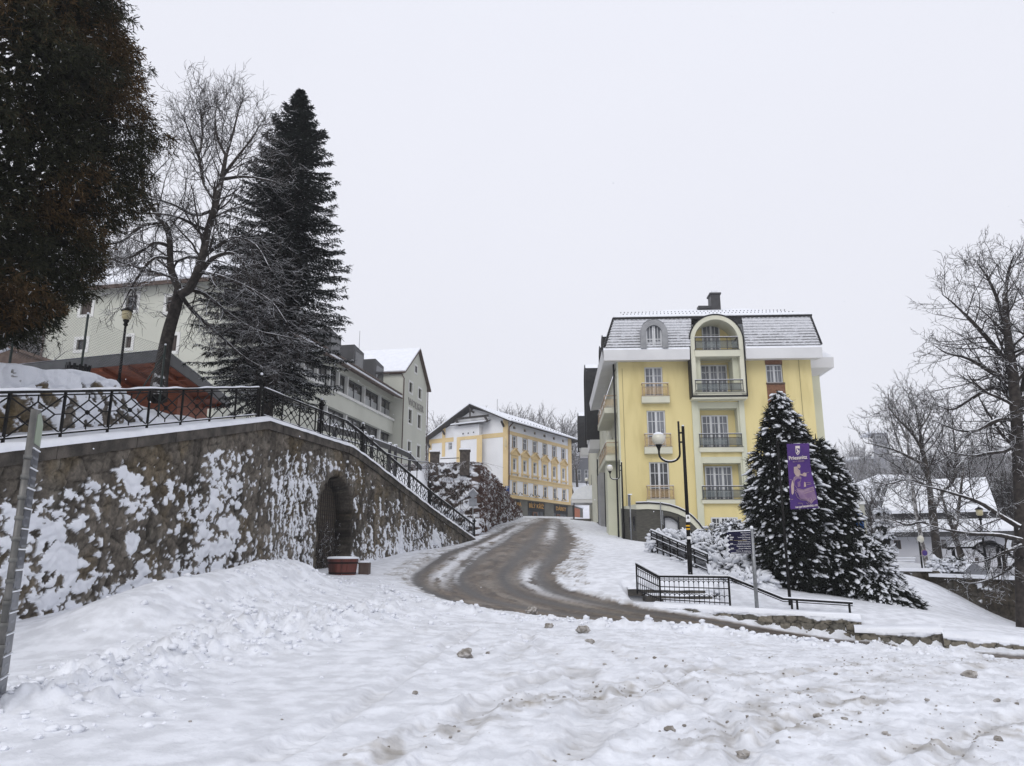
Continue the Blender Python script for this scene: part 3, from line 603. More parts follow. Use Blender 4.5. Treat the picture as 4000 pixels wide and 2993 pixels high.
# slatted bin on the bank
p = at(305, 1440, 21.5); p[2] = tz(p[0], p[1]); tb = thing('slatted_bin', 'dark slatted wooden bin standing in snow beside the fence post', 'bin', p); m = MB()
for i in range(14):
    a = i*2*math.pi/14; m.bar(p+A([.26*math.cos(a), .26*math.sin(a), 0]), p+A([.33*math.cos(a), .33*math.sin(a), .62+random.uniform(-.04, .04)]), .075, .02, up=(math.cos(a), math.sin(a), 0))
m.build('slats', M_black, tb); m = MB(); m.lathe(p, [(.28, .1), (.29, .16)], 14); m.lathe(p, [(.315, .48), (.325, .54)], 14); m.build('hoop', M_iron, tb)
# lantern on the bank
def old_lamp(p, ztop, lab, cat='street lamp', r=.05):
    t = thing('lantern_post', lab, cat, p); m = MB(); m.tube([p, A([p[0], p[1], p[2]+.7])], [r*1.5, r*1.3], 8); m.tube([A([p[0], p[1], p[2]+.7]), A([p[0], p[1], ztop-.42])], [r, r*.75], 8)
    m.lathe(A([p[0], p[1], ztop-.62]), [(r*.8, 0), (r*1.7, .05), (r*1.1, .1), (r*2.2, .2), (r*.5, .24)], 8); m.build('pole', M_ironp, t)
    m = MB(); m.lathe(A([p[0], p[1], ztop-.40]), [(.08, 0), (.15, .06), (.16, .26), (.14, .30)], 8); m.build('lantern_glass', mat('amber_glass', (.42, .36, .20), .35, (.5, .45, .3), 5), t)
    m = MB(); m.lathe(A([p[0], p[1], ztop-.10]), [(.2, 0), (.17, .05), (.03, .12), (.0, .14)], 8); m.build('lantern_cap', M_ironp, t); return t
p = at(464, 1494, 24); p[2] = min(p[2], tz(p[0], p[1])); old_lamp(p, at(489, 1205, 24)[2], 'black lantern post with amber glass on the bank before the wooden pavilion')
# ================================================================== WOODEN PAVILION
M_wood = mat('red_brown_boards', (.16, .040, .014), .65, (.24, .065, .022), 2.5, .3, 30, stretch=(1, 1, 9))
M_fascia = mat('grey_fascia', (.035, .037, .04), .5, (.05, .052, .056), 2)
pa, pb, pc = at(60, 1415, 29.5), at(648, 1368, 27.2), at(905, 1522, 36.5)
zr = pb[2]; pv = thing('garden_pavilion', 'wooden pavilion with red-brown boarded soffit and grey roof edge behind the rock bank', 'pavilion', (pb[0]-2, pb[1]+3, tz(pb[0], pb[1]+2)))
pa2 = A([pa[0], pa[1], zr-.0]); pc2 = A([pc[0], pc[1], zr])
dA = (pa2-pb); dC = (pc2-pb); back = pa2+dC
m = MB()
for a, b, z0, z1 in ((pa2, pb, -.0, -.42), (pb, pc2, 0, -.42)):
    d = b-a; d /= np.linalg.norm(d); n = A([d[1], -d[0], 0])*.06
    m.hexa([a+A([0, 0, z1]), b+A([0, 0, z1]), b-n+A([0, 0, z1]), a-n+A([0, 0, z1]), a, b, b-n, a-n])
m.build('roof_edge', M_fascia, pv)
m = MB(); m.quad(pa2+A([0, .1, -.36]), back+A([0, 0, -.36]), pc2+A([-.1, 0, -.36]), pb+A([0, .1, -.36]))
ins = lambda p, f: p+(back-p)*f
q0, q1, q2 = pa2+dC*.45, pb+dA*.12+dC*.42, pc2+dA*.18
gb = 5.5
for a, b in ((q0, q1), (q1, q2)): m.quad(A([a[0], a[1], gb]), A([b[0], b[1], gb]), A([b[0], b[1], zr-.36]), A([a[0], a[1], zr-.36]))
m.build('boarding', M_wood, pv)
for k in range(6):
    f = (k+.5)/6; a = pa2*(1-f)+pb*f+A([0, .15, -.44]); m = MB(); m.bar(a, a+dC*.42, .12, .16); m.build('rafter', M_wood, pv)
for k in range(5):
    f = (k+.5)/5; a = pb*(1-f)+pc2*f+A([-.1, 0, -.44]); m = MB(); m.bar(a, a+dA*.2, .1, .14); m.build('rafter', M_wood, pv)
m = MB(); m.quad(pa2+A([0, 0, .05]), pb+A([0, 0, .05]), pc2+A([0, 0, .05]), back+A([0, 0, .35])); m.build('roof_snow', M_snowflat, pv)
# ================================================================== HOTEL ON THE HILL (pale green)
def window(parent, F, u0, u1, z0, z1, w=-.14, cols=2, rows=(1.,), fw=.07, bw=.035, M1=None, Mg=None, name='window', sill=None, thick=(), tw=.13):
    m = MB(); M1 = M1 or M_white; d = .06
    m.fbox(F, u0, u0+fw, w, w+d, z0, z1); m.fbox(F, u1-fw, u1, w, w+d, z0, z1); m.fbox(F, u0+fw, u1-fw, w, w+d, z1-fw, z1); m.fbox(F, u0+fw, u1-fw, w, w+d, z0, z0+fw)
    H = z1-z0-2*fw; zc = z0+fw
    zs = [zc+H*r for r in rows[:-1]]
    for z in zs: m.fbox(F, u0+fw, u1-fw, w+.004, w+d-.006, z-bw/2, z+bw/2)
    for i in range(1, cols):
        u = u0+fw+(u1-u0-2*fw)*i/cols; bb = tw if i in thick else bw; m.fbox(F, u-bb/2, u+bb/2, w+.002, w+d-.003, z0+fw, z1-fw)
    if sill: m.fbox(F, u0-.08, u1+.08, w, sill, z0-.07, z0)
    o = m.build(name, M1, parent)
    g = MB(); g.quad(F.P(u0+.01, w+.02, z0+.01), F.P(u1-.01, w+.02, z0+.01), F.P(u1-.01, w+.02, z1-.01), F.P(u0+.01, w+.02, z1-.01)); g.build('pane', Mg or M_glass, o)
    return o
GC = at(1571, 1600, 75); G = Frame(GC[0], GC[1], math.atan2(.981, .193))
M_pale = mat('pale_green_render', (.52, .525, .46), .85, (.47, .475, .415), .35, .25, 25)
M_palew = mat('window_surround', (.66, .66, .64), .7, (.6, .6, .58), 3)
M_shut = mat('brown_shutter', (.055, .040, .034), .7, (.08, .06, .05), 8)
M_dgrey = mat('anthracite_sheet', (.028, .028, .03), .5, (.04, .04, .043), 2)
M_brown = mat('brown_timber', (.07, .045, .035), .7, (.10, .07, .055), 4)
hb = thing('hillside_hotel', 'pale green hotel with snowy roofs and long ribbon windows behind the spruce', 'hotel', (GC[0], GC[1], 11.5))
zg0 = 7.5; uL = 0.; uR = G.hit(1666, 1600)[0]; ze = G.hit(1571, 1447)[1]; ap = G.hit(1632, 1369); zeR = G.hit(1668, 1515)[1]
holes = []; GW = [(1340, 1393, 545, 742), (1450, 1497, 622, 812), (1332, 1386, 865, 1100), (1440, 1492, 928, 1158), (1322, 1374, 1245, 1425), (1432, 1482, 1295, 1500), (1408, 1443, 358, 503)]
for a, b, c, d in GW:
    x0, x1 = 1150+a/3.009, 1150+b/3.009; y0, y1 = 1300+c/3.009, 1300+d/3.009
    u0 = G.hit(x0, (y0+y1)/2)[0]; u1 = G.hit(x1, (y0+y1)/2)[0]; zt_ = G.hit(x0, y0)[1]; zb_ = G.hit(x1, y1)[1]; holes.append((u0, u1, zb_, zt_))
m = MB(); zr_ = zeR; wall_holes(m, G, uL, uR, zg0, zr_, [(a+.2, b-.2, c+.2, d-.2) for a, b, c, d in holes if d < zr_+.6 and c < zr_-1.2][:6], .25)
m.add([G.P(uL, 0, zr_), G.P(uR, 0, zr_), G.P(ap[0], 0, ap[1]), G.P(uL, 0, ze)], [(0, 1, 2, 3)])
dp = -16; m.quad(G.P(uL, dp, zg0), G.P(uL, 0, zg0), G.P(uL, 0, ze), G.P(uL, dp, ze)); m.quad(G.P(uR, 0, zg0), G.P(uR, dp, zg0), G.P(uR, dp, zr_), G.P(uR, 0, zr_))
m.build('gable_wall', M_pale, hb)
m = MB(); e0 = A([0, 0, .12])
def slab(m, a, b, c, d, t, mi=0):
    n = np.cross(b-a, d-a); n /= np.linalg.norm(n)
    if n[2] < 0: n = -n
    p = [a, b, c, d]; m.hexa([q for q in p]+[q+n*t for q in p], mi)
sl_ = (ze-ap[1])/(uL-ap[0]); slr = (zr_-ap[1])/(uR-ap[0])
eL = G.P(uL-.35, .35, ze-sl_*.35); eLb = G.P(uL-.35, dp, ze-sl_*.35); rF = G.P(ap[0], .35, ap[1]); rB = G.P(ap[0], dp, ap[1]); eR = G.P(uR+.45, .35, zr_+slr*.45); eRb = G.P(uR+.45, dp, zr_+slr*.45)
slab(m, eL, rF, rB, eLb, .14); slab(m, rF, eR, eRb, rB, .14); m.build('roof', M_brown, hb)
m = MB(); up = A([0, 0, .16]); slab(m, eL+up+A([0, 0, 0]), rF+up-G.w*.05, rB+up, eLb+up, .13); slab(m, rF+up-G.w*.05, eR+up, eRb+up, rB+up, .1); m.build('roof_snow', M_snowflat, hb)
p0 = G.P(uL-.05, .12, ze-.25)
for pp in ([p0-G.w*1.6+A([0, 0, .02]), p0-G.w*.3, p0+A([0, 0, -.5]), G.P(uL-.05, .12, zg0)], [G.P(uR+.1, .1, zr_), G.P(uR+.05, .1, zr_-.5), G.P(uR+.05, .1, zg0)]): m = MB(); m.tube(pp, .06, 7); m.build('downpipe', M_brown, hb)
m = MB(); m.tube([G.P(ap[0], -6.8, ap[1]), G.P(ap[0], -6.8, ap[1]+2.6)], .03, 5); m.build('lightning_rod', M_grey, hb)
for i, (a, b, c, d) in enumerate(holes):
    s_ = MB(); f = .2
    s_.fbox(G, a, b, 0.0, .04, d-f, d); s_.fbox(G, a, b, 0.0, .04, c, c+f); s_.fbox(G, a, a+f, 0, .04, c+f, d-f); s_.fbox(G, b-f, b, 0, .04, c+f, d-f)
    o = window(hb, G, a+f, b-f, c+f, d-f, -.18 if i < 6 else .005, 2 if i < 6 else 1, (1.,), .05, .03, M_shut, M_glassd); s_.build('surround', M_palew, o)
uw, zw = G.hit(1150+1335/3.009, 1300+815/3.009); uw2, zw2 = G.hit(1150+1495/3.009, 1300+910/3.009)
m = MB(); m.text('WOLKER', G.P(uw, .05, zw-.22), G.u, (0, 0, 1), 1.05, 'LEFT', .03, sx=(uw2-uw)/3.85); m.build('lettering', mat('sign_letters', (.22, .215, .19), .5, (.26, .25, .23), 5), hb)
m = MB(); uu, zq = (holes[6][0]+holes[6][1])/2, (holes[6][2]+holes[6][3])/2; m.text('W', G.P(uu, .05, zq-.16), G.u, (0, 0, 1), .5, 'CENTER', .01); m.build('emblem', M_dgrey, hb)
# ribbon wing
Rf = Frame(*(G.P(0, -.9, 0)[:2]), math.atan2(.981, .193)); q = lambda x, y: Rf.hit(1150+x/3.009, 1300+y/3.009)
u_s = q(545, 600)[0]; qj0 = Rf.hit(860, 1300)[0]; UB = [(q(545, 600)[0], q(640, 600)[0]), (q(660, 640)[0], q(840, 700)[0]), (q(865, 760)[0], q(1025, 830)[0]), (q(1045, 860)[0], q(1180, 930)[0])]
LB = [(q(285, 900)[0], q(395, 900)[0]), (q(415, 950)[0], q(625, 1000)[0]), (q(645, 1050)[0], q(830, 1100)[0]), (q(848, 1150)[0], q(1015, 1200)[0]), (q(1030, 1220)[0], q(1165, 1260)[0])]
zt1, zb1 = q(860, 640)[1], q(860, 865)[1]; zt2, zb2 = q(640, 965)[1], q(640, 1135)[1]-.3; zsill = q(860, 890)[1]; zev = q(1000, 640)[1]
ul = qj0
m = MB(); wall_holes(m, Rf, ul, -.02, 7.0, zev, [(UB[0][0]-9, UB[-1][1], zb1, zt1), (LB[0][0], LB[-1][1], zb2, zt2)], 1.1); m.build('ribbon_wall', M_pale, hb)
m = MB(); m.fbox(Rf, UB[0][0]-9, UB[-1][1]+.3, .0, .14, zb1-.22, zb1-.0); m.build('window_ledge', M_palew, hb)
def ribbon(bs, zb, zt, extra):
    for a, b in bs:
        o = MB(); c = (a+b)/2
        for x0, x1 in ((a, a+.09), (b-.09, b), (c-.05, c+.05)): o.fbox(Rf, x0, x1, -.5, -.4, zb, zt)
        o.fbox(Rf, a+.09, b-.09, -.5, -.4, zt-.14, zt); ww = o.build('ribbon_window', M_dgrey, hb)
        g = MB(); g.quad(Rf.P(a, -.48, zb), Rf.P(b, -.48, zb), Rf.P(b, -.48, zt), Rf.P(a, -.48, zt)); g.build('pane', M_rib, ww)
        g = MB(); h = zb+(zt-zb)*.52; g.quad(Rf.P(a+.12, -.46, zb), Rf.P(b-.12, -.46, zb), Rf.P(b-.12, -.46, h), Rf.P(a+.12, -.46, h)); g.build('frosted_film', M_frost, ww)
        m = MB(); m.fbox(Rf, b, b+.16, -.5, -.1, zb, zt); m.build('mullion', M_palew, hb)
M_rib = mat('ribbon_glass', (.03, .028, .026), .06, (.09, .09, .085), .25, spec=.7); M_frost = mat('frosted_film', (.33, .345, .345), .35, (.28, .29, .29), 1)
ub0 = UB[0][0]
ribbon([(ub0-8.6, ub0-6.6), (ub0-6.3, ub0-4.3), (ub0-4.0, ub0-2.0), (ub0-1.7, ub0-.16)]+UB, zb1, zt1, 0); ribbon(LB, zb2, zt2, 0)
m = MB(); slab(m, Rf.P(ul, 1.0, zev-.45), Rf.P(-.3, 1.0, zev-.45), Rf.P(-.3, -6.5, zev+2.3), Rf.P(ul, -6.5, zev+2.3), .12)
m.fbox(Rf, ul, -.3, .0, 1.0, zev-.02, zev+.1); m.build('ribbon_roof', M_brown, hb)
m = MB(); slab(m, Rf.P(ul, .95, zev-.28), Rf.P(-.3, .95, zev-.28), Rf.P(-.3, -6.5, zev+2.5), Rf.P(ul, -6.5, zev+2.5), .16); m.build('ribbon_roof_snow', M_snowflat, hb)
def dq(x): return q(x, 560)[0]
for u in (-4.2, -9.4, -14.6, -19.8):
    zz = zev+.3; hh = q(870, 330)[1]+1.0; m = MB(); P = Rf.P; w1, w0 = -.5, -6
    m.fprism(Rf, [(u, zz), (u+2.3, zz), (u+2.3, hh-.25), (u, hh)], w0, w1); o = m.build('box_dormer', M_dgrey, hb)
    m = MB(); m.fbox(Rf, u+.25, u+2.05, w1-.02, w1+.02, zz+.3, hh-.55); m.build('dormer_window', M_glassd, o)
# left wing
qj = Rf.hit(860, 1300)[0]; LO = Rf.P(qj, 0, 0); Lf = Frame(LO[0], LO[1], math.atan2(-.193, .981)); u_l = Lf.hit(172, 1300)[0]; zlt = Lf.hit(400, 1120)[1]
LWIN = [(306, 369, 1164, 1242), (289, 348, 1317, 1380), (483, 546, 1144, 1227), (480, 524, 1305, 1372), (655, 702, 1300, 1385), (640, 690, 1150, 1230)]
lh = []
for a, b, c, d in LWIN: u0 = Lf.hit(a, (c+d)/2)[0]; u1 = Lf.hit(b, (c+d)/2)[0]; lh.append((u0, u1, Lf.hit(a, d)[1], Lf.hit(a, c)[1]))
m = MB(); wall_holes(m, Lf, u_l, 0, 9.0, zlt, [(a+.2, b-.2, c+.2, d-.2) for a, b, c, d in lh], .22); m.quad(Lf.P(u_l, -9, 9), Lf.P(u_l, 0, 9), Lf.P(u_l, 0, zlt), Lf.P(u_l, -9, zlt)); m.build('left_wall', M_pale, hb)
for a, b, c, d in lh:
    s_ = MB(); f = .2; s_.fbox(Lf, a, b, 0.0, .04, d-f, d); s_.fbox(Lf, a, b, 0.0, .04, c, c+f); s_.fbox(Lf, a, a+f, 0, .04, c+f, d-f); s_.fbox(Lf, b-f, b, 0, .04, c+f, d-f)
    o = window(hb, Lf, a+f, b-f, c+f, d-f, -.15, 2, (1.,), .06, .05, M_shut, M_shut if random.random() < .7 else M_glassd); s_.build('surround', M_palew, o)
m = MB(); slab(m, Lf.P(u_l-.5, .7, zlt-.35), Lf.P(1, .7, zlt-.35), Lf.P(.3, -4.7, zlt+3.0), Lf.P(u_l-.5, -4.7, zlt+3.0), .14); slab(m, Lf.P(u_l-.5, -4.7, zlt+3.0), Lf.P(.3, -4.7, zlt+3.0), Lf.P(1, -9.7, zlt-.2), Lf.P(u_l-.5, -9.7, zlt-.2), .14)
m.fbox(Lf, u_l-.5, 1, .56, .72, zlt-.42, zlt-.24); m.build('left_roof', M_brown, hb)
m = MB(); slab(m, Lf.P(u_l-.5, .66, zlt-.19), Lf.P(1, .66, zlt-.19), Lf.P(.3, -4.7, zlt+3.17), Lf.P(u_l-.5, -4.7, zlt+3.17), .17); m.build('left_roof_snow', M_snowflat, hb)
m = MB(); m.poly([Lf.P(0, .1, zlt-.5), Lf.P(0, -4.7, zlt+2.9), Lf.P(0, -9.7, zlt-.5)]); m.build('left_gable', M_pale, hb)
m = MB(); m.tube([Lf.P(u_l+.12, .1, 9), Lf.P(u_l+.12, .1, zlt-.3)], .06, 6); m.build('downpipe', M_brown, hb)
# small snowy shed roof at the far left
p = at(90, 1400, 34); m = MB(); sh = thing('garden_shed', 'small shed with snowy pitched roof behind the fence at the far left', 'shed', (p[0]+1, p[1]+1, 7)); x, y_, z = p[0]-.6, p[1], at(45, 1352, 34)[2]
m.add([(x, y_, z), (x+3.3, y_, z-1.15), (x+3.3, y_+4, z-1.15), (x, y_+4, z), (x-2.5, y_, z-1.0), (x-2.5, y_+4, z-1.0)], [(0, 1, 2, 3), (4, 0, 3, 5)]); m.build('roof_snow', M_snowflat, sh)
m = MB(); m.poly([(x+3.1, y_+.1, 6.5), (x+3.1, y_+.1, z-1.2), (x, y_+.1, z-.1), (x-2.3, y_+.1, z-1.0), (x-2.3, y_+.1, 6.5)][::-1]); m.bar((x-.1, y_, z-.05), (x+3.3, y_, z-1.2), .14, .14); m.build('wall', M_brown, sh)
# ================================================================== STAIR HEAD, IVY WALL, SIGNS, CORNER HOUSE
def ivy_snow(s, z, dt, db):
    n = fbm(s*2.2, z*3.8, 5, 501, .62); r = sstep(5.5, 7.5, s); n2 = fbm(s*3.6, z*1.5, 5, 502, .6)
    v = n*(1-r)+n2*r; th = .505+.105*r-.10*r*sstep(2.4, .4, db)+.05*r*sstep(3., 12., s)
    return sstep(th-.02, th+.02, v+.06*(fbm(s*11, z*11, 2, 503)-.5))
K0 = at(1852, 2100, 53.5); K1 = at(2027, 2020, 97)
ILINE = [(K0[0]-6.2, K0[1]+1.3), (K0[0]-2, K0[1]+.35), (K0[0], K0[1])]+[tuple(K0[:2]*(1-f)+K1[:2]*f) for f in np.linspace(.04, 1, 16)]
iw = thing('ivy_wall', 'high wall smothered in brown creeper and snow at the foot of the stair', 'wall', (K0[0], K0[1], 2.5))
ztop_i = lambda x, y: np.interp(y, [53, 55, 64, 72, 81, 97], [8.0, 8.1, 8.1, 8.0, 7.55, 7.2])+.35*(fbm(x*.9, y*.9, 3, 510)-.5)
_sc = stone_color
def stone_color(s, z, sx=2.1, sz=3.0, seed=0, warm=1.0):
    if seed != 520: return _sc(s, z, sx, sz, seed, warm)
    n = fbm(s*5, z*2.2, 5, 521, .65); k = sstep(5.8, 6.8, s)
    c = A([.050, .040, .034])[None]*(.35+1.5*n)[:, None]*(1-k)[:, None]+A([.092, .052, .040])[None]*(.3+1.5*n)[:, None]*k[:, None]
    f1, dd, idv = cells(s*2, z*2, 5); return c, n, n
wall_mesh(ILINE, ztop_i, lambda x, y: hbase(x, y)-.5, .07, .07, 520, ivy_snow, .55, 1, thick=1.5).build('overgrown_wall', [M_stone, M_snow], iw)
m = MB(); r3 = np.random.default_rng(3); IL = np.array(ILINE); ILs = np.concatenate([[0], np.cumsum(np.linalg.norm(np.diff(IL, axis=0), axis=1))])
for _ in range(900):
    s = r3.random()**1.4*30 if r3.random() < .75 else r3.random()*6.2; x = np.interp(s, ILs, IL[:, 0]); y = np.interp(s, ILs, IL[:, 1]); zt = float(ztop_i(A([x]), A([y]))[0]); zb = gz(x, y) if False else 3.
    n = A([.99, -.1, 0]) if s > 6.3 else A([-.15, -.98, 0]); z = zt-r3.random()**1.3*(zt-zb-1.5); p = [A([x, y, z])+n*.15]
    for _ in range(6): p.append(p[-1]+n*r3.normal(.05, .06)+A([r3.normal(0, .12), r3.normal(0, .12), -r3.uniform(.02, .32)]))
    m.tube(p, np.linspace(.02, .008, 7), 3, cap=False)
for _ in range(260):
    s = r3.random()*7.5; x = np.interp(s, ILs, IL[:, 0]); y = np.interp(s, ILs, IL[:, 1]); zt = float(ztop_i(A([x]), A([y]))[0]); p = [A([x, y, zt-.2])]; d = A([r3.normal(0, .3), r3.normal(-.1, .2), .35])
    for _ in range(6): d = d+A([r3.normal(0, .1), r3.normal(0, .1), -.13]); p.append(p[-1]+d*.5)
    m.tube(p, np.linspace(.018, .007, 7), 3, cap=False)
M_vine = mat('dry_vine', (.055, .03, .024), .9, (.11, .06, .045), 5, snow=.5)
m.build('creeper', M_vine, iw)
m = MB(); pl_ = [(at(1698, 1800, 53.9), .62), (at(1816, 1795, 53.3), .68)]
for (p, wd), (y0, y1) in zip(pl_, ((1772, 1836), (1764, 1836))):
    z1 = at(1700, y0, p[1])[2]; z0 = at(1700, y1, p[1])[2]-.4; o = MB(); o.box(p[0]-wd/2, p[0]+wd/2, p[1]-.3, p[1]+.3, z0, z1); o.box(p[0]-wd/2-.05, p[0]+wd/2+.05, p[1]-.35, p[1]+.35, z1, z1+.09)
    o.box(p[0]-wd/2-.04, p[0]+wd/2+.04, p[1]-.34, p[1]+.34, z1+.09, z1+.2, 1); o.build('pillar', [mat('dark_masonry', (.045, .038, .033), .9, (.09, .075, .065), 5, 1, 20), M_snowflat], iw)
m = MB()
for z in (8.35, 8.0, 7.7): a = at(1720, 1800, 53.9); b = at(1793, 1797, 53.4); m.bar(A([a[0], a[1], z]), A([b[0], b[1], z]), .05)
m.build('fence_bars', M_iron, iw)
# timber guard rail and hand rail on the bank
gp = [(1246, 1650, 32.5), (1306, 1668, 35), (1422, 1697, 40), (1452, 1712, 41.5), (1522, 1738, 46), (1544, 1746, 47.5), (1600, 1772, 50.5), (1646, 1822, 53)]
gr = thing('guard_rail', 'timber guard rail with snow-capped posts on the bank below the hotel', 'guard rail', at(*gp[3])); pts = [at(*g) for g in gp]
m = MB(); sn = MB()
for a, b in zip(pts, pts[1:]): m.bar(a-A([0, 0, .16]), b-A([0, 0, .16]), .08, .30); sn.bar(a+A([0, 0, .02]), b+A([0, 0, .02]), .12, .06)
m.build('plank', mat('weathered_timber', (.05, .05, .052), .8, (.085, .083, .08), 5), gr); sn.build('snow', M_snowflat, gr)
for p in pts[:-1]: m = MB(); z0 = min(tz(p[0], p[1]), p[2]-.5)-.1; m.box(p[0]-.09, p[0]+.09, p[1]+.05, p[1]+.22, z0, p[2]+.1); m.box(p[0]-.1, p[0]+.1, p[1]+.04, p[1]+.23, p[2]+.1, p[2]+.17, 1); m.build('post', [M_dgrey, M_snowflat], gr)
hp = [(1180, 1690, 30), (1260, 1702, 32.5), (1449, 1745, 40), (1500, 1768, 42), (1550, 1786, 45.5), (1596, 1798, 48.5), (1630, 1804, 51), (1676, 1806, 53.6)]
hr = thing('hand_rail', 'thin black handrail climbing beside the stair towards the ivy wall', 'handrail', at(*hp[2])); pts = [at(*g) for g in hp]; m = MB(); sn = MB()
for a, b in zip(pts, pts[1:]): m.tube([a, b], .03, 6); sn.bar(a+A([0, 0, .04]), b+A([0, 0, .04]), .05, .03); z = A([0, 0, -.45]); m.tube([a+z, b+z], .02, 5)
m.build('rail', M_ironp, hr); sn.build('snow', M_snowflat, hr)
for p in pts: m = MB(); m.tube([A([p[0], p[1], min(tz(p[0], p[1]), p[2]-.6)-.1]), p], .03, 6); m.build('post', M_ironp, hr)
# signs seen from behind / P sign
p = at(1846, 2110, 52.6); p[2] = gz(p[0], p[1]); zc = at(1848, 1930, 52.6)[2]
t = thing('road_sign', 'back of a grey diamond road sign with a square plate below it on one post', 'road sign', p)
m = MB(); m.tube([p, A([p[0], p[1], zc+.38])], .035, 8); m.build('pole', M_grey, t)
Fs = Frame(p[0], p[1]-.06, R(-6)); M_back = mat('sign_back', (.17, .18, .20), .5, (.23, .24, .26), 4, metal=.3)
m = MB(); r = .36; m.fprism(Fs, [(0, zc-r), (r, zc), (0, zc+r), (-r, zc)], 0, .02); m.fbox(Fs, -.27, .27, .02, .04, zc-.03, zc+.01); m.build('diamond_plate', M_back, t)
m = MB(); z2 = at(1848, 1963, 52.6)[2]; m.fbox(Fs, -.27, .27, 0, .02, z2-.27, z2+.27); m.build('square_plate', M_back, t)
m = MB(); m.bar(Fs.P(-r, .01, zc+.02), Fs.P(0, .01, zc+r+.03), .04, .03); m.bar(Fs.P(0, .01, zc+r+.03), Fs.P(r, .01, zc+.02), .04, .03); m.build('snow', M_snowflat, t)
M_blue = mat('sign_blue', (.012, .045, .19), .4, (.015, .05, .2), 3); M_wht = mat('sign_white', (.75, .75, .75), .5)
p = at(1981, 1985, 89); p[2] = 5.5; a0, a1 = at(1973, 1899, 89), at(1990, 1933, 89)
t = thing('parking_sign', 'blue parking sign with white letter P beside the creeper wall', 'road sign', p); m = MB(); m.tube([p, A([p[0], p[1], a0[2]+.05])], .035, 7); m.build('pole', M_grey, t)
Fp = Frame(a0[0], 88.95, 0); W = a1[0]-a0[0]; m = MB(); m.fbox(Fp, 0, W, 0, .03, a1[2]+.42, a0[2]); m.fbox(Fp, .01, W-.01, 0, .03, a1[2]-.1, a1[2]+.38); m.build('plate', M_blue, t)
m = MB(); m.text('P', Fp.P(W*.45, .035, a1[2]+.56), Fp.u, (0, 0, 1), .62, 'CENTER', .004); m.fbox(Fp, W*.15, W*.85, .03, .036, a1[2]+.06, a1[2]+.12); m.build('letter', M_wht, t)
# wooden tub at the niche
p = at(1337, 2246, 26.5); p[2] = gz(p[0], p[1])-.05; H = at(1337, 2182, 26.5)[2]-p[2]
t = thing('wooden_tub', 'red-brown wooden half-barrel tub with snow on top before the arched niche', 'tub', p); m = MB(); M_tub = mat('red_stave', (.055, .016, .012), .6, (.13, .035, .025), 4, .4, 20, stretch=(1, 1, .2))
for i in range(18):
    a = 2*math.pi*i/18; b = a+2*math.pi/18*.94; v = []
    for rr, z in ((.44, 0), (.52, H)):
        for an in (a, b): v.append(p+A([rr*math.cos(an), rr*math.sin(an), z]))
        for an in (b, a): v.append(p+A([(rr-.04)*math.cos(an), (rr-.04)*math.sin(an), z]))
    m.hexa([v[0], v[1], v[2], v[3], v[4], v[5], v[6], v[7]])
m.build('staves', M_tub, t); m = MB(); m.lathe(p, [(.462, .12), (.47, .17)], 18); m.lathe(p, [(.512, H-.17), (.522, H-.12)], 18); m.build('hoop', M_iron, t); m = MB(); m.lathe(p, [(.53, H-.01), (.545, H+.025), (.5, H+.055), (.3, H+.07), (0, H+.075)], 18); m.build('snow', M_snowflat, t)
t2 = thing('planter_box', 'small brown wooden planter tucked behind the red tub', 'planter', p+A([.75, .35, 0])); m = MB(); m.box(p[0]+.5, p[0]+.85, p[1]+.2, p[1]+.6, p[2]-.1, p[2]+H-.14); m.build('box', M_brown, t2); m = MB(); m.box(p[0]+.48, p[0]+.87, p[1]+.18, p[1]+.62, p[2]+H-.14, p[2]+H-.07); m.build('snow', M_snowflat, t2)
# ------------------------------------------------------------------ corner house (white, yellow trim)
z5 = lambda x, y: (1550+x/2.364, 1400+y/2.364)
CB = at(1984, 1900, 100); B2 = Frame(CB[0], CB[1], R(58.6)); B1 = Frame(CB[0], CB[1], R(-31.4))
h2 = lambda x, y, w=0: B2.hit(*z5(x, y), w); h1 = lambda x, y, w=0: B1.hit(*z5(x, y), w)
M_bw = mat('white_render', (.79, .795, .81), .85, (.73, .735, .75), .3, .2, 30); M_by = mat('yellow_trim', (.70, .54, .29), .8, (.64, .49, .26), .8, .2, 20); M_bg = mat('grey_green_plinth', (.125, .125, .11), .85, (.16, .158, .14), .8, .3, 15)
M_tan = mat('tan_frame', (.42, .33, .22), .7, (.36, .28, .18), 3); M_timb = mat('dark_timber', (.028, .024, .023), .7, (.045, .04, .037), 4); M_door = mat('brown_door', (.13, .06, .03), .5, (.17, .08, .04), 3)
bk = thing('corner_house', 'white four-storey house with yellow trim and shops at the top of the street', 'house', (CB[0], CB[1], 6.3))
U2 = h2(1612, 1000)[0]; z0b = 5.0; zeave = (h2(1025, 600)[1]+h2(1590, 735)[1])/2; zcor = (h2(1045, 1288)[1]+h2(1620, 1347)[1])/2
zm = (h2(1020, 1105)[1]+h2(1612, 1190)[1])/2; ztb = (h2(1025, 698)[1]+h2(1590, 815)[1])/2
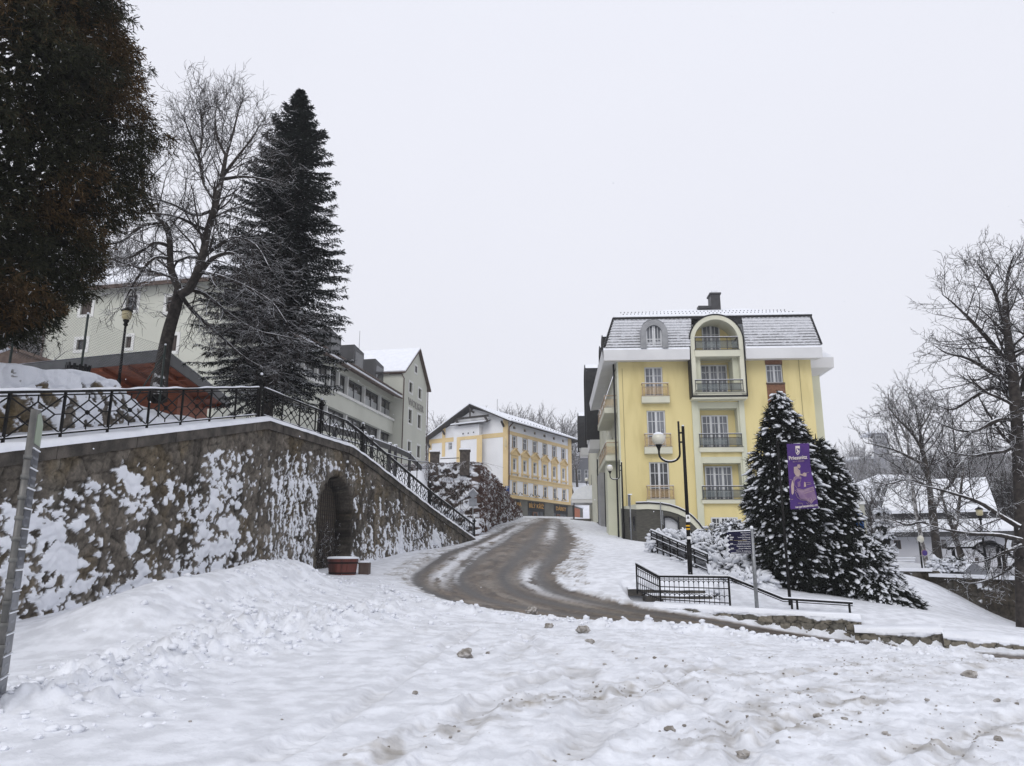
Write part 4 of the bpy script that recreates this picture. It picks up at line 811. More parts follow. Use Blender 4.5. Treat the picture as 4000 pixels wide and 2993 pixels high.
rows = [([(1068, 1106), (1165, 1203), (1258, 1295), (1350, 1386), (1437, 1471), (1522, 1555)], [728, 748, 770, 788, 808, 826], [832, 852, 872, 888, 907, 922]),
        ([(1070, 1103), (1165, 1198), (1258, 1290), (1350, 1382), (1440, 1468), (1525, 1552)], [930, 950, 970, 983, 1000, 1015], [1035, 1050, 1070, 1080, 1093, 1107]),
        ([(1070, 1105), (1170, 1205), (1264, 1298), (1356, 1390), (1445, 1478), (1530, 1562)], [1148, 1160, 1175, 1185, 1198, 1210], [1250, 1262, 1272, 1285, 1293, 1305]),
        ([(1075, 1097), (1173, 1194), (1267, 1286), (1355, 1376), (1443, 1461), (1528, 1545)], [635, 657, 680, 702, 721, 743], [665, 685, 706, 728, 747, 767])]
BW = []
for xs, t_, b_ in rows:
    zt_ = np.mean([h2((x[0]+x[1])/2, a)[1] for x, a in zip(xs, t_)]); zb_ = np.mean([h2((x[0]+x[1])/2, a)[1] for x, a in zip(xs, b_)])
    BW.append([(h2(x[0], a)[0], h2(x[1], a)[0], zb_, zt_) for x, a in zip(xs, b_)])
allh = [h for r in BW for h in r]
m = MB(); wall_holes(m, B2, 0, U2, zcor, zeave+.5, allh, .22, mi_rev=0)
uB = h1(300, 800)[0]; apx = h1(675, 440, 1.0); zL = h1(290, 775)[1]+.6
b1w = [(475, 508, 780, 842), (690, 728, 835, 930), (330+0, 331, 0, 1)][:2]
hb1 = [(h1(a, 880)[0], h1(b, 880)[0], h1(b, d)[1], h1(a, c)[1]) for a, b, c, d in b1w]
wall_holes(m, B1, uB, 0, z0b, zL-.6, hb1, .22)
m.add([B1.P(uB, 0, zL-.6), B1.P(0, 0, zL-.6), B1.P(0, 0, zeave+.5), B1.P(apx[0], 0, apx[1]-.25), B1.P(uB, 0, zL-.3)], [(0, 1, 2, 3, 4)])
m.quad(B2.P(U2, 0, z0b), B2.P(U2, uB, z0b), B2.P(U2, uB, zeave), B2.P(U2, 0, zeave)); m.build('wall', M_bw, bk)
m = MB(); wall_holes(m, B2, 0, U2, z0b, zcor, [(h2(1210, 1400)[0], h2(1365, 1400)[0], z0b, zcor-.25), (h2(1450, 1400)[0], h2(1578, 1400)[0], z0b+.9, zcor-.25), (h2(1060, 1400)[0], h2(1135, 1400)[0], z0b+.9, zcor-.25)], .3, mi=0); m.build('shop_plinth', M_bg, bk)
# trim
m = MB(); fb = lambda a, b, c, d, o=.06: m.fbox(B2, a, b, -.02, o, c, d)
ca, cb = h2(968, 900)[0], h2(1022, 900)[0]; da = h2(1583, 1000)[0]
fb(0.002, cb, zcor+.05, zeave+.3, .075); fb(da, U2-.002, zcor+.05, zeave+.3, .075); fb(cb, da, ztb-.22, ztb+.24, .055); fb(-.05, U2+.05, zm-.28, zm+.20, .09); fb(-.1, U2+.1, zm+.20, zm+.32, .2); fb(-.15, U2+.15, zcor-.12, zcor+.05, .30); fb(-.1, U2+.1, zcor+.05, zcor+.3, .12)
fc = lambda a, b, c, d, o=.06: m.fbox(B1, a, b, -.02, o, c, d)
g = lambda x: h1(x, 800)[0]; zbl = (h1(300, 778)[1]+h1(960, 700)[1])/2
fc(uB, -.003, zbl-.3, zbl+.3, .05); fc(-.75, -.004, z0b, zeave+.4, .07); fc(uB, g(322), z0b, zL-.7, .07); fc(g(420), g(447), zbl-2.3, zbl+2.6, .065)
m.build('yellow_trim', M_by, bk)
m = MB(); m.fbox(B1, g(555), g(790), -.05, .8, z0b+1, zbl+1.65); m.build('stair_bay', M_bw, bk)
m = MB(); Bb = Frame(*(B1.P(0, .8, 0)[:2]), R(-31.4)); hbv = lambda x, y: Bb.hit(*z5(x, y)); gb_ = lambda x: hbv(x, 800)[0]
for a, b in ((gb_(555), gb_(588)), (gb_(740), gb_(788))): m.fbox(Bb, a, b, -.02, .06, z0b+1, zbl+.1)
m.fbox(Bb, gb_(588), gb_(740), -.02, .05, zbl-.35, zbl+.1); m.build('bay_trim', M_by, bk)
zsr = zbl+1.65; m = MB(); slab(m, Bb.P(gb_(520), .7, zsr+.0), Bb.P(gb_(835), .7, zsr+.0), Bb.P(gb_(835), -.8, zsr+.5), Bb.P(gb_(520), -.8, zsr+.5), .1, 0); slab(m, Bb.P(gb_(520), .72, zsr+.12), Bb.P(gb_(835), .72, zsr+.12), Bb.P(gb_(835), -.8, zsr+.62), Bb.P(gb_(520), -.8, zsr+.62), .12, 1); m.build('bay_roof', [M_timb, M_snowflat], bk)
for a, b, c, d in ((600, 628, 682, 712), (648, 675, 678, 706), (697, 723, 670, 698)):
    u0, u1 = hbv(a, 690)[0], hbv(b, 690)[0]; zt_, zb_ = hbv(a, c)[1], hbv(b, d)[1]; window(bk, Bb, u0, u1, zb_, zt_, .005, 1, (1.,), .13, .05, M_bw, M_glassd, 'small_window')
for h in hb1: window(bk, B1, *h, -.2, 2, (.68, 1.), .1, .06, None, M_glass)
for ri, r in enumerate(BW):
    for h in r:
        o = window(bk, B2, *h, -.19, 2 if ri < 3 else 1, (.66, 1.) if ri < 3 else (1.,), .09, .07, M_white if ri < 3 else M_tan, M_glass if ri < 3 else M_glassd)
        m = MB(); a, b, c, d = h
        if ri in (0, 2): m.fbox(B2, a-.12, a, 0, .03, c, d+.12); m.fbox(B2, b, b+.12, 0, .03, c, d+.12); m.fbox(B2, a, b, 0, .03, d, d+.12); m.fbox(B2, a-.2, b+.2, 0, .12, c-.12, c)
        if ri == 1:
            e = .42
            for x0, x1 in ((a-e, a-.08), (b+.08, b+e)): m.fbox(B2, x0, x1, 0, .10, c-.35, d+.45)
            m.fbox(B2, a-.08, b+.08, 0, .09, d+.05, d+.45); m.fbox(B2, a-e-.2, b+e+.2, 0, .2, d+.45, d+.6); m.fbox(B2, a-e-.12, b+e+.12, 0, .2, c-.5, c-.32)
            cx = (a+b)/2; hw = (b-a)/2+e+.22; m.fprism(B2, [(cx-hw, d+.6), (cx+hw, d+.6), (cx, d+1.35)], 0, .10); m.add([B2.P(cx-hw, .28, d+.6), B2.P(cx, .28, d+1.38), B2.P(cx+hw, .28, d+.6), B2.P(cx-hw, 0, d+.72), B2.P(cx, 0, d+1.5), B2.P(cx+hw, 0, d+.72)], [(0, 1, 4, 3), (1, 2, 5, 4)]); m.bar(B2.P(cx-hw, .2, d+.66), B2.P(cx, .2, d+1.4), .2, .11); m.bar(B2.P(cx+hw, .2, d+.66), B2.P(cx, .2, d+1.4), .2, .11)
            for x0 in (a-e, b+e-.18): m.fbox(B2, x0, x0+.18, 0, .14, c-.75, c-.5)
        if ri < 3: m.build('surround', M_by if ri else M_tan, o)
# roof with timber brackets
hw2 = -uB/2; uR1 = -apx[0]
ru = (zeave-apx[1])/(uR1); ov = 1.1
eA = B2.P(-1.1, ov, zeave+ru*ov*.9+.15); eB = B2.P(U2+1.0, ov, zeave+ru*ov*.9+.15); rA = B2.P(-1.1, -uR1, apx[1]+.1); rr_ = h2(1310, 597, -uR1); rB_ = B2.P(min(max(rr_[0], U2*.5), U2-3), -uR1, apx[1]+.1); lA = B2.P(-1.1, uB-.9, zL-.75); lB = B2.P(U2+1, uB-.9, zL-.75)
m = MB(); slab(m, eA, eB, rB_, rA, .14); slab(m, rA, rB_, lB, lA, .14); m.add([eB, lB, rB_], [(0, 1, 2)]); m.build('roof', M_timb, bk)
up = A([0, 0, .2]); m = MB(); slab(m, eA+up, eB+up, rB_+up, rA+up, .14); slab(m, rA+up, rB_+up, lB+up, lA+up, .14); m.add([eB+up, lB+up, rB_+up*1.5], [(0, 1, 2)]); m.build('roof_snow', M_snowflat, bk)
m = MB()
for i in range(22):
    u = U2*(i+.5)/22; k = .3; w_ = ov-1.2; p = B2.P(u, w_, zeave+ru*(w_)*1.0+.62); m.fbox(B2, u-.05, u+.05, w_-.05, w_+.05, p[2]-.06, p[2]+.05)
m.build('snow_guard', M_grey, bk)
m = MB(); Bt = B1.P; wt = .95
def bt(x, y): u, z = h1(x, y, wt); return Bt(u, wt, z)
for a, b in (((676, 452), (676, 552)), ((552, 560), (845, 528)), ((676, 480), (712, 500)), ((808, 528), (840, 585)), ((548, 572), (578, 618))): m.bar(bt(*a), bt(*b), .22, .26)
for a, b in (((545, 570), (578, 620)), ((965, 580), (988, 630)), ((425, 670), (440, 700)), ((290, 790), (305, 820))):
    q1 = bt(*a); u, z = h1(*b, 0.05); m.bar(q1, Bt(u, .05, z), .2, .24)
m.build('gable_timbers', M_timb, bk)
m = MB(); m.tube([B2.P(.25, .9, zeave+.1), B2.P(.0, .22, zeave-.7), B2.P(-.03, .2, zeave-1.0), B2.P(-.03, .2, z0b+1)], .08, 6); m.build('downpipe', mat('copper_pipe', (.10, .045, .03), .5), bk)
m = MB(); m.tube([B2.P(6, -uR1, apx[1]), B2.P(6, -uR1, h1(828, 292)[1])], .04, 5); m.build('lightning_rod', M_grey, bk)
m = MB(); u, z = h2(998, 780); m.tube([B2.P(u+.22*math.cos(a), .1, z+.55*math.sin(a)) for a in np.linspace(0, 6.28, 14)], .05, 5); m.bar(B2.P(u, .1, z-.9), B2.P(u, .1, z+.9), .07); m.build('emblem', mat('gold_emblem', (.7, .6, .4), .5), bk)
# shopfronts
M_gold = mat('gold_letters', (.55, .29, .05), .5)
for nm, a, b, zl, dr in (('KÁVA', 1060, 1135, z0b+.9, None), ('BÍLÝ KŘÍŽ', 1210, 1365, z0b, (1262, 1302)), ('DÁRKY', 1450, 1578, z0b+.9, None)):
    u0, u1 = h2(a, 1400)[0], h2(b, 1400)[0]; o = MB(); o.fbox(B2, u0+.03, u1-.03, -.14, .02, zcor-1.55, zcor-.27); s_ = o.build('shop_sign', M_black, bk)
    o = MB(); o.text(nm, B2.P((u0+u1)/2+(.2 if nm == 'KÁVA' else 0), .03, zcor-1.08), B2.u, (0, 0, 1), .80, 'CENTER', .01, bold=.004, sx=1.2); o.build('lettering', M_gold, s_)
    o = MB(); n = 4
    for i in range(n+1): u = u0+(u1-u0)*i/n; o.fbox(B2, u-.05, u+.05, -.2, -.12, zl, zcor-1.55)
    o.fbox(B2, u0, u1, -.2, -.11, zl, zl+.12); f_ = o.build('shop_window', M_dgrey, bk); o = MB(); o.quad(B2.P(u0, -.17, zl), B2.P(u1, -.17, zl), B2.P(u1, -.17, zcor-1.5), B2.P(u0, -.17, zcor-1.5)); o.build('pane', M_glass, f_)
    if dr or nm == 'DÁRKY':
        d0, d1 = (h2(dr[0], 1400)[0], h2(dr[1], 1400)[0]) if dr else (h2(1480, 1400)[0], h2(1512, 1400)[0]); o = MB(); o.fbox(B2, d0, d0+.16, -.16, -.06, zl, zcor-1.6); o.fbox(B2, d1-.16, d1, -.16, -.06, zl, zcor-1.6); o.fbox(B2, d0+.16, d1-.16, -.16, -.06, zl, zl+.9) if dr else None; o.fbox(B2, d0+.16, d1-.16, -.16, -.07, zcor-1.8, zcor-1.6); o.build('shop_door', M_door, bk)
for x, y in ((1060, 1262), (1120, 1270), (1222, 1282), (1280, 1292), (1340, 1300), (1455, 1305), (1520, 1313)):
    u, z = h2(x, y); m = MB(); m.tube([B2.P(u, .05, zcor+.35), B2.P(u, .3, zcor+.75), B2.P(u, .6, zcor+.6)], .035, 5); m.blob(B2.P(u, .62, zcor+.5), .1, n=6); m.build('sign_lamp', M_ironp, bk)
# low annex with orange door, grey house behind
p0, p1 = at(*z5(1628, 1470), 121), at(*z5(1720, 1470), 128); Fx = Frame(p0[0], p0[1], math.atan2(p1[1]-p0[1], p1[0]-p0[0])); L_ = math.hypot(*(p1-p0)[:2]); an = thing('low_annex', 'low grey annex with bright orange door right of the corner house', 'annex', (p0[0], p0[1], 7)); zt_ = Fx.hit(*z5(1640, 1362))[1]; zt2 = Fx.hit(*z5(1712, 1388))[1]
m = MB(); m.fprism(Fx, [(0, 5.5), (L_, 5.5), (L_, zt2), (0, zt_)], -3, 0); m.build('wall', M_bg, an); m = MB(); m.fprism(Fx, [(-.1, zt_), (L_+.1, zt2), (L_+.1, zt2+.3), (-.1, zt_+.3)], -3, .15); m.build('snow', M_snowflat, an)
a, b = Fx.hit(*z5(1640, 1470)), Fx.hit(*z5(1688, 1393)); m = MB(); m.fbox(Fx, a[0], b[0], -.02, .05, 5.5, b[1]); m.build('door', mat('orange_door', (.42, .11, .025), .6, (.36, .09, .02), 3), an)
p0, p1 = at(2226, 1900, 150), at(2330, 1900, 150); gh = thing('grey_house', 'plain grey house behind the corner house', 'house', (p0[0], 150, 9)); Fg = Frame(p0[0], 150, R(4)); W = p1[0]-p0[0]; zt_ = Fg.hit(2240, 1780)[1]; M_gh = mat('grey_render', (.17, .175, .19), .9, (.14, .145, .16), .3)
hs = [(x, x+1.3, z, z+2.3) for x in (1.0, 3.0) for z in (Fg.hit(2240, 1960)[1], Fg.hit(2240, 1880)[1])]
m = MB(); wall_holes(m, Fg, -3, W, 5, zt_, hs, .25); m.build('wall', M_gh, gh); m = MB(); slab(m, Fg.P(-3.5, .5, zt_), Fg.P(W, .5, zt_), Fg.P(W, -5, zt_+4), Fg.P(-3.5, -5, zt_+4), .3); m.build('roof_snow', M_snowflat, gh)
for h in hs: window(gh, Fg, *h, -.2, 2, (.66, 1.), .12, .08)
# ================================================================== YELLOW SPA HOUSE
zA = lambda x, y: (2250+x/3.009, 1100+y/3.009); zB = lambda x, y: (2250+x/3.009, 1600+y/3.009); zC = lambda x, y: (2650+x/3.009, 1150+y/3.009)
YC = at(2425, 1750, 55); YF = Frame(YC[0], YC[1], R(-3)); YS = Frame(YC[0], YC[1], R(-93))
fA = lambda x, y, w=0: YF.hit(*zA(x, y), w); fB = lambda x, y, w=0: YF.hit(*zB(x, y), w); fC = lambda x, y, w=0: YF.hit(*zC(x, y), w)
M_yel = mat('yellow_render', (.70, .595, .295), .9, (.58, .485, .225), 1.3, .25, 30, stretch=(1, 1, .22), lo=.42, hi=.8); M_cream = mat('cream_render', (.63, .62, .50), .85, (.57, .565, .46), .7, .2, 25); M_mint = mat('pale_mint_render', (.61, .61, .48), .85, (.56, .565, .44), .6, .2, 25)
M_fasc = mat('white_fascia', (.70, .70, .70), .7, (.63, .63, .635), .5); M_brk = mat('brown_brick', (.20, .10, .055), .9, (.15, .07, .04), 9, .4, 20); M_plin = mat('dark_slate_brick', (.055, .053, .044), .8, (.085, .08, .065), 3, .6, 12, stretch=(1, 1, 6))
M_amber = mat('amber_panel', (.60, .42, .20), .3, (.5, .34, .16), 2); M_smoke = mat('smoke_panel', (.09, .11, .11), .15, (.13, .15, .15), 1.5, spec=.6)
for _m, _a in ((M_amber, .42), (M_smoke, .72)): _m.node_tree.nodes['Principled BSDF'].inputs['Alpha'].default_value = _a
M_curt = mat('window_glass_curtained', (.10, .108, .125), .12, (.19, .20, .225), 3.5, stretch=(1, 1, .12), spec=.6, lo=.42, hi=.6)
M_tile = mat('snowy_tiles', (.5, .5, .5), .75, scale=9, attr='tone', bump=.5, bscale=30, tint=.96)
yh = thing('spa_house', 'yellow four-storey spa house with snowy mansard roof and arched balcony bay', 'hotel', (YC[0], YC[1], 2.5))
U = YF.hit(3183, 1600)[0]; zs = (fA(700, 945)[1]+fC(1100, 775)[1])/2; zf0 = (fA(700, 935, 1.1)[1]+fC(1200, 740, 1.1)[1])/2; zf1 = (fA(700, 812, 1.1)[1]+fC(1200, 625, 1.1)[1])/2; zmt = (fA(600, 440, .3)[1]+fC(1200, 235, .3)[1])/2; zb = -1.0
def rect(fn, x0, x1, y0, y1, w=0): c = (y0+y1)/2; return fn(x0, c, w)[0], fn(x1, c, w)[0], fn((x0+x1)/2, y1, w)[1], fn((x0+x1)/2, y0, w)[1]
fr = [rect(fA, 808, 1022, 1005, 1345), rect(fB, 837, 1056, 12, 437), rect(fB, 866, 1100, 617, 1055)]
rw_ = rect(fC, 1030, 1228, 825, 1040)
bl0, bl1 = fB(1400, 600)[0]-.12, fB(1470, 600)[0]; br0, br1 = fC(715, 1500)[0], fC(770, 1500)[0]; rdp = -.85
lo = [(bl1, br0, fB(1600, 500)[1]+.05, fC(450, 1245)[1]-.15), (bl1, br0, fB(1700, 1105)[1]+.05, fB(1700, 500)[1]-.35), (bl1, br0, zb, fB(1700, 1105)[1]-.32)]
up = (bl1, br0, lo[0][3]+.3, zs)
m = MB(); wb = .95; fu = lambda x, y: fC(x, y, wb); x0b, x1b = fu(145, 900)[0]-.02, fu(800, 900)[0]; zbb = fu(480, 1200)[1]
wall_holes(m, YF, 0, U, zb, zs, fr+[rw_]+lo[:2]+[(x0b+.1, x1b-.1, zbb+.1, zs)], .20)
for h in lo[:2]:
    wall_holes(m, YF, h[0], h[1], h[2]-.3, h[3]+.1, [], w=rdp)
m.quad(YF.P(U, 0, zb), YF.P(U, -6, zb), YF.P(U, -6, zs), YF.P(U, 0, zs)); m.build('front_wall', M_yel, yh)
m = MB()
for h in lo[:2]: m.fbox(YF, h[0]-.02, h[0]+.10, rdp, .02, h[2], h[3]); m.fbox(YF, h[1]-.10, h[1]+.02, rdp, .02, h[2], h[3]); m.fbox(YF, h[0]+.1, h[1]-.1, rdp, .018, h[3]-.45, h[3])
for a, b in ((bl1-.48, bl1-.02), (br0+.02, br0+.40)): m.fbox(YF, a, b, -.05, .16, zb, lo[0][3]+.1)
m.build('cream_piers', M_mint, yh)
Fr = YF
def bal(F, u0, u1, w0, w1, z0, z1, zr, mg, side=True, posts=4, ml=None, M_slab=None):
    o = MB(); o.fbox(F, u0, u1, w0, w1, z0, z1); o = o.build('balcony', M_slab or M_cream, yh); ml = ml or M_grey
    e = .07; m = MB(); m.fbox(F, u0-.03, u1+.03, w1-.06, w1+.03, z1, z1+.03)
    if w0 < w1-.3:
        for u in (u0+e, u1-e): m.bar(F.P(u, w0, zr), F.P(u, w1-e, zr), .06, .07); m.bar(F.P(u, w0, z1+.12), F.P(u, w1-e, z1+.12), .03)
    m.bar(F.P(u0+e, w1-e, zr), F.P(u1-e, w1-e, zr), .06, .07); H = zr-z1
    m.bar(F.P(u0+e, w1-e, z1+.16), F.P(u1-e, w1-e, z1+.16), .03); m.bar(F.P(u0+e, w1-e, zr-H*.27), F.P(u1-e, w1-e, zr-H*.27), .03)
    for i in range(posts): u = u0+e+(u1-u0-2*e)*i/(posts-1); m.bar(F.P(u, w1-e, z1), F.P(u, w1-e, zr), .045, up=(0, 1, 0))
    m.build('balcony_rail', ml, o); m = MB(); m.quad(F.P(u0+e, w1-e-.03, z1+.18), F.P(u1-e, w1-e-.03, z1+.18), F.P(u1-e, w1-e-.03, zr-H*.28), F.P(u0+e, w1-e-.03, zr-H*.28)); 
    if w0 < w1-.3:
        for u in (u0+e+.02, u1-e-.02): m.quad(F.P(u, w0, z1+.18), F.P(u, w1-e-.03, z1+.18), F.P(u, w1-e-.03, zr-H*.28), F.P(u, w0, zr-H*.28))
    m.build('glass_panel', mg, o)
    m = MB(); m.fbox(F, u0+.03, u1-.03, w1-.1, w1-.03, zr+.035, zr+.06); m.build('snow', M_snowflat, o); return o
M_amr = mat('tan_rail', (.34, .25, .17), .6, (.4, .3, .2), 5)
# French windows with amber balconies
for (fn, w_, sl, rl) in ((fA, fr[0], (775, 1103, 1345, 1422), 1195), (fB, fr[1], (808, 1135, 437, 517), 287), (fB, fr[2], (835, 1168, 1055, 1130), 898)):
    h = w_; rws = (.70, 1.) if fn is fA else (.36, .70, 1.)
    window(yh, YF, h[0]+.02, h[1]-.02, h[2], h[3], -.16, 4, (.30, .72, 1.), .09, .045, None, M_curt if h is not fr[2] else M_glassd, 'french_window', thick=(2,), tw=.16)
    b = rect(fn, *sl, .42); bal(YF, b[0], b[1], .0, .42, b[2], b[3], fn((sl[0]+sl[1])/2, rl, .42)[1], M_amber, posts=3, ml=M_amr)
# right window with brick panels
window(yh, YF, rw_[0]+.02, rw_[1]-.02, rw_[2], rw_[3], -.16, 4, (.70, 1.), .08, .045, None, M_curt, thick=(2,), tw=.15)
m = MB(); m.fbox(YF, rw_[0]-.02, rw_[1], -.1, .03, rw_[3], zs); m.fbox(YF, rw_[0]-.02, rw_[1]+.08, -.1, .03, rw_[2]-7, rw_[2]-.12); m.build('brick_panel', M_brk, yh)
m = MB(); m.fbox(YF, rw_[0]-.05, rw_[1]+.08, -.1, .10, rw_[2]-.12, rw_[2]); m.build('window_sill', M_brown, yh)
# triple windows of the loggias and the ground floor
def triple(h, w, mg, z0=None): return window(yh, YF, h[0], h[1], h[2] if z0 is None else z0, h[3], w, 6, (.30, .80, 1.), .09, .045, None, mg, 'balcony_window', thick=(2, 4), tw=.16)
Lw = [rect(fB, 1478, 1790, 70, 440, rdp), rect(fB, 1520, 1840, 668, 1055, rdp)]
for h, z in zip(Lw, lo): triple(h, rdp+.02, M_curt, z[2])
gw = rect(fB, 1590, 1905, 1268, 1505); window(yh, YF, gw[0], gw[1], gw[2], gw[3], .01, 6, (.72, 1.), .09, .045, None, M_glassd, 'ground_floor_window', thick=(2, 4), tw=.22)
m = MB(); m.fbox(YF, gw[0]-.15, gw[1]+.15, 0, .12, gw[2]-.12, gw[2]); m.build('window_sill', M_fasc, yh)
for (sl, rl), z in zip((((1470, 1935, 445, 500), 290), ((1512, 1960, 1060, 1105), 905)), lo):
    b = rect(fB, *sl, .1); bal(YF, bl1-.12, br0+.12, -.6, .26, b[2], b[3], fB(1700, rl, .1)[1], M_smoke, posts=4, ml=M_dgrey)
# ---- projecting arched bay
wb = .95; fu = lambda x, y: fC(x, y, wb)
x0b, x1b = fu(145, 900)[0]-.02, fu(800, 900)[0]; zbb = fu(480, 1200)[1]; ztop = fu(425, 228)[1]; cu = (x0b+x1b)/2; rad = (x1b-x0b)/2; zsp = ztop-rad*1.02
def arch(r, n=22): return [(cu+r*math.cos(a), zsp+r*1.02*math.sin(a)) for a in np.linspace(0, math.pi, n)]
def ring(m, r0, r1, zb0, zb1, w0, w1, mi=0):
    o = [(cu+r1, zb0)]+arch(r1)+[(cu-r1, zb0)]; i = [(cu+r0, zb1)]+arch(r0)+[(cu-r0, zb1)]; n = len(o)
    for k in range(n-1):
        (a, b), (c, d) = (o[k], o[k+1]), (i[k], i[k+1])
        m.quad(YF.P(a[0], w1, a[1]), YF.P(b[0], w1, b[1]), YF.P(d[0], w1, d[1]), YF.P(c[0], w1, c[1]), mi); m.quad(YF.P(b[0], w1, b[1]), YF.P(a[0], w1, a[1]), YF.P(a[0], w0, a[1]), YF.P(b[0], w0, b[1]), mi); m.quad(YF.P(c[0], w1, c[1]), YF.P(d[0], w1, d[1]), YF.P(d[0], w0, d[1]), YF.P(c[0], w0, c[1]), mi)
m = MB(); ring(m, rad-.10, rad, zbb, zbb, -2.2, wb); m.fbox(YF, x0b, x1b, -.1, wb, zbb-.02, zbb+.10); m.build('bay_cladding', M_black, yh)
m = MB(); ring(m, rad-.42, rad-.10, zbb+.1, zbb+.1, -1.4, wb-.03); m.fbox(YF, x0b+.1, x1b-.1, -.1, wb-.03, zbb+.10, zbb+.25); m.fbox(YF, x0b+.04, x1b-.04, -.1, wb-.06, zbb-.16, zbb-.02); m.build('bay_lining', M_cream, yh)
wr = -.9; zf2 = fC(430, 700, wb)[1]
m = MB(); m.quad(YF.P(x0b, wr, zbb), YF.P(x1b, wr, zbb), YF.P(x1b, wr, zsp), YF.P(x0b, wr, zsp)); m.add([YF.P(cu, wr, zsp)]+[YF.P(u, wr, z) for u, z in arch(rad-.1)], [(0, k, k+1) for k in range(1, 22)]); m.build('bay_back_wall', M_yel, yh)
m = MB()
for a, b in ((x0b+.35, x0b+.85), (x1b-.85, x1b-.35)): m = MB(); m.fbox(YF, a, b, wr, wb-.5, zbb+.2, zf2); m.build('bay_pier', M_mint, yh)
h = rect(fA, 1480, 1690, 515, 800, wr); window(yh, YF, h[0], h[1], zf2+.1, h[3], wr+.02, 4, (.4, .72, 1.), .09, .045, None, M_curt, 'balcony_door', thick=(2,), tw=.15)
h = rect(fA, 1465, 1775, 985, 1290, wr); triple(h, wr+.02, M_curt, zbb+.3)
b = rect(fA, 1348, 1932, 805, 880, wb); bal(YF, x0b+.40, x1b-.40, wr, wb+.04, b[2], b[3], fA(1640, 655, wb)[1], M_smoke, posts=5, ml=M_dgrey)
z1 = fC(460, 1150, wb)[1]; bal(YF, x0b+.25, x1b-.25, wb-.4, wb+.06, zbb+.26, z1, fC(460, 1008, wb)[1], M_smoke, posts=5, ml=M_dgrey)
# ---- fascia and mansard
ovr = .5; ovl = 1.15
side_u = YS.hit(2306, 1575, 1.15)[0]
m = MB()
m.fbox(YF, -ovl, x0b-.03, -.2, 1.1, zs, zs+.05); m.fbox(YF, x1b+.03, U+ovr, -.2, 1.1, zs, zs+.05)
def fasc(a, b): m.add([YF.P(a, 1.1, zf0), YF.P(b, 1.1, zf0), YF.P(b, 1.22, zf1), YF.P(a, 1.22, zf1), YF.P(a, .1, zs), YF.P(b, .1, zs), YF.P(b, .9, zf1), YF.P(a, .9, zf1)], [(0, 1, 2, 3), (4, 5, 1, 0), (3, 2, 6, 7), (5, 6, 2, 1), (4, 0, 3, 7)])
fasc(-ovl, x0b-.02); fasc(x1b+.02, U+ovr)
S = YS.P
m.add([S(1.1, 1.15, zf0), S(side_u, 1.15, zf0), S(side_u, 1.25, zf1), S(1.2, 1.25, zf1), S(0, .05, zs), S(side_u, .05, zs), S(side_u, 0, zf1)], [(1, 0, 3, 2), (0, 1, 5, 4), (1, 2, 6, 5)])
m.build('eaves', M_fasc, yh)
def tiles(pa, pb, pc, pd, nrow, nx):   # lower left, lower right, upper right, upper left
    m = MB(); r = nrow*6; s = np.linspace(0, 1, nx); t = np.linspace(0, 1, r+1); T_, S_ = np.meshgrid(t, s, indexing='ij')
    P = (pa*(1-S_[..., None])+pb*S_[..., None])*(1-T_[..., None])+(pd*(1-S_[..., None])+pc*S_[..., None])*T_[..., None]
    n = np.cross(pb-pa, pd-pa); n /= np.linalg.norm(n); ph = (T_*nrow) % 1.0; L = np.linalg.norm(pb-pa); x = S_*L; row = np.floor(T_*nrow-1e-6)
    scal = .5+.5*np.cos(x*2*np.pi/.34+row*math.pi); cover = (1-ph)*.055+.02*scal*(ph < .25)
    P = P+n*cover[..., None]
    k = fbm(x*2.6, row*1.7+ph*.5, 3, 601); th = .36+.28*sstep(.62, 0, T_)-.1*sstep(.75, 1., T_)+.12*sstep(.94, .99, T_)
    dark = sstep(.36, .05, np.abs(ph-.12+.12*scal))*sstep(th+.30, th+.0, 1.12-k-.25*0-.5*(1-th))
    dark = np.clip(sstep(.30, .10, ph+.10*scal)*sstep(.66-.45*th, .86-.45*th, k+.12)*(.35+.75*sstep(.75, .15, T_)), 0, 1)
    dark = np.maximum(dark, sstep(.945, .96, T_))
    c = A([.60, .61, .64])*(1-dark[..., None])+A([.035, .034, .036])*dark[..., None]
    m.add(P.reshape(-1, 3), grid_faces(r+1, nx), 0, c.reshape(-1, 3)); return m
m = MB()
for a, b in ((-ovl, x0b-.02), (x1b+.02, U+ovr)): m.hexa([YF.P(a, 1.2, zf1), YF.P(b, 1.2, zf1), YF.P(b, .85, zf1), YF.P(a, .85, zf1), YF.P(a, 1.14, zf1+.16), YF.P(b, 1.14, zf1+.16), YF.P(b, .85, zf1+.34), YF.P(a, .85, zf1+.34)])
m.build('eaves_snow', M_snowflat, yh)
pl_l = YF.P(-ovl+.08, 1.12, zf1+.18); pl_r = YF.P(U+ovr, 1.12, zf1+.18); ur = YF.P(U+.15, .3, zmt); ul_ = YF.P(-.25, .3, zmt)
fx = lambda f: (pl_l*(1-f)+pl_r*f, ul_*(1-f)+ur*f)
fa_, fb_ = (x0b+ovl)/(U+ovl+ovr), (x1b+ovl)/(U+ovl+ovr)
tiles(fx(0)[0], fx(fa_)[0], fx(fa_)[1], fx(0)[1], 11, 260).build('mansard', M_tile, yh); tiles(fx(fb_)[0], fx(1)[0], fx(1)[1], fx(fb_)[1], 11, 260).build('mansard', M_tile, yh)
m = MB(); m.hexa([YF.P(-.3, .42, zmt-.22), YF.P(U+.25, .42, zmt-.22), YF.P(U+.25, -1, zmt-.22), YF.P(-.3, -1, zmt-.22), YF.P(-.3, .42, zmt+.02), YF.P(U+.3, .42, zmt+.02), YF.P(U+.3, -1, zmt+.02), YF.P(-.3, -1, zmt+.02)]); 
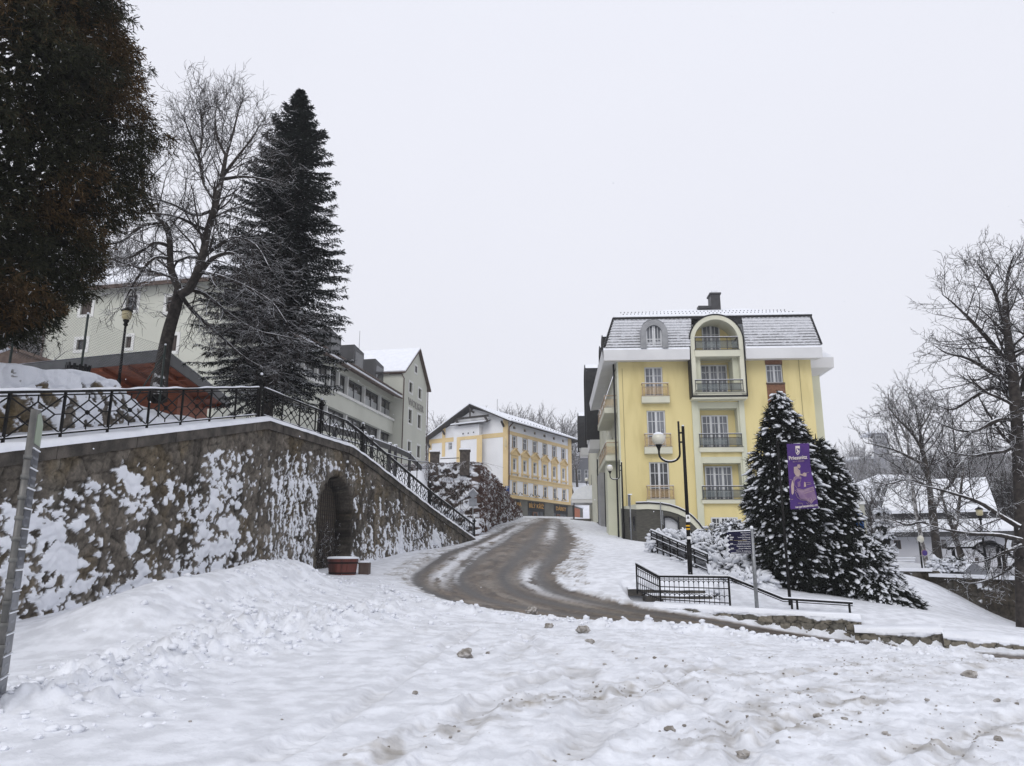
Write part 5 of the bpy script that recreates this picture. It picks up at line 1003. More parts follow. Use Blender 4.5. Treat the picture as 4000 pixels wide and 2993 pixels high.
for a, b in ((pl_l, ul_), (pl_r, ur)): m.bar(a+A([0, 0, .05]), b, .14, .14)
m.build('roof_edge', M_black, yh)
zrd = fA(1500, 325, -6)[1]; m = MB(); c0, c1, c2, c3 = YF.P(-.25, .40, zmt+.1), YF.P(U+.3, .40, zmt+.1), YF.P(U+.3, -12, zmt+.1), YF.P(-.25, -12, zmt+.1); r0, r1 = YF.P(5, -6, zrd), YF.P(U-3, -6, zrd)
m.add([c0, c1, c2, c3, r0, r1], [(0, 1, 5, 4), (1, 2, 5), (2, 3, 4, 5), (3, 0, 4)]); m.add([c0-A([0, 0, .1]), c1-A([0, 0, .1]), c1, c0], [(0, 1, 2, 3)]); m.build('roof_snow', M_snowflat, yh)
m = MB()
for i in range(46):
    for j in range(2): f = .06+.88*i/45; p = c0*(1-f)+c1*f; q_ = p+(YF.P(0, -6, zrd)-YF.P(0, .4, zmt+.1))*(.25+.3*j); m.box(q_[0]-.03, q_[0]+.03, q_[1]-.03, q_[1]+.03, q_[2]-.02, q_[2]+.06)
m.build('snow_guard', M_dgrey, yh)
m = MB(); q_ = YF.P(7.4, -5.2, zrd); m.box(q_[0]-.2, q_[0]+.9, q_[1]-.3, q_[1]+.3, zrd-.3, zrd-.05); m.build('roof_hatch', M_dgrey, yh)
ch0 = YF.hit(*zA(1590, 300), -5); ch1 = YF.hit(*zA(1702, 300), -5); cht = YF.hit(*zA(1650, 150), -5)[1]; m = MB(); m.fbox(YF, ch0[0], ch1[0], -6.1, -5, zrd-1.2, cht); m.fbox(YF, ch0[0]-.08, ch1[0]+.08, -6.2, -4.92, cht, cht+.14); m.fbox(YF, ch0[0]+.2, ch0[0]+.7, -5.8, -5.3, cht+.14, cht+.42, 1); m.build('chimney', [M_dgrey, M_snowflat], yh)
# small dormer with round head
wd = 1.3; d0, d1, dz0, dz1 = rect(fA, 757, 1078, 447, 780, wd); cu_, r_ = (d0+d1)/2, (d1-d0)/2; zsp_ = dz1-r_
def dome(cu, zsp, r, n=14): return [(cu+r*math.cos(a), zsp+r*math.sin(a)) for a in np.linspace(0, math.pi, n)]
def hood(parent, F, cu, zb0, zsp, r, w0, w1, mt, mw, nm, t=.3):
    m = MB(); o = [(cu+r, zb0)]+dome(cu, zsp, r)+[(cu-r, zb0)]; i = [(cu+r-t, zb0)]+dome(cu, zsp, r-t)+[(cu-r+t, zb0)]
    for k in range(len(o)-1):
        a, b, c, d = o[k], o[k+1], i[k], i[k+1]; m.quad(F.P(a[0], w1, a[1]), F.P(b[0], w1, b[1]), F.P(d[0], w1, d[1]), F.P(c[0], w1, c[1])); m.quad(F.P(b[0], w1, b[1]), F.P(a[0], w1, a[1]), F.P(a[0], w0, a[1]), F.P(b[0], w0, b[1])); m.quad(F.P(c[0], w1, c[1]), F.P(d[0], w1, d[1]), F.P(d[0], w1-.4, d[1]), F.P(c[0], w1-.4, c[1]))
    o_ = m.build(nm, mt, parent); p = [(cu+r-t, zb0)]+dome(cu, zsp, r-t)+[(cu-r+t, zb0)]; g = MB(); g.add([F.P(u, w1-.3, z) for u, z in p], [tuple(range(len(p)))]); g.build('pane', mw, o_)
    f = MB(); rr = r-t
    for x in (-rr+.05, -.06, .06, rr-.05): f.fbox(F, cu+x-.05, cu+x+.05, w1-.28, w1-.2, zb0+.1, zsp+math.sqrt(max(rr*rr-x*x, 0))-.02)
    for x in (-rr/2, rr/2): f.fbox(F, cu+x-.02, cu+x+.02, w1-.28, w1-.22, zb0+.1, zsp+math.sqrt(rr*rr-x*x))
    for z in (zb0+.12, zb0+(zsp-zb0)*.62): f.fbox(F, cu-rr, cu+rr, w1-.285, w1-.225, z-.03, z+.03)
    f.build('window_frame', M_white, o_); s = MB(); oo = dome(cu, zsp, r+.05)[3:-3]
    for a, b in zip(oo, oo[1:]): s.quad(F.P(b[0], w1-.05, b[1]), F.P(a[0], w1-.05, a[1]), F.P(a[0], w0, a[1]), F.P(b[0], w0, b[1]))
    s.build('snow', M_snowflat, o_); return o_
M_zinc = mat('zinc_sheet', (.22, .225, .235), .5, (.28, .285, .295), 2); hood(yh, YF, cu_, dz0, zsp_, r_, -.3, wd, M_zinc, M_curt, 'dormer', .42)
# ---- side facade along the street
us_end = YS.hit(2300, 1900)[0]; m = MB(); Yw = []
for u in (-9.5, -12.5, -18, -21, -24, -27, -30):
    for zq in (5.6, 9.2, 12.2):
        if u-1.3 > us_end: Yw.append((u-1.3, u, zq, zq+1.9))
for u in (-6.5,): Yw += [(u-1.4, u, 8.2, 11.2), (u-1.4, u, 4.6, 7.2)]
wall_holes(m, YS, us_end, 0, zb, zs, Yw, .2); m.build('side_wall', M_cream, yh)
for h in Yw: window(yh, YS, *h, -.16, 2, (.68, 1.), .1, .06, None, M_curt, 'side_window')
m = MB(); m.fbox(YS, us_end, -5.2, .02, .22, zb, 5.1); m.build('plinth', M_plin, yh)
m = MB(); m.fbox(YS, -4.3, -2.0, .0, .9, zb, 10.2); m.fbox(YS, -.9, 0, 0, .12, zb, zs); m.build('side_pier', M_mint, yh)
m = MB(); m.fbox(YS, -17.5, -13.8, 0, .7, zb, 9.0); m.build('grey_pier', mat('grey_pier', (.33, .33, .33), .85, (.28, .28, .28), 1), yh)
ys = lambda x, y, w=0: YS.hit(2150+x/2.206, 1400+y/2.206, w)
for (xa, yb_, yt, yr, xo) in ((545, 470, 425, 320, 400), (558, 880, 835, 725, 407)):
    zt_, zb_, zr3 = YS.P(-1.1, 0, 0), 0, 0
    Yd = YS.P(-1.1, 0, 0)[1]; zz = [at(2390, 1400+v/2.206, Yd)[2] for v in (yb_, yt, yr)]; uo = max(-9.5, ys(xo, (yb_+yt)/2, 1.05)[0]); bal(YS, uo, -1.1, 0, 1.05, zz[0], zz[1], zz[2], M_amber, posts=5, ml=M_amr)
def pipe(pts, nm='downpipe', r=.07): m = MB(); m.tube(pts, r, 7); m.build(nm, M_black, yh)
pipe([YS.P(-.55, .3, zs), YS.P(-.55, .3, 2.2)]); pipe([YS.P(-13.2, .3, 10.5), YS.P(-13.2, .3, 2.5)]); pipe([YS.P(-20.5, .5, 11), YS.P(-20.5, .5, 3)])
# black arched bays facing the street
for ua, x_, yb_, yt_ in ((ys(420, 500)[0], 0, 700, 60), (ys(330, 700)[0], 0, 770, 470)):
    ub = ua-4.6; wv = 1.35; Yd = YS.P((ua+ub)/2, 0, 0)[1]; z0 = at(2300, 1400+yb_/2.206, YS.P(ua, 0, 0)[1])[2]; z1 = at(2280, 1400+yt_/2.206, Yd)[2]; r = (ua-ub)/2; c = (ua+ub)/2; z1 = max(z1, z0+r+2)
    hood(yh, YS, c, z0, z1-r, r, 0, wv, M_black, M_glassd, 'street_bay', .35)
    m = MB(); m.fprism(YS, [(ub, z0), (ua, z0), (ua-.6, z0-.9), (ub+.6, z0-.9)][::-1], 0, wv-.3); m.build('bay_corbel', M_fasc, yh)
for u in (-3.4, -6.6): hood(yh, YS, u, zf1+.2, zf1+1.5, .95, -1.5, .95, M_black, M_glassd, 'side_dormer', .25)
pts = [YS.P(side_u, 1.15, zf1+.18), YS.P(1.15, 1.15, zf1+.18), YS.P(-.2, .3, zmt), YS.P(side_u, .3, zmt)]
tiles(*pts, 11, 240).build('side_mansard', M_tile, yh)
m = MB(); m.quad(YS.P(side_u, 0, zs), YS.P(us_end, 0, zs), YS.P(us_end, -3, zmt-1), YS.P(side_u, -3, zmt-1)); m.build('rear_roof', M_snowflat, yh)
# entrance canopy with barrel snow roof
uc = ys(360, 1180)[0]; z0 = at(2313, 1950, YS.P(uc, 0, 0)[1])[2]; Lc = 5.0; m = MB(); m.fbox(YS, uc-Lc, uc, 0, 2.6, z0-.45, z0); cn = m.build('entrance_canopy', M_fasc, yh)
m = MB(); a = np.linspace(0, math.pi/2, 8); v = [YS.P(u, 2.65*math.cos(t)*1.0, z0+1.75*math.sin(t)) for u in (uc-Lc, uc+.05) for t in a]; m.add(v, [(k, k+8, k+9, k+1) for k in range(7)]); m.add([YS.P(uc+.05, 0, z0)]+v[8:], [(0, k, k+1) for k in range(1, 8)]); m.build('snow', M_snowflat, cn)
for u in (uc-Lc+.2, uc-.2): m = MB(); m.tube([YS.P(u, 2.3, z0-.45), YS.P(u, 2.3, 2)], .06, 6); m.build('canopy_post', M_black, cn)
m = MB(); m.fbox(YS, uc-Lc, uc+.5, .2, 2.8, gz(*YS.P(uc, 1.5, 0)[:2])-.3, gz(*YS.P(uc, 1.5, 0)[:2])+.22); m.build('entrance_step', M_plin, cn)
# right wing behind
wz0, wz1 = fC(1700, 885, -3.5)[1], fC(1700, 770, -3.5)[1]; uw = fC(1660, 1000, -3.5)[0]; ue = fC(1827, 830, -2.8)[0]
m = MB(); m.fbox(YF, U-.5, uw, -14, -3.5, zb, wz0+.1); m.build('right_wing', M_mint, yh)
m = MB(); m.add([YF.P(U-1, -2.8, wz0), YF.P(ue, -2.8, wz0), YF.P(ue, -2.7, wz1), YF.P(U-1, -2.7, wz1), YF.P(uw-.2, -3.5, wz0-.5), YF.P(U-1, -3.5, wz0-.5), YF.P(ue, -14, wz0), YF.P(ue, -14, wz1), YF.P(uw-.2, -14, wz0-.5)], [(0, 1, 2, 3), (5, 4, 1, 0), (1, 6, 7, 2), (4, 8, 6, 1)]); m.build('wing_eaves', M_fasc, yh)
m = MB(); m.quad(YF.P(U+.45, -2.9, wz1), YF.P(ue, -2.7, wz1), YF.P(U+.4, -3.3, zmt-.6), YF.P(U+.35, -3.3, zmt-.6)); m.quad(YF.P(ue, -2.7, wz1), YF.P(ue, -14, wz1), YF.P(U+.4, -13, zmt-.6), YF.P(U+.4, -3.3, zmt-.6)); m.build('wing_roof', M_tile2 if False else M_snowflat, yh)
pipe([YF.P(U+.95, -3.3, wz0-.15), YF.P(U+.9, -3.2, wz0-.9), YF.P(U+.35, -3.1, wz0-1.25), YF.P(U+.1, -2.8, wz0-1.3)], 'gutter_pipe', .11)
pipe([YF.P(0.28, .03, zs-.5), YF.P(.30, .03, 3.5)], 'lightning_wire', .009); pipe([YF.P(fC(1420, 900)[0], .04, zs), YF.P(fC(1440, 1200)[0], .04, 2)], 'lightning_wire', .011)
# ---- dark brick podium with curved parapet
pc = at(2489, 2100, 52.0); Pf = Frame(pc[0], pc[1], R(-3)); pb = lambda x, y: Pf.hit(*zB(x, y))
prof = [pb(*q_) for q_ in ((718, 1112), (850, 1108), (1000, 1118), (1100, 1136), (1200, 1168), (1290, 1210), (1370, 1272), (1440, 1345), (1510, 1440), (1575, 1535))]; prof[0] = (0, prof[0][1]); zp = -1.2
th_ = .36; inner = [(u, z-th_*(1.0 if i < 6 else 1.25)) for i, (u, z) in enumerate(prof)]
g0, g1, gb0, gt = pb(1035, 1400)[0], pb(1215, 1400)[0], pb(1040, 1500)[1]-1, pb(1040, 1262)[1]
pod = thing('podium', 'dark brick podium with sweeping cream parapet and white door below the spa house', 'podium', (pc[0]+2, pc[1], 2))
m = MB(); xs = np.linspace(0, prof[-1][0], 60); zi = np.interp(xs, [p[0] for p in inner], [p[1] for p in inner])
for a, b, za, zbq in zip(xs, xs[1:], zi, zi[1:]):
    if g0 < (a+b)/2 < g1: m.add([Pf.P(a, 0, gt), Pf.P(b, 0, gt), Pf.P(b, 0, max(zbq, gt)), Pf.P(a, 0, max(za, gt))], [(0, 1, 2, 3)])
    else: m.add([Pf.P(a, 0, zp), Pf.P(b, 0, zp), Pf.P(b, 0, zbq), Pf.P(a, 0, za)], [(0, 1, 2, 3)])
sq = YF.P(-.15, .2, 0); sA = Pf.P(0, 0, 0); 
def sp(f, z): return A([sq[0]*(1-f)+sA[0]*f, sq[1]*(1-f)+sA[1]*f, z])
zt_ = prof[0][1]-th_; zL_ = at(2420, 1600+1165/3.009, 55.0)[2]; m.quad(sp(0, zp), sp(1, zp), sp(1, zt_), sp(0, zL_)); m.build('brickwork', M_plin, pod)
m = MB(); n = len(prof)
for i in range(n-1):
    a, b, c, d = prof[i], prof[i+1], inner[i], inner[i+1]; m.hexa([Pf.P(c[0], .1, c[1]), Pf.P(d[0], .1, d[1]), Pf.P(d[0], -2.5, d[1]), Pf.P(c[0], -2.5, c[1]), Pf.P(a[0], .1, a[1]), Pf.P(b[0], .1, b[1]), Pf.P(b[0], -2.5, b[1]), Pf.P(a[0], -2.5, a[1])])
m.add([sp(1, zt_), sp(0, zL_), sp(0, zL_+.1), sp(1, prof[0][1])], [(0, 1, 2, 3)]); m.build('parapet', M_cream, pod)
m = MB(); s = MB()
for i in range(n-1):
    a, b = prof[i], prof[i+1]; q0, q1 = Pf.P(a[0], -.05, a[1]+.05), Pf.P(b[0], -.05, b[1]+.05); m.bar(q0, q1, .42, .10, up=(0, -1, .001) if False else (0, 0, 1)); s.bar(q0+A([0, 0, .08]), q1+A([0, 0, .08]), .34, .07)
m.build('capping', M_black, pod); s.build('snow', M_snowflat, pod)
m = MB(); m.fbox(Pf, g0, g1, -.35, -.25, gb0, gt+.3); m.build('door', mat('white_door', (.60, .61, .63), .5, (.55, .56, .58), 2), pod)
m = MB(); f = .07
for a, b in ((g0-.02, g0+f), (g1-f, g1+.02)): m.fbox(Pf, a, b, -.28, .02, gb0, gt)
k = 8; ar = [(g0+(g1-g0)*i/k, gt-.38*((i/k)**2)*0-.42*(abs(i/k-.25)/.75 if i/k > .25 else 0)**2) for i in range(k+1)]
for a, b in zip(ar, ar[1:]): m.bar(Pf.P(a[0], -.02, a[1]), Pf.P(b[0], -.02, b[1]), .12, .12)
m.build('door_frame', M_black, pod); 
m = MB(); top = [(g0, gt)]+ar[::-1]; 
for a, b in zip(ar, ar[1:]): m.quad(Pf.P(a[0], -.005, a[1]), Pf.P(b[0], -.005, b[1]), Pf.P(b[0], -.005, gt+.02), Pf.P(a[0], -.005, gt+.02))
m.build('spandrel', M_plin, pod)
for f0, f1 in ((.55, .68), (.78, .92)):
    a, b = sp(f0, 0), sp(f1, 0); n_ = np.cross(b-a, A([0, 0, 1])); n_ /= np.linalg.norm(n_); m = MB(); z0, z1 = zt_-1.4, zt_-.45; m.quad(A([a[0], a[1], z0])+n_*.03, A([b[0], b[1], z0])+n_*.03, A([b[0], b[1], z1])+n_*.03, A([a[0], a[1], z1])+n_*.03); m.build('dark_opening', M_glassd, pod)
# ================================================================== STREET FURNITURE AND THE RIGHT SIDE
M_globe = mat('lamp_globe', (.62, .60, .50), .2, (.66, .65, .58), 3, spec=.6)
def globe_lamp(px_top, py_top, px_b, py_b, D, globe_px, gr_px, lab):
    b = at(px_b, py_b, D); b[2] = gz(b[0], b[1])-.03; zt = at(px_top, py_top, D)[2]; s = gr_px/51.; H = zt-b[2]
    g = at(globe_px[0], globe_px[1], D); g[1] = b[1]; rg = gr_px/2/FL*D; k = rg/.245
    t = thing('street_lamp', lab, 'street lamp', b, 'globe lamps along the street'); m = MB(); m.tube([b, b+A([0, 0, H*.22])], [.085*k, .085*k], 10); m.tube([b+A([0, 0, H*.22]), b+A([0, 0, H])], [.07*k, .055*k], 10); m.blob(b+A([0, 0, H]), (.055*k, .055*k, .05*k), mi=1, n=8)
    m.build('pole', [M_ironp, M_snowflat], t)
    x1 = b[0]-.16*k; xg = g[0]; r = (x1-xg)/2; zl = g[2]-rg-.32*k; m = MB(); pts = [A([x1, b[1], zt+.18*k]), A([x1, b[1], zl+.55*k])]
    pts += [A([(x1+xg)/2+r*math.cos(a), b[1], zl+r*.78*math.sin(a)]) for a in np.linspace(0, -math.pi, 12)]+[A([xg, b[1], zl+.2*k])]
    m.tube(pts, .038*k, 8); 
    for h in (.0, .35): m.bar(A([x1, b[1], zt-.25*k-h*k]), A([b[0], b[1], zt-.25*k-h*k]), .04*k, .06*k)
    m.lathe(A([xg, b[1], zl+.12*k]), [(.04*k, 0), (.06*k, .08*k), (.12*k, .19*k), (.13*k, .22*k)], 10); m.build('arm', M_ironp, t)
    m = MB(); sn = [p+A([0, 0, .035*k]) for p in pts[5:12]]; m.tube(sn, .028*k, 5); m.build('arm_snow', M_snowflat, t)
    m = MB(); m.lathe(A([xg, b[1], g[2]]), [(rg*math.sin(a), -rg*math.cos(a)) for a in np.linspace(.35, math.pi, 14)], 20); o = m.build('globe', M_globe, t)
    m = MB(); m.lathe(A([xg, b[1], g[2]+rg*.02]), [(rg*1.01*math.sin(a), rg*1.01*math.cos(a)) for a in np.linspace(1.0, 0.01, 6)][::1], 16); m.build('snow_cap', M_snowflat, o)
    return t, b, k
lt, lb, lk = globe_lamp(2674, 1665, 2697, 2248, 27, (2572, 1714), 52, 'nearest tall black lamp post with white globe and yellow bands, behind the steps')
m = MB(); z = at(2690, 2068, 27)[2]
for dz in (0, .11): m.tube([lb+A([0, 0, z-lb[2]+dz-.02]), lb+A([0, 0, z-lb[2]+dz+.035])], .074*lk, 10)
m.build('yellow_band', mat('yellow_band', (.75, .42, .02), .5), lt)
m = MB(); z1, z0 = at(2690, 2012, 27)[2], at(2690, 2040, 27)[2]; m.box(lb[0]-.075, lb[0]+.07, lb[1]-.085, lb[1]-.075, z0, z1); m.fprism(Frame(lb[0], lb[1]-.087, 0), [(-.05, z1-.13), (.05, z1-.13), (0, z1-.03)], 0, .003, 1); z2 = at(2690, 2098, 27)[2]; m.box(lb[0]-.07, lb[0]+.07, lb[1]-.09, lb[1]-.08, z2-.08, z2+.02); m.build('sticker', [M_wht, M_black], lt)
globe_lamp(2430, 1806, 2437, 2096, 54, (2382, 1829), 26, 'middle black globe lamp post standing by the corner of the spa house')
globe_lamp(2318, 1860, 2319, 2035, 97, (2291, 1874), 15, 'farthest small globe lamp post beside the snowy entrance canopy')
# thin sign posts by the podium
p = at(2466, 2108, 51.5); p[2] = gz(p[0], p[1]); zt = at(2466, 1934, 51.5)[2]; t = thing('edge_on_sign', 'thin grey post with a narrow sign seen edge-on before the brick podium', 'road sign', p); m = MB(); m.tube([p, A([p[0], p[1], zt])], .045, 7); m.build('pole', M_grey, t); m = MB(); m.fprism(Frame(p[0]-.1, p[1]-.05, R(70)), [(-.25, zt-.75), (.25, zt-.75), (.3, zt), (-.3, zt)], 0, .04); m.build('plate', M_back, t)
m = MB(); m.box(p[0]-.12, p[0]+.14, p[1]-.12, p[1]+.1, zt, zt+.07); m.build('snow', M_snowflat, t)
a, b = at(2581, 1962, 51.6), at(2583, 2045, 51.6); t = thing('wall_bracket', 'grey metal bracket post fixed to the brick podium', 'bracket', b); m = MB(); m.bar(A([b[0], b[1], b[2]-.4]), A([b[0], b[1], a[2]]), .07, .07, up=(0, 1, 0)); m.bar(A([b[0]+.12, b[1], b[2]-.1]), A([b[0]+.12, b[1], a[2]-.6]), .05, .05, up=(0, 1, 0)); m.bar(A([b[0], b[1], b[2]]), A([b[0]+.14, b[1], b[2]]), .05); m.build('frame', M_grey, t)
# ---- stone steps
M_step = mat('rough_step_stone', (.05, .047, .042), .9, (.11, .10, .088), 3, 1., 18)
z4 = lambda x, y: (2440+x/3.941, 2000+y/3.941)
stp = thing('stone_steps', 'snow-covered stone steps behind the arched railing', 'steps', at(*z4(900, 1300), 24.5))
for (x0, y0, x1, y1, hh, D) in ((60, 1190, 1450, 1215, 62, 26.0), (340, 1290, 1350, 1300, 58, 25.3), (620, 1385, 1460, 1390, 70, 24.7)):
    a, b = at(*z4(x0, y0), D), at(*z4(x1, y1), D); h = hh/3.941/FL*D; n = 7; m = MB()
    for i in range(n):
        p, q = a+(b-a)*i/n, a+(b-a)*(i+.985)/n; j = random.uniform(-.03, .03); m.box(p[0], q[0], D+j, D+.8, p[2]-h*1.5, q[2]+random.uniform(-.012, .012))
    o = m.build('step', M_step, stp); m = MB(); xs = np.linspace(a[0]-.03, b[0]+.03, 40); v = [A([x, D+yo+.04*math.sin(x*3), a[2]+(b[2]-a[2])*(x-a[0])/(b[0]-a[0])+zo+.03*vn(A([x*2.2]), A([yo*3]), 7)[0]]) for x in xs for yo, zo in ((-.03, -.015), (-.02, .03), (.12, .045), (.35, .05), (.55, .045), (.8, .0))]; m.add(v, grid_faces(40, 6)[:, ::-1], smooth=True); m.build('snow', M_snowflat, o)
# ---- railings of the steps
def arched_panel(m, a, b, ha, hb, n):   # a,b bottoms; panel heights
    P = lambda f, h: (a+(b-a)*f)+A([0, 0, (ha+(hb-ha)*f)*h])
    for h, w in ((.10, .03), (.60, .03)): m.bar(P(0, h), P(1, h), w, w)
    for i in range(n+1): m.bar(P(i/n, .02), P(i/n, .97), .016, .016, up=(0, 1, 0))
    for i in range(n):
        for h0 in (.60, .10):
            m.tube([P((i+.5-.5*math.cos(t))/n*1.0, h0+.16+.10*math.sin(t)) for t in np.linspace(0, math.pi, 7)], .010, 4)
t = thing('arched_railing', 'black railing with rows of little arches in front of the snowy steps', 'railing', at(2580, 2352, 23.6))
zz = lambda x, y, D: at(*z4(x, y), D)
C = [(zz(195, 1245, 25.6), zz(183, 800, 25.6)), (zz(552, 1385, 24.0), zz(535, 995, 24.0)), (zz(1625, 1450, 23.2), zz(1610, 1005, 23.2))]
for i, (bq, tq) in enumerate(C): tq[0] = bq[0]; tq[1] = bq[1]
m = MB(); sn = MB(); T_ = [c[1] for c in C]+[at(3058, 2340, 23.4), at(3330, 2357, 23.2)]
for a, b in zip(T_, T_[1:]): m.bar(a, b, .075, .06); sn.bar(a+A([0, 0, .045]), b+A([0, 0, .045]), .065, .04); m.bar(a-A([0, 0, .07]), b-A([0, 0, .07]), .025)
m.build('hand_rail', M_ironp, t); sn.build('snow', M_snowflat, t)
for (a, ta), (b, tb_), n in ((C[0], C[1], 12), (C[1], C[2], 14)): m = MB(); arched_panel(m, a, b, ta[2]-a[2], tb_[2]-b[2], n); m.build('arched_panel', M_ironp, t)
for (px, py, tp) in ((0, 0, 0), (0, 0, 1), (0, 0, 2), (3095, 2387, 3), (3116, 2387, 3), (3320, 2391, 4)):
    q = T_[tp].copy() if px == 0 else at(px, py, T_[tp][1]); b0 = A([q[0], T_[tp][1], (C[tp][0][2] if px == 0 else gz(q[0], q[1]))-.05]); q = A([q[0], b0[1], T_[tp][2] if px == 0 else at(px, 2340 if tp == 3 else 2357, b0[1])[2]]); m = MB(); m.bar(b0, q, .05, .05, up=(0, 1, 0)); m.build('post', M_ironp, t)
# ramp railing with vertical bars
t = thing('ramp_railing', 'black vertical-bar railing sloping down beside the snowy juniper', 'railing', at(2550, 2160, 34)); q0, q1 = (zz(420, 630, 34), zz(420, 285, 34)), (zz(1290, 1000, 27.8), zz(1285, 660, 27.8))
for c in (q0, q1): c[1][0] = c[0][0]
P = lambda f, h: q0[0]*(1-f)+q1[0]*f+A([0, 0, ((q0[1][2]-q0[0][2])*(1-f)+(q1[1][2]-q1[0][2])*f)*h])
m = MB(); m.bar(P(0, 1), P(1, 1), .07, .05); m.build('hand_rail', M_ironp, t); m = MB(); m.bar(P(0, 1)+A([0, 0, .04]), P(1, 1)+A([0, 0, .04]), .06, .05); m.bar(P(0, .69)+A([0, -.0, .03]), P(1, .69)+A([0, 0, .03]), .04, .025); m.bar(P(0, .3)+A([0, 0, .03]), P(1, .3)+A([0, 0, .03]), .04, .025); m.build('snow', M_snowflat, t)
m = MB()
for h in (.88, .68, .29): m.bar(P(0, h), P(1, h), .045, .04)
for i in range(67): m.bar(P(i/66, .27 if i % 2 else .22), P(i/66, .9), .02, .02, up=(0, 1, 0))
m.build('bars', M_ironp, t)
for f in (0, .12, .24, .38, .52, .66, .8, 1): m = MB(); b = P(f, 0); b[2] = min(b[2], gz(b[0], b[1])); m.bar(b, P(f, .97), .05, .05, up=(0, 1, 0)); m.build('post', M_ironp, t)
m = MB(); n_ = 8
for f in (.3, .45, .68): 
    for sg in (0, 1): m.add([P(f-.06, .42+.12*sg), P(f, .36+.12*sg), P(f+.06, .42+.12*sg), P(f, .5+.12*sg)], [(0, 1, 2, 3)])
m.build('leaf_ornament', M_ironp, t)
# ---- low stone walls along the road
def low_wall(name, lab, tops, bots, D0, D1, seed, back=.45, snow=.07):
    (x0, y0), (x1, y1) = tops; a, b = at(x0, y0, D0), at(x1, y1, D1); zb0, zb1 = at(*bots[0], D0)[2]-.35, at(*bots[1], D1)[2]-.35
    L = math.hypot(*(b-a)[:2]); n = max(8, int(L/.5)); ln = [tuple((a+(b-a)*i/n)[:2]) for i in range(n+1)]
    t = thing(name, lab, 'stone wall', (*a[:2], zb0)); fz = lambda x, y: a[2]+(b[2]-a[2])*(x-a[0])/(b[0]-a[0]); fb = lambda x, y: zb0+(zb1-zb0)*(x-a[0])/(b[0]-a[0])
    sf = lambda s, z, dt, db: sstep(.10, .05, dt+(fbm(s*2.5, z*0, 3, seed)-.5)*.22)*.999
    mm = wall_mesh(ln, lambda x, y: fz(x, y)+0*x, lambda x, y: fb(x, y)+0*x, .03, .03, seed, sf, .055, 1, sx=2.9, sz=4.6, thick=back, warm=.7); mm.build('masonry', [M_stone2, M_snow], t)
    d = (b-a)/L; nrm = A([d[1], -d[0], 0]); ss = np.linspace(0, L, int(L/.12)); offs = [(.05, -.03), (.05, .05), (-.05, snow), (-.25, snow+.02), (-back-.5, snow), (-back-.9, -.1)]
    v = [a+d*s+nrm*(o+(.07*(vn(A([s*2.7]), A([1.]), seed)[0]-.5) if i < 2 else 0))+A([0, 0, h+(.05*(vn(A([s*1.3]), A([i*1.]), seed+1)[0]-.5) if 0 < i < 5 else -.06*vn(A([s*2.1]), A([9.]), seed)[0])]) for s in ss for i, (o, h) in enumerate(offs)]
    m = MB(); m.add(v, grid_faces(len(ss), 6)[:, ::-1], smooth=True); m.build('snow', M_snowflat, t); return t
M_stone2 = mat('grey_field_stone', (.2, .19, .17), .9, scale=14, attr='tone', bump=1.0, bscale=30, tint=.9, spec=.2)
_sc2 = stone_color
def stone_color(s, z, sx=2.1, sz=3.0, seed=0, warm=1.0):
    if not 700 <= seed < 720: return _sc2(s, z, sx, sz, seed, warm)
    w = fbm(s*1.5, z*1.5, 2, 701)*.25; r = np.floor(z*sz+w); f1, dd, idv = cells(s*sx+r*.5, z*sz+w, seed, .55); n = fbm(s*7, z*7, 4, 703)
    c = (A([.115, .108, .092])[None]*(1-idv)[:, None]+A([.185, .165, .13])[None]*idv[:, None])*(.55+.9*n)[:, None]; j = sstep(.13, .03, dd); return c*(1-.78*j)[:, None], dd, idv
low_wall('low_stone_wall', 'long low rubble wall beside the road below the handrail', ((2553, 2366), (3362, 2412)), ((2560, 2372), (3362, 2495)), 23.3, 21.9, 700)
low_wall('low_stone_wall', 'short lower rubble wall stepping down right of the handrail', ((3338, 2463), (3682, 2466)), ((3338, 2500), (3682, 2535)), 21.2, 20.4, 705)
low_wall('low_stone_wall', 'lowest rubble wall running out at the right edge', ((3682, 2482), (4250, 2532)), ((3682, 2540), (4250, 2585)), 20.2, 19.2, 710)
# ---- dark retaining wall under the trees
def dark_snow(s, z, dt, db): n = fbm(s*1.6, z*3.4, 5, 801, .62); return sstep(.655, .675, n+.12*sstep(12, 17, s)+.06*(fbm(s*8, z*8, 2, 802)-.5))*(dt > .1)
t = thing('dark_retaining_wall', 'dark damp retaining wall below the bare trees at the right', 'wall', at(3640, 2260, 34)); _m = _sc2
def stone_color(s, z, sx=2.1, sz=3.0, seed=0, warm=1.0):
    if seed != 820: return _m(s, z, sx, sz, seed, warm)
    c, d, i = _m(s, z, 2.2, 3.4, seed, .6); return c*.50, d, i
a, b, c = at(3490, 2228, 35.5), at(3655, 2230, 34.5), at(4500, 2262, 27)
ln = [tuple((a*(1-f)+b*f)[:2]) for f in np.linspace(0, 1, 6)]+[tuple((b*(1-f)+c*f)[:2]) for f in np.linspace(0, 1, 22)[1:]]
wz = lambda x, y: np.where(x < b[0], a[2], at(3655, 2250, 34.5)[2]+(c[2]-b[2]+.05)*np.clip((x-b[0])/(c[0]-b[0]), 0, 1))
wall_mesh(ln, wz, lambda x, y: hbase(x, y)-.6, .06, .06, 820, dark_snow, .06, 1, thick=.5).build('masonry', [M_stone, M_snow], t)
m = MB(); L_ = np.array(ln)
for i in range(len(ln)-1): p, q = A([*ln[i], float(wz(L_[i:i+1, 0], 0)[0])+.03]), A([*ln[i+1], float(wz(L_[i:i+1, 0], 0)[0])+.03]); m.bar(p+A([0, .22, 0]), q+A([0, .22, 0]), .62, .14)
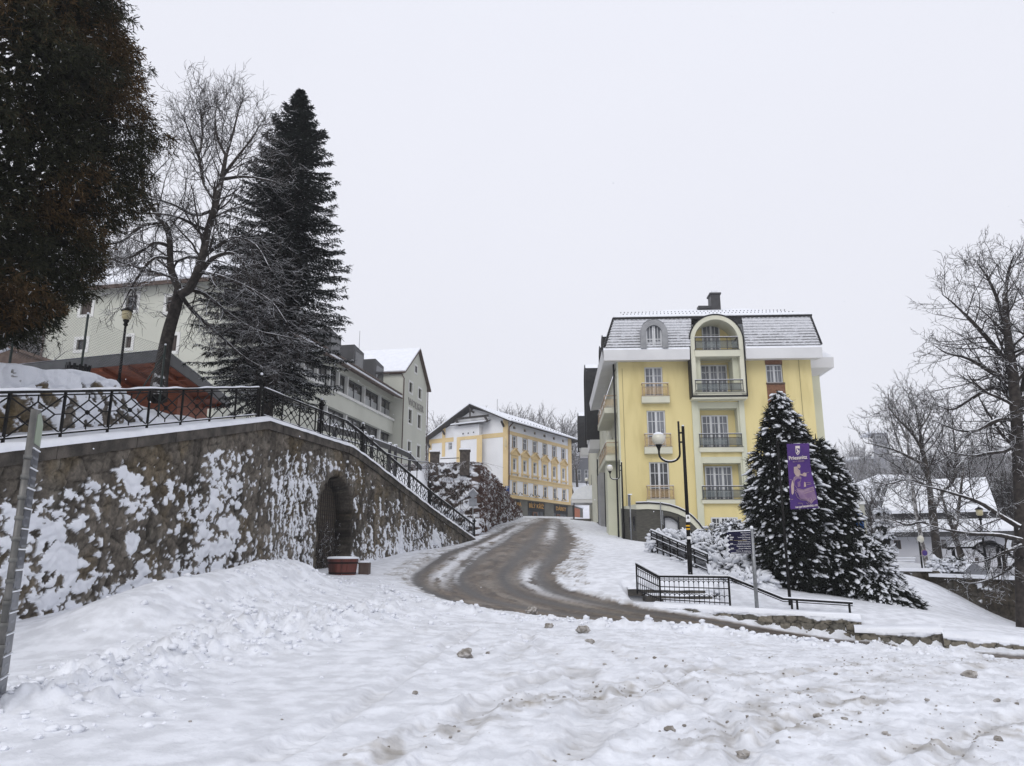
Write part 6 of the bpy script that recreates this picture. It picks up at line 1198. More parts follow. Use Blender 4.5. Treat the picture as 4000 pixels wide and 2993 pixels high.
m.build('snow_cap', M_snowflat, t)
# upper ground behind the dark wall
xs = np.linspace(-4, 95, 60); ysv = np.concatenate([np.linspace(0, 6, 14), np.geomspace(6, 150, 30)[1:]])
def up_line(x): return np.interp(x, [p[0] for p in ln], [p[1] for p in ln])+.35
X, S_ = np.meshgrid(np.linspace(ln[0][0]-.2, 75, 110), ysv); Yq = up_line(X)+S_; Z = at(3655, 2250, 34.5)[2]-.12+.015*S_+.05*np.clip(S_-70, 0, 200)-.01*(X-b[0])+(fbm(X*.5, Yq*.5, 3, 830)-.5)*.25
upg = lambda x, y: float(at(3655, 2250, 34.5)[2]-.12+.015*(y-up_line(x)))
tag(MB().add(np.stack([X, Yq, Z], -1).reshape(-1, 3), grid_faces(*X.shape), smooth=True).build('upper_lawn', M_snow), 'snowy ground above the dark retaining wall', kind='structure')
# ---- banner
p = at(3089, 2392, 24); p[2] = gz(p[0], p[1])-.05; zt = at(3076, 1728, 24)[2]; bn = thing('banner_pole', 'tall thin black pole carrying the purple banner before the snowy conifer', 'banner pole', p); m = MB(); m.tube([p, A([p[0], p[1], zt+.04])], [.05, .035], 8); m.build('pole', M_ironp, bn)
Fb = Frame(p[0], p[1]-.02, R(-2)); z3 = lambda x, y: Fb.hit(3030+x/5.17, 1700+y/5.17)
tl, tr, br, bl = z3(215, 180), z3(655, 172), z3(825, 1480), z3(272, 1500); m = MB(); m.bar(Fb.P(-.05, .02, zt-.02), Fb.P(tr[0]+.05, .02, zt), .05, .05); m.build('crossbar', M_ironp, bn)
M_purp = mat('purple_cloth', (.050, .018, .135), .75, (.075, .026, .17), 1.2, .2, 20); M_sand = mat('print_sand', (.46, .36, .32), .8, (.36, .27, .26), 3); M_lil = mat('print_lilac', (.17, .10, .20), .8, (.25, .17, .24), 4); M_cr = mat('print_cream', (.62, .56, .52), .8)
n, k = 26, 10
def cloth(s, t): l = A(tl)*(1-t)+A(bl)*t; r = A(tr)*(1-t)+A(br)*t; l[0] += .03*t; u, z = l*(1-s)+r*s; return Fb.P(u, .03+.10*t*math.sin(s*5+t*3)*s+.06*math.sin(t*7+s*2)*s, z)
m = MB(); m.add([cloth(i/k, j/n) for j in range(n+1) for i in range(k+1)], grid_faces(n+1, k+1)[:, ::-1], smooth=True); ban = m.build('banner_cloth', M_purp, bn)
def cl(x, y, e=.012):   # zoom coords -> on the cloth
    u, z = z3(x, y); t_ = (tl[1]-z)/(tl[1]-bl[1]); l = tl[0]*(1-t_)+bl[0]*t_; r = tr[0]*(1-t_)+br[0]*t_; s = (u-l)/(r-l); p = cloth(min(max(s, 0), 1), min(max(t_, 0), 1)); return p+Fb.w*e
m = MB(); 
def stroke(m, pts, w=7, e=.012, mi=0):
    pp = [cl(x, y, e) for x, y in pts]; m.tube(pp, w/5.17/2/FL*24, 4, mi=mi)
def ctext(m, s, x, y, size, bold, sx=1.0, mi=0):
    a, b = cl(x, y, .02), cl(x+60, y-4, .02); U_ = (b-a)/np.linalg.norm(b-a); V_ = A([0, 0, 1])-U_*U_[2]; m.text(s, a+Fb.w*.05*(size < .12 and size > .08), U_, V_/np.linalg.norm(V_), size, 'CENTER', .003, bold=bold, sx=sx, mi=mi)
ctext(m, 'Priessnitz', 437, 498, .165, .003, .96); ctext(m, 'lázně JESENÍK', 452, 550, .065, .001, 1.05, 1); ctext(m, 'www.priessnitz.cz', 548, 1472, .108, .002, 1.02); m.build('lettering', [M_cr, M_lil], ban)
m = MB(); sh_ = [(383, 228), (470, 226), (472, 345), (458, 385), (430, 413), (400, 385), (386, 345)]; m.add([cl(x, y, .012) for x, y in sh_][::-1], [tuple(range(7))]); m.add([cl(x, y, .016) for x, y in [(393, 285), (430, 275), (466, 284), (465, 345), (430, 398), (392, 342)]][::-1], [tuple(range(6))], 1)
m.add([cl(x, y, .02) for x, y in [(400, 300), (425, 290), (440, 315), (460, 330), (455, 365), (440, 350), (425, 380), (412, 365), (420, 335)]][::-1], [tuple(range(9))]); m.build('crest', [M_cr, M_purp], ban)
m = MB()   # a bather by a wooden tub, pouring water: plain drawing
def patch(pts, mi=0, e=.011): m.add([cl(x, y, e) for x, y in pts][::-1], [tuple(range(len(pts)))], mi)
patch([(430, 600), (480, 600), (498, 640), (480, 680), (440, 670), (425, 630)]); patch([(350, 650), (425, 640), (445, 690), (490, 720), (500, 800), (450, 850), (390, 820), (355, 760)]); patch([(480, 780), (560, 800), (560, 830), (490, 815)]); patch([(545, 780), (585, 760), (632, 780), (625, 840), (570, 840)]); patch([(345, 860), (420, 830), (520, 850), (510, 900), (440, 880), (380, 920), (345, 1000)], 1)
patch([(318, 900), (350, 1000), (350, 1160), (320, 1215), (300, 1180), (290, 1040)]); patch([(430, 960), (490, 930), (495, 1040), (440, 1060)], 1); patch([(575, 950), (605, 960), (612, 1050), (570, 1055)]); patch([(400, 1090), (560, 1120), (745, 1060), (785, 1300), (690, 1400), (620, 1330), (480, 1290)], 1)
for pts in ([(345, 900), (360, 1010), (420, 1080), (560, 1112), (740, 1062)], [(365, 1110), (430, 1165), (560, 1190), (750, 1140)], [(380, 1160), (420, 1260), (490, 1315), (620, 1335)], [(620, 1330), (650, 1390), (700, 1395), (730, 1335), (788, 1310)], [(640, 1300), (680, 1280), (700, 1320), (670, 1370), (635, 1345), (640, 1300)], [(345, 900), (380, 840), (470, 825), (515, 870), (490, 960)], [(610, 975), (700, 965)], [(620, 1010), (715, 1000)], [(620, 770), (680, 760)], [(285, 1300), (330, 1300)], [(430, 1380), (520, 1385), (530, 1420)], [(600, 1380), (640, 1415)], [(265, 905), (300, 905)]): stroke(m, pts, 7)
m.build('drawing', [M_sand, M_lil], ban)
# ---- direction sign
z6 = lambda x, y: (2820+x/11.033, 2050+y/11.033)
p = at(2957, 2376, 22.8); p[2] = gz(p[0], p[1])-.05; zt = at(2926, 2066, 22.8)[2]; ds = thing('direction_sign', 'dark blue pointer boards listing spa destinations on a grey post', 'direction sign', p); m = MB(); m.tube([p, A([p[0], p[1], zt])], .055, 10); m.blob(A([p[0], p[1], zt+.03]), (.06, .06, .06), mi=1, n=8); m.build('post', [M_grey, M_snowflat], ds)
Fd = Frame(p[0], p[1]-.03, R(-4)); M_navy = mat('navy_board', (.008, .008, .032), .6, (.011, .011, .04), 3, spec=.15)
T6 = [(250, 1130, 300, 500), (265, 1140, 505, 690), (290, 1150, 695, 880), (310, 1170, 885, 1090), (325, 1180, 1095, 1280)]
TX = [(('Balneopark VP', 'Infocentrum'), 1), (('Sanatorium Priessnitz', 'Kavárna Sofie'), 5), (('Park Setr, Lázeňské stezky,', 'Ráj víly Ondravy, Ripark VP'), 2), (('Ripperova promenáda', 'Wiener Kaffeehaus'), 2), (('Muzeum VP, Inhalatorium', 'Vincenzovy lázně, Hotel'), 4)]
def dh(x, y): return Fd.hit(*z6(x, y))
top = dh(250, 300)[1]; 
for (xl, xr, y0, y1), (tx, ni) in zip(T6, TX):
    u0, u1 = dh(xl+30, y1)[0], -.045; z1, z0 = (dh(xl+30, y0)[1]+dh(1130, y0-45)[1])/2, (dh(xl+30, y1)[1]+dh(1130, y1-30)[1])/2; m = MB(); zm_ = (z0+z1)/2; m.fprism(Fd, [(u0+.02, z0+.004), (u1, z0+.004), (u1, z1-.004), (u0+.02, z1-.004), (u0-.06, zm_)], 0, .02); bo = m.build('pointer_board', M_navy, ds)
    m = MB(); h = z1-z0
    for i, s in enumerate(tx): m.text(s, Fd.P(u1-.02, .023, z1-h*(.42+.44*i)), Fd.u, (0, 0, 1), h*.33, 'RIGHT', .002, sx=.98 if len(s) < 24 else .78)
    m.build('lettering', M_wht, bo); m = MB(); e = h*.25
    for i in range(ni): r_ = i // 3 if ni == 5 else (1 if ni != 2 or tx[0][0] == 'P' and False else 1); c_ = i % 3 if ni == 5 else i; q_ = Fd.P(u0+.02+c_*e*1.25, 0, z1-h*(.48+.44*r_)); uu = u0+.03+c_*e*1.25; zz_ = z1-h*(.46+.44*r_); m.fbox(Fd, uu, uu+e, .02, .022, zz_, zz_+e); m.fbox(Fd, uu+e*.3, uu+e*.7, .022, .0235, zz_+e*.2, zz_+e*.75, 1)
    m.build('pictogram', [M_wht, M_navy], bo)
m = MB(); a, b = dh(260, 295), dh(1120, 250); m.bar(Fd.P(a[0], .01, top+.01), Fd.P(-.05, .01, top+.04), .05, .03); m.build('snow', M_snowflat, ds)
# ---- tall stack of direction panels at the left edge
p = at(0, 2540, 7.5); p[2] = gz(p[0], p[1])-.1; zt = at(120, 1600, 7.5)[2]; st_ = thing('panel_sign', 'tall post of stacked grey direction panels at the left edge of the view', 'direction sign', p); m = MB(); m.tube([p, A([p[0], p[1], zt])], .032, 10); m.build('post', mat('weathered_steel', (.10, .10, .095), .5, (.16, .155, .145), 6, metal=.4), st_)
Fq = Frame(p[0], p[1], R(112)); Wp = .42; M_pan = mat('grey_blue_panel', (.03, .034, .045), .35, (.09, .095, .11), 5, spec=.4); M_pfr = mat('panel_frame', (.09, .09, .085), .5, (.15, .15, .14), 6); M_frost2 = mat('snowy_glass', (.42, .46, .40), .3, (.30, .36, .27), 4)
z_ = zt-.02; hz_ = .20; i = 0
z_top0 = z_; m = MB(); m.fprism(Fq, [(.04, z_-.34), (Wp, z_-.34), (Wp, z_-.05), (.2, z_+.05), (.04, z_+.02)], -.02, .02); o = m.build('top_panel', M_pfr, st_); m = MB(); m.fprism(Fq, [(.08, z_-.31), (Wp-.03, z_-.31), (Wp-.03, z_-.08), (.2, z_+.02), (.08, z_-.02)], .02, .025); m.build('panel_face', M_frost2, o); z_ -= .36
while z_-hz_ > p[2]+.12:
    m = MB(); m.fbox(Fq, .04, Wp, -.02, .02, z_-hz_+.012, z_); o = m.build('panel', M_pfr, st_); m = MB(); m.fbox(Fq, .06, Wp-.02, .02, .024, z_-hz_+.03, z_-.015); m.build('panel_face', M_pan, o)
    m = MB()
    for r in range(2): m.fbox(Fq, .12+.05*random.random(), .26+.16*random.random(), .024, .026, z_-.10-.08*r, z_-.075-.08*r)
    m.build('worn_lettering', M_back, o); m = MB(); m.fbox(Fq, .03, Wp-.03*random.random(), -.01, .035, z_-.006, z_+.006); m.build('snow', M_snowflat, o); m = MB(); m.tube([A([p[0], p[1], z_-.12]), A([p[0], p[1], z_-.08])], .04, 10); m.build('clamp', M_pfr, o)
    z_ -= hz_; i += 1
# ---- kiosk with blue window
z7 = lambda x, y: (3300+x/1.654, 1500+y/1.654); pk = at(*z7(10, 900), 58); Fk = Frame(pk[0], pk[1], R(-2)); kh = lambda x, y: Fk.hit(*z7(x, y))
M_kio = mat('cream_panel', (.52, .52, .46), .85, (.46, .46, .41), .6); M_bluef = mat('blue_frame', (.01, .13, .48), .4, (.012, .11, .42), 2)
kt = thing('corner_kiosk', 'cream flat-roofed annex with bright blue window frame behind the conifer', 'annex', (pk[0], pk[1], 1)); u0, u1 = -6., kh(133, 850)[0]; zt_ = kh(60, 778)[1]; bw0 = kh(28, 900); bw1 = kh(120, 832); m = MB(); wall_holes(m, Fk, u0, u1, -1, zt_, [(bw0[0], bw1[0], kh(60, 948)[1], bw1[1])], .3); m.quad(Fk.P(u1, 0, -1), Fk.P(u1+.6, -5, -1), Fk.P(u1+.6, -5, zt_-.4), Fk.P(u1, 0, zt_)); m.build('wall', M_kio, kt)
window(kt, Fk, bw0[0], bw1[0], kh(60, 948)[1], bw1[1], -.2, 2, (.6, 1.), .28, .22, M_bluef, M_glass)
m = MB(); m.fbox(Fk, u0, u1+.05, -5, .1, zt_, zt_+.22); m.build('roof_snow', M_snowflat, kt); a0, a1 = kh(0, 770), kh(68, 712); m = MB(); m.fbox(Fk, u0, a1[0], -5, -.8, zt_+.22, a1[1]); m.build('upper_storey', M_yel, kt); m = MB(); m.fbox(Fk, u0, a1[0]+.1, -5, -.7, a1[1], a1[1]+.3); m.build('upper_roof_snow', M_snowflat, kt)
# ---- white house behind the trees
z8 = lambda x, y: (3400+x/3.678, 1950+y/3.678); pw = at(*z8(290, 900), 52); Fw = Frame(pw[0], pw[1], R(-28)); wh = lambda x, y: Fw.hit(*z8(x, y)); M_ww = mat('white_wall', (.56, .565, .60), .85, (.50, .505, .54), .4, .2, 20)
ht = thing('white_house', 'low white house with shuttered windows and long snowy roof behind the bare trees', 'house', (pw[0], pw[1], .8)); uR = wh(1960, 800)[0]; zt_ = wh(600, 530)[1]; hs = []
for a, b, c, d in ((340, 440, 590, 718), (415, 470, 865, 990), (1020, 1095, 585, 712), (1055, 1110, 870, 930), (1500, 1560, 840, 910)): r = (wh(a, (c+d)/2)[0], wh(b, (c+d)/2)[0], wh(a, d)[1], wh(a, c)[1]); hs.append(r)
m = MB(); wall_holes(m, Fw, 0, uR, -1, zt_, hs, .22); m.quad(Fw.P(0, -7, -1), Fw.P(0, 0, -1), Fw.P(0, 0, zt_), Fw.P(0, -7, zt_)); m.build('wall', M_ww, ht)
for h in hs: window(ht, Fw, *h, -.12, 2, (1.,), .06, .05, M_shut, M_shut if h[3]-h[2] > .7 else M_glassd)
z0, z1 = wh(500, 515)[1], wh(600, 425)[1]; m = MB(); m.fbox(Fw, wh(95, 515)[0], uR+1, -.2, .9, z0-.14, z0+.12); m.build('eaves', M_dgrey, ht); m = MB(); slab(m, Fw.P(wh(100, 515)[0], .9, z0+.16), Fw.P(uR+1, .9, z0+.16), Fw.P(uR, -2.5, z1+.55), Fw.P(wh(180, 450)[0], -2.5, z1+.55), .14); m.build('roof_snow', M_snowflat, ht)
m = MB(); m.fbox(Fw, wh(330, 400)[0], uR, -6, -2.6, -1, wh(600, 290)[1]+.5); m.build('upper_wall', mat('dark_boarding', (.04, .038, .04), .8, (.06, .058, .06), 3), ht); m = MB(); zq = wh(600, 290)[1]+.5; slab(m, Fw.P(wh(150, 400)[0], -2.2, zq), Fw.P(uR, -2.2, zq), Fw.P(uR, -8, zq+2.6), Fw.P(wh(300, 400)[0], -8, zq+2.6), .2); m.build('upper_roof_snow', M_snowflat, ht)
for i in range(4): p0 = wh(318+8*i, 960-36*i); m = MB(); m.fbox(Fw, p0[0], p0[0]+1.25, .0, 1.1-.2*i, -1, p0[1]); o = m.build('entrance_step', M_ww, ht); m = MB(); m.fbox(Fw, p0[0]-.03, p0[0]+1.28, 0, 1.14-.2*i, p0[1], p0[1]+.09); m.build('snow', M_snowflat, o)
# big snowy hipped roof further back
a, b = at(*z7(40, 690), 95), at(*z7(760, 770), 100); zt1 = at(*z7(330, 575), 108)[2]; rb = thing('hip_roofed_villa', 'large villa under a broad snow-covered hipped roof in the middle distance', 'villa', (a[0]+5, a[1], 1)); m = MB(); ze_ = at(*z7(130, 755), 95)[2]
r0, r1 = at(*z7(215, 585), 108), at(*z7(560, 590), 112); c0 = A([a[0]-.3, 95, ze_]); c1 = A([b[0], 97, ze_]); c2 = A([b[0]+1, 122, ze_]); c3 = A([a[0], 122, ze_]); m.add([c0, c1, c2, c3, r0, r1], [(0, 1, 5, 4), (1, 2, 5), (2, 3, 4, 5), (3, 0, 4)]); m.build('roof_snow', M_snowflat, rb)
Fv = Frame(c0[0]+.8, 95.9, R(3)); L_ = c1[0]-c0[0]-1.6; hs = [(x, x+1.2, ze_-2.6, ze_-.8) for x in np.linspace(1, L_-2.5, 7)]; m = MB(); wall_holes(m, Fv, 0, L_, 0, ze_, hs, .2); m.build('wall', mat('grey_white_wall', (.36, .365, .39), .9, (.3, .305, .33), .3), rb)
for h in hs: window(rb, Fv, *h, -.15, 2, (.65, 1.), .1, .07)
for x, y in ((345, 650), (285, 770), (430, 690)): q_ = at(*z7(x, y), 99); m = MB(); m.box(q_[0]-.5, q_[0]+.5, q_[1]-.4, q_[1]+2.5, q_[2]-2.2, q_[2]+.6); m.box(q_[0]-.55, q_[0]+.55, q_[1]-.45, q_[1]+2.5, q_[2]+.6, q_[2]+.8, 1); m.build('chimney', [M_gh, M_snowflat], rb)
# far blocks on the hillside
M_blk = mat('far_block_wall', (.27, .275, .30), .9, (.22, .225, .25), .2)
for (x0, x1, yt, yb, D, lab) in ((3405, 3475, 1693, 1800, 205, 'grey apartment tower on the far hillside behind the birch'), (3330, 3560, 1795, 1880, 215, 'long low grey block at the foot of the far hillside')):
    a, b = at(x0, yt, D), at(x1, yb, D); Ff = Frame(a[0], D, R(-5)); W = b[0]-a[0]; fl = 3 if yb-yt > 90 else 2; H = a[2]-b[2]; t = thing('apartment_block', lab, 'apartment block', (a[0], D, 2)); hs = [(x, x+1.6, b[2]+H*(i+.3)/fl, b[2]+H*(i+.75)/fl) for i in range(fl) for x in np.arange(1, W-2, 3.2)]
    m = MB(); wall_holes(m, Ff, 0, W, 0, a[2], hs, .3); m.quad(Ff.P(W, 0, 0), Ff.P(W, -8, 0), Ff.P(W, -8, a[2]), Ff.P(W, 0, a[2])); m.build('wall', M_blk, t); m = MB(); m.fbox(Ff, -.3, W+.3, -8, .3, a[2], a[2]+.7); m.build('roof_snow', M_snowflat, t)
    for h in hs: window(t, Ff, *h, -.2, 2, (1.,), .12, .1)
# round no-stopping sign
p = at(*z8(745, 990), 40); p[2] = upg(p[0], 40.)-.1; c = at(*z8(777, 773), 39.9); t = thing('round_sign', 'round purple-blue road sign with a pale rim in front of the white house', 'road sign', p); m = MB(); m.tube([p, A([p[0], 40, at(*z8(715, 560), 40)[2]])], .045, 7); m.build('pole', M_ironp, t); Fr_ = Frame(c[0], 39.9, R(5)); r = 44/3.678/FL*40
m = MB(); q_ = [(r*math.cos(a), c[2]+r*math.sin(a)) for a in np.linspace(0, 2*math.pi, 25)[:-1]]; m.fprism(Fr_, q_, 0, .02); m.build('disc_rim', mat('faded_red', (.30, .17, .20), .5), t); m = MB(); m.fprism(Fr_, [(u*.86, c[2]+(z-c[2])*.86) for u, z in q_], .02, .026); m.build('disc', mat('faded_blue', (.055, .035, .22), .5, (.08, .04, .2), 6), t)
m = MB(); g = at(*z8(722, 575), 40); m.blob(g, (.17, .17, .2), n=10, jit=0); m.build('lamp_head', M_globe, t)
# pergola gate with curved roof
a, b = at(*z8(1295, 720), 38.5), at(*z8(1880, 850), 38.5); t = thing('arched_shelter', 'small shelter with curved slatted roof among the trees', 'shelter', A([(a[0]+b[0])/2, 38.5, .9])); W = b[0]-a[0]; m = MB(); sn = MB(); za = lambda f: a[2]+(b[2]-a[2])*f*f*1.0+.55*math.sin(f*math.pi)*.6
for y in np.linspace(37.5, 39.6, 2): m.tube([A([a[0]+W*f, y, za(f)]) for f in np.linspace(0, 1, 12)], .06, 5)
m.build('arched_frame', M_ironp, t); m = MB()
for f in np.linspace(0, 1, 26): m.bar(A([a[0]+W*f, 37.2, za(f)+.05]), A([a[0]+W*f, 39.8, za(f)+.05]), .07, .04)
m.build('slats', M_ironp, t); v = [A([a[0]+W*f, y, za(f)+.10+(.08 if 0 < f < .6 else .02)]) for f in np.linspace(0, .62, 9) for y in (37.4, 39.6)]; sn.add(v, grid_faces(9, 2)[:, ::-1]); sn.build('snow', M_snowflat, t)
for f in (.62, .74, .1): m = MB(); m.tube([A([a[0]+W*f, 37.5 if f > .5 else 39.5, .3]), A([a[0]+W*f, 37.5 if f > .5 else 39.5, za(f)])], .08, 6); m.build('post', M_ironp, t)
p = at(*z8(1690, 1100), 37); p[2] = upg(p[0], 37.); old_lamp(p, at(*z8(1640, 120), 37)[2], 'black lantern post with pale glass beside the curved shelter', r=.06)
for nm, x0, x1, y0, y1, lab in (('low_shed', 1350, 1650, 905, 1090, 'dark low shed with snow on its roof under the curved shelter'),):
    a, b = at(*z8(x0, y1), 36.3), at(*z8(x1, y0), 36.3); t = thing(nm, lab, 'shed', (a[0], 36.3, .8)); m = MB(); cx = (a[0]+b[0])/2; Fz = Frame(a[0], 36.3, 0); W = b[0]-a[0]; H = b[2]; m.fprism(Fz, [(0, .2), (W, .2), (W, H-.35), (W*.45, H), (0, H-.45)], -1.6, 0); m.build('wall', M_gh, t); m = MB(); m.fprism(Fz, [(-.1, H-.45), (W*.45, H+.02), (W*.45, H+.12), (-.1, H-.36)], -1.7, .1); m.build('snow', M_snowflat, t)
p0, p1 = at(*z8(1780, 1090), 35), at(*z8(2300, 1090), 33); t = thing('wire_fence', 'pale diamond-mesh fence behind the dark wall at far right', 'fence', p0); m = MB(); H = at(*z8(1780, 1000), 35)[2]; L_ = np.linalg.norm((p1-p0)[:2])
for i in range(60):
    for sg in (-1, 1):
        f0, f1 = i/60, (i+sg*7)/60
        if 0 <= f1 <= 1: q0_, q1_ = p0*(1-f0)+p1*f0, p0*(1-f1)+p1*f1; m.tube([A([q0_[0], q0_[1], p0[2]-.1]), A([q1_[0], q1_[1], H])], .008, 3, cap=False)
m.build('mesh', mat('pale_wire', (.4, .4, .42), .5), t)
for f in (0, .5, 1): q_ = p0*(1-f)+p1*f; m = MB(); m.tube([A([q_[0], q_[1], .3]), A([q_[0], q_[1], H+.05])], .035, 6); m.build('post', M_grey, t)
# ================================================================== TREES
class Tree:
    def __init__(s, seed): s.r = np.random.default_rng(seed); s.limbs = []; s.twigs = []
    def branch(s, p, d, L, r, lvl, P):
        rg = s.r; n = P['n'][lvl]; pts = [p]; d = d/np.linalg.norm(d)
        for i in range(n):
            d = d+rg.normal(0, P['wig'][lvl], 3)+A([0, 0, P['up'][lvl]]); d /= np.linalg.norm(d); pts.append(pts[-1]+d*L/n)
        pts = np.array(pts); rad = np.linspace(r, r*P['tip'][lvl], n+1)
        (s.limbs if lvl <= P['split'] else s.twigs).append((pts, rad, P['sides'][lvl]))
        if lvl < P['max']:
            k = rg.poisson(P['dens'][lvl]*L)+P['min'][lvl]
            for t in np.linspace(P['t0'][lvl], 1, k)+rg.normal(0, .03, k):
                s.child(pts, rad, min(max(t, 0), 1), L, lvl, P)
    def child(s, pts, rad, t, L, lvl, P):
        rg = s.r; f = t*(len(pts)-1); i = min(int(f), len(pts)-2); f -= i; q = pts[i]*(1-f)+pts[i+1]*f; rr = rad[i]*(1-f)+rad[i+1]*f
        d = pts[i+1]-pts[i]; d /= np.linalg.norm(d); x = rg.normal(0, 1, 3); x -= d*np.dot(x, d); x /= np.linalg.norm(x)
        a = R(rg.uniform(*P['ang'][lvl])); dn = d*math.cos(a)+x*math.sin(a)
        s.branch(q, dn, max(P.get('lmin', .16), L*P['ratio'][lvl]*rg.uniform(.6, 1.15)*(1-.45*t)), max(rr*P['rr'][lvl], P['rmin']), lvl+1, P)
    def emit(s, name, label, group, mats, base, parts=('trunk', 'crown'), root=None):
        t = root or thing(name, label, 'tree', base, group)
        for nm, lst, mt in ((parts[0], s.limbs, mats[0]), (parts[1], s.twigs, mats[1])):
            m = MB()
            for p, r, k in lst: m.tube(p, r, k, cap=False)
            m.build(nm, mt, t)
        return t
PB = dict(max=3, split=0, n=[6, 6, 5, 3], wig=[.10, .17, .22, .24], up=[.03, .06, .04, .03], tip=[.45, .35, .35, .35], sides=[7, 5, 4, 3], dens=[1.5, 2.6, 3.8, 0], min=[4, 3, 2, 0], t0=[.25, .12, .1, 0], ang=[(25, 65), (25, 60), (25, 60), (0, 1)], ratio=[.62, .52, .48, 0], rr=[.55, .5, .55, 1], rmin=.006)
def limb(T, pts, D, w, P, lvl=0, dens=None, Lc=None, jit=.25):
    """limb traced at one depth, given a little depth of its own; children sprout from it"""
    rg = T.r; off = np.cumsum(rg.normal(0, jit, len(pts))); off[0] = 0; q = np.array([at(x, y, D+o) for (x, y), o in zip(pts, off)]); q = catmull(q, 4); r = np.interp(np.linspace(0, 1, len(q)), np.linspace(0, 1, len(w)), w)/2/FL*D*P.get('ws', 1)
    T.limbs.append((q, r, 8)); L = np.linalg.norm(np.diff(q, axis=0), axis=1).sum(); k = int((dens or 3)*L)
    for t in np.linspace(P.get('ta', .15), 1, k): T.child(q, r, t, Lc or L, 0, P)
# ---- leaning bare tree on the bank
T = Tree(11); D0 = 24.5
Pu = dict(PB, lmin=.30, ws=.64, max=3, dens=[1.35, 2.7, 3.4, 0], up=[.07, .10, .07, .05], ratio=[.75, .58, .52, 0], wig=[.08, .13, .16, .16], rr=[.34, .5, .6, 1], rmin=.0082)
Pd = dict(Pu, up=[-.02, -.02, -.06, -.02], ang=[(40, 85), (25, 65), (25, 60), (0, 1)], ratio=[.85, .6, .5, 0])
for pts, w, P, dn, Lc, ta in (([(615, 1560), (632, 1440), (658, 1300), (690, 1190), (704, 1120)], [125, 92, 82, 76, 70], Pd, .8, 2.6, .6),
    ([(704, 1140), (668, 1050), (662, 930), (640, 870), (612, 850)], [52, 46, 40, 36, 22], Pd, 4.2, 3.2, .15), ([(640, 872), (590, 800), (560, 740), (553, 640), (556, 560), (568, 480)], [34, 30, 26, 20, 14, 6], Pu, 4.6, 3.0, .1),
    ([(704, 1150), (745, 1120), (788, 1013), (812, 900), (844, 793), (869, 685), (884, 600)], [62, 58, 52, 46, 40, 32, 26], Pu, 3.2, 3.4, .3), ([(844, 793), (800, 720), (785, 660), (774, 600), (740, 520), (715, 450)], [30, 26, 22, 18, 12, 5], Pu, 5.5, 3.0, .2),
    ([(774, 610), (790, 540), (785, 450), (780, 380)], [18, 14, 10, 4], Pu, 6, 2.6, .1), ([(884, 610), (850, 540), (840, 460), (850, 390)], [22, 16, 10, 4], Pu, 6, 2.8, .1), ([(884, 605), (910, 520), (930, 440), (945, 400)], [22, 16, 10, 4], Pu, 6, 2.8, .1), ([(869, 690), (930, 610), (985, 540), (1020, 480)], [26, 18, 10, 4], Pu, 6, 2.8, .1),
    ([(869, 700), (950, 690), (1030, 700), (1110, 720)], [26, 20, 12, 5], Pu, 5, 2.4, .15), ([(838, 820), (760, 840), (680, 800), (600, 780), (520, 790)], [26, 22, 16, 10, 4], Pu, 5, 2.2, .15), ([(812, 900), (760, 880), (700, 850), (620, 835), (500, 830), (420, 800)], [26, 22, 18, 14, 8, 4], Pd, 5, 2.2, .15),
    ([(788, 1010), (740, 1005), (690, 1025), (672, 1080)], [24, 20, 16, 10], Pd, 4, 2.0, .2), ([(795, 1000), (850, 960), (920, 930), (1000, 960), (1060, 1060)], [34, 30, 24, 14, 6], Pd, 5.5, 2.8, .15), ([(760, 1100), (830, 1010), (910, 990), (960, 1050), (985, 1150), (1000, 1240)], [36, 30, 22, 16, 10, 5], Pd, 5.5, 2.6, .15),
    ([(662, 960), (600, 950), (520, 1000), (440, 1010), (360, 1040), (300, 1080)], [28, 24, 18, 13, 8, 4], Pd, 5.5, 2.4, .15), ([(668, 1010), (600, 1010), (540, 1080), (500, 1150), (470, 1210)], [26, 20, 14, 9, 4], Pd, 5, 2.2, .15), ([(640, 875), (560, 880), (480, 940), (400, 960), (320, 990), (270, 930)], [28, 22, 16, 12, 8, 4], Pd, 5, 2.4, .15),
    ([(700, 1140), (740, 1200), (800, 1260), (880, 1330), (960, 1400), (1040, 1440), (1090, 1450)], [30, 26, 22, 18, 12, 8, 4], Pd, 6, 2.2, .1), ([(730, 1130), (800, 1150), (900, 1230), (1000, 1290), (1090, 1310), (1180, 1330)], [28, 24, 20, 14, 9, 4], Pd, 6.5, 2.2, .1), ([(770, 1060), (860, 1080), (960, 1120), (1060, 1180), (1120, 1260)], [28, 24, 18, 12, 4], Pd, 6, 2.2, .1)):
    limb(T, pts, D0, w, dict(P, ta=ta), 0, dn, Lc)
p = at(615, 1545, D0); p[2] = tz(p[0], p[1]); T.emit('bare_tree', 'gnarled leaning bare tree with snowy drooping branches beside the spruce', None, (M_barkn, M_twig), p)
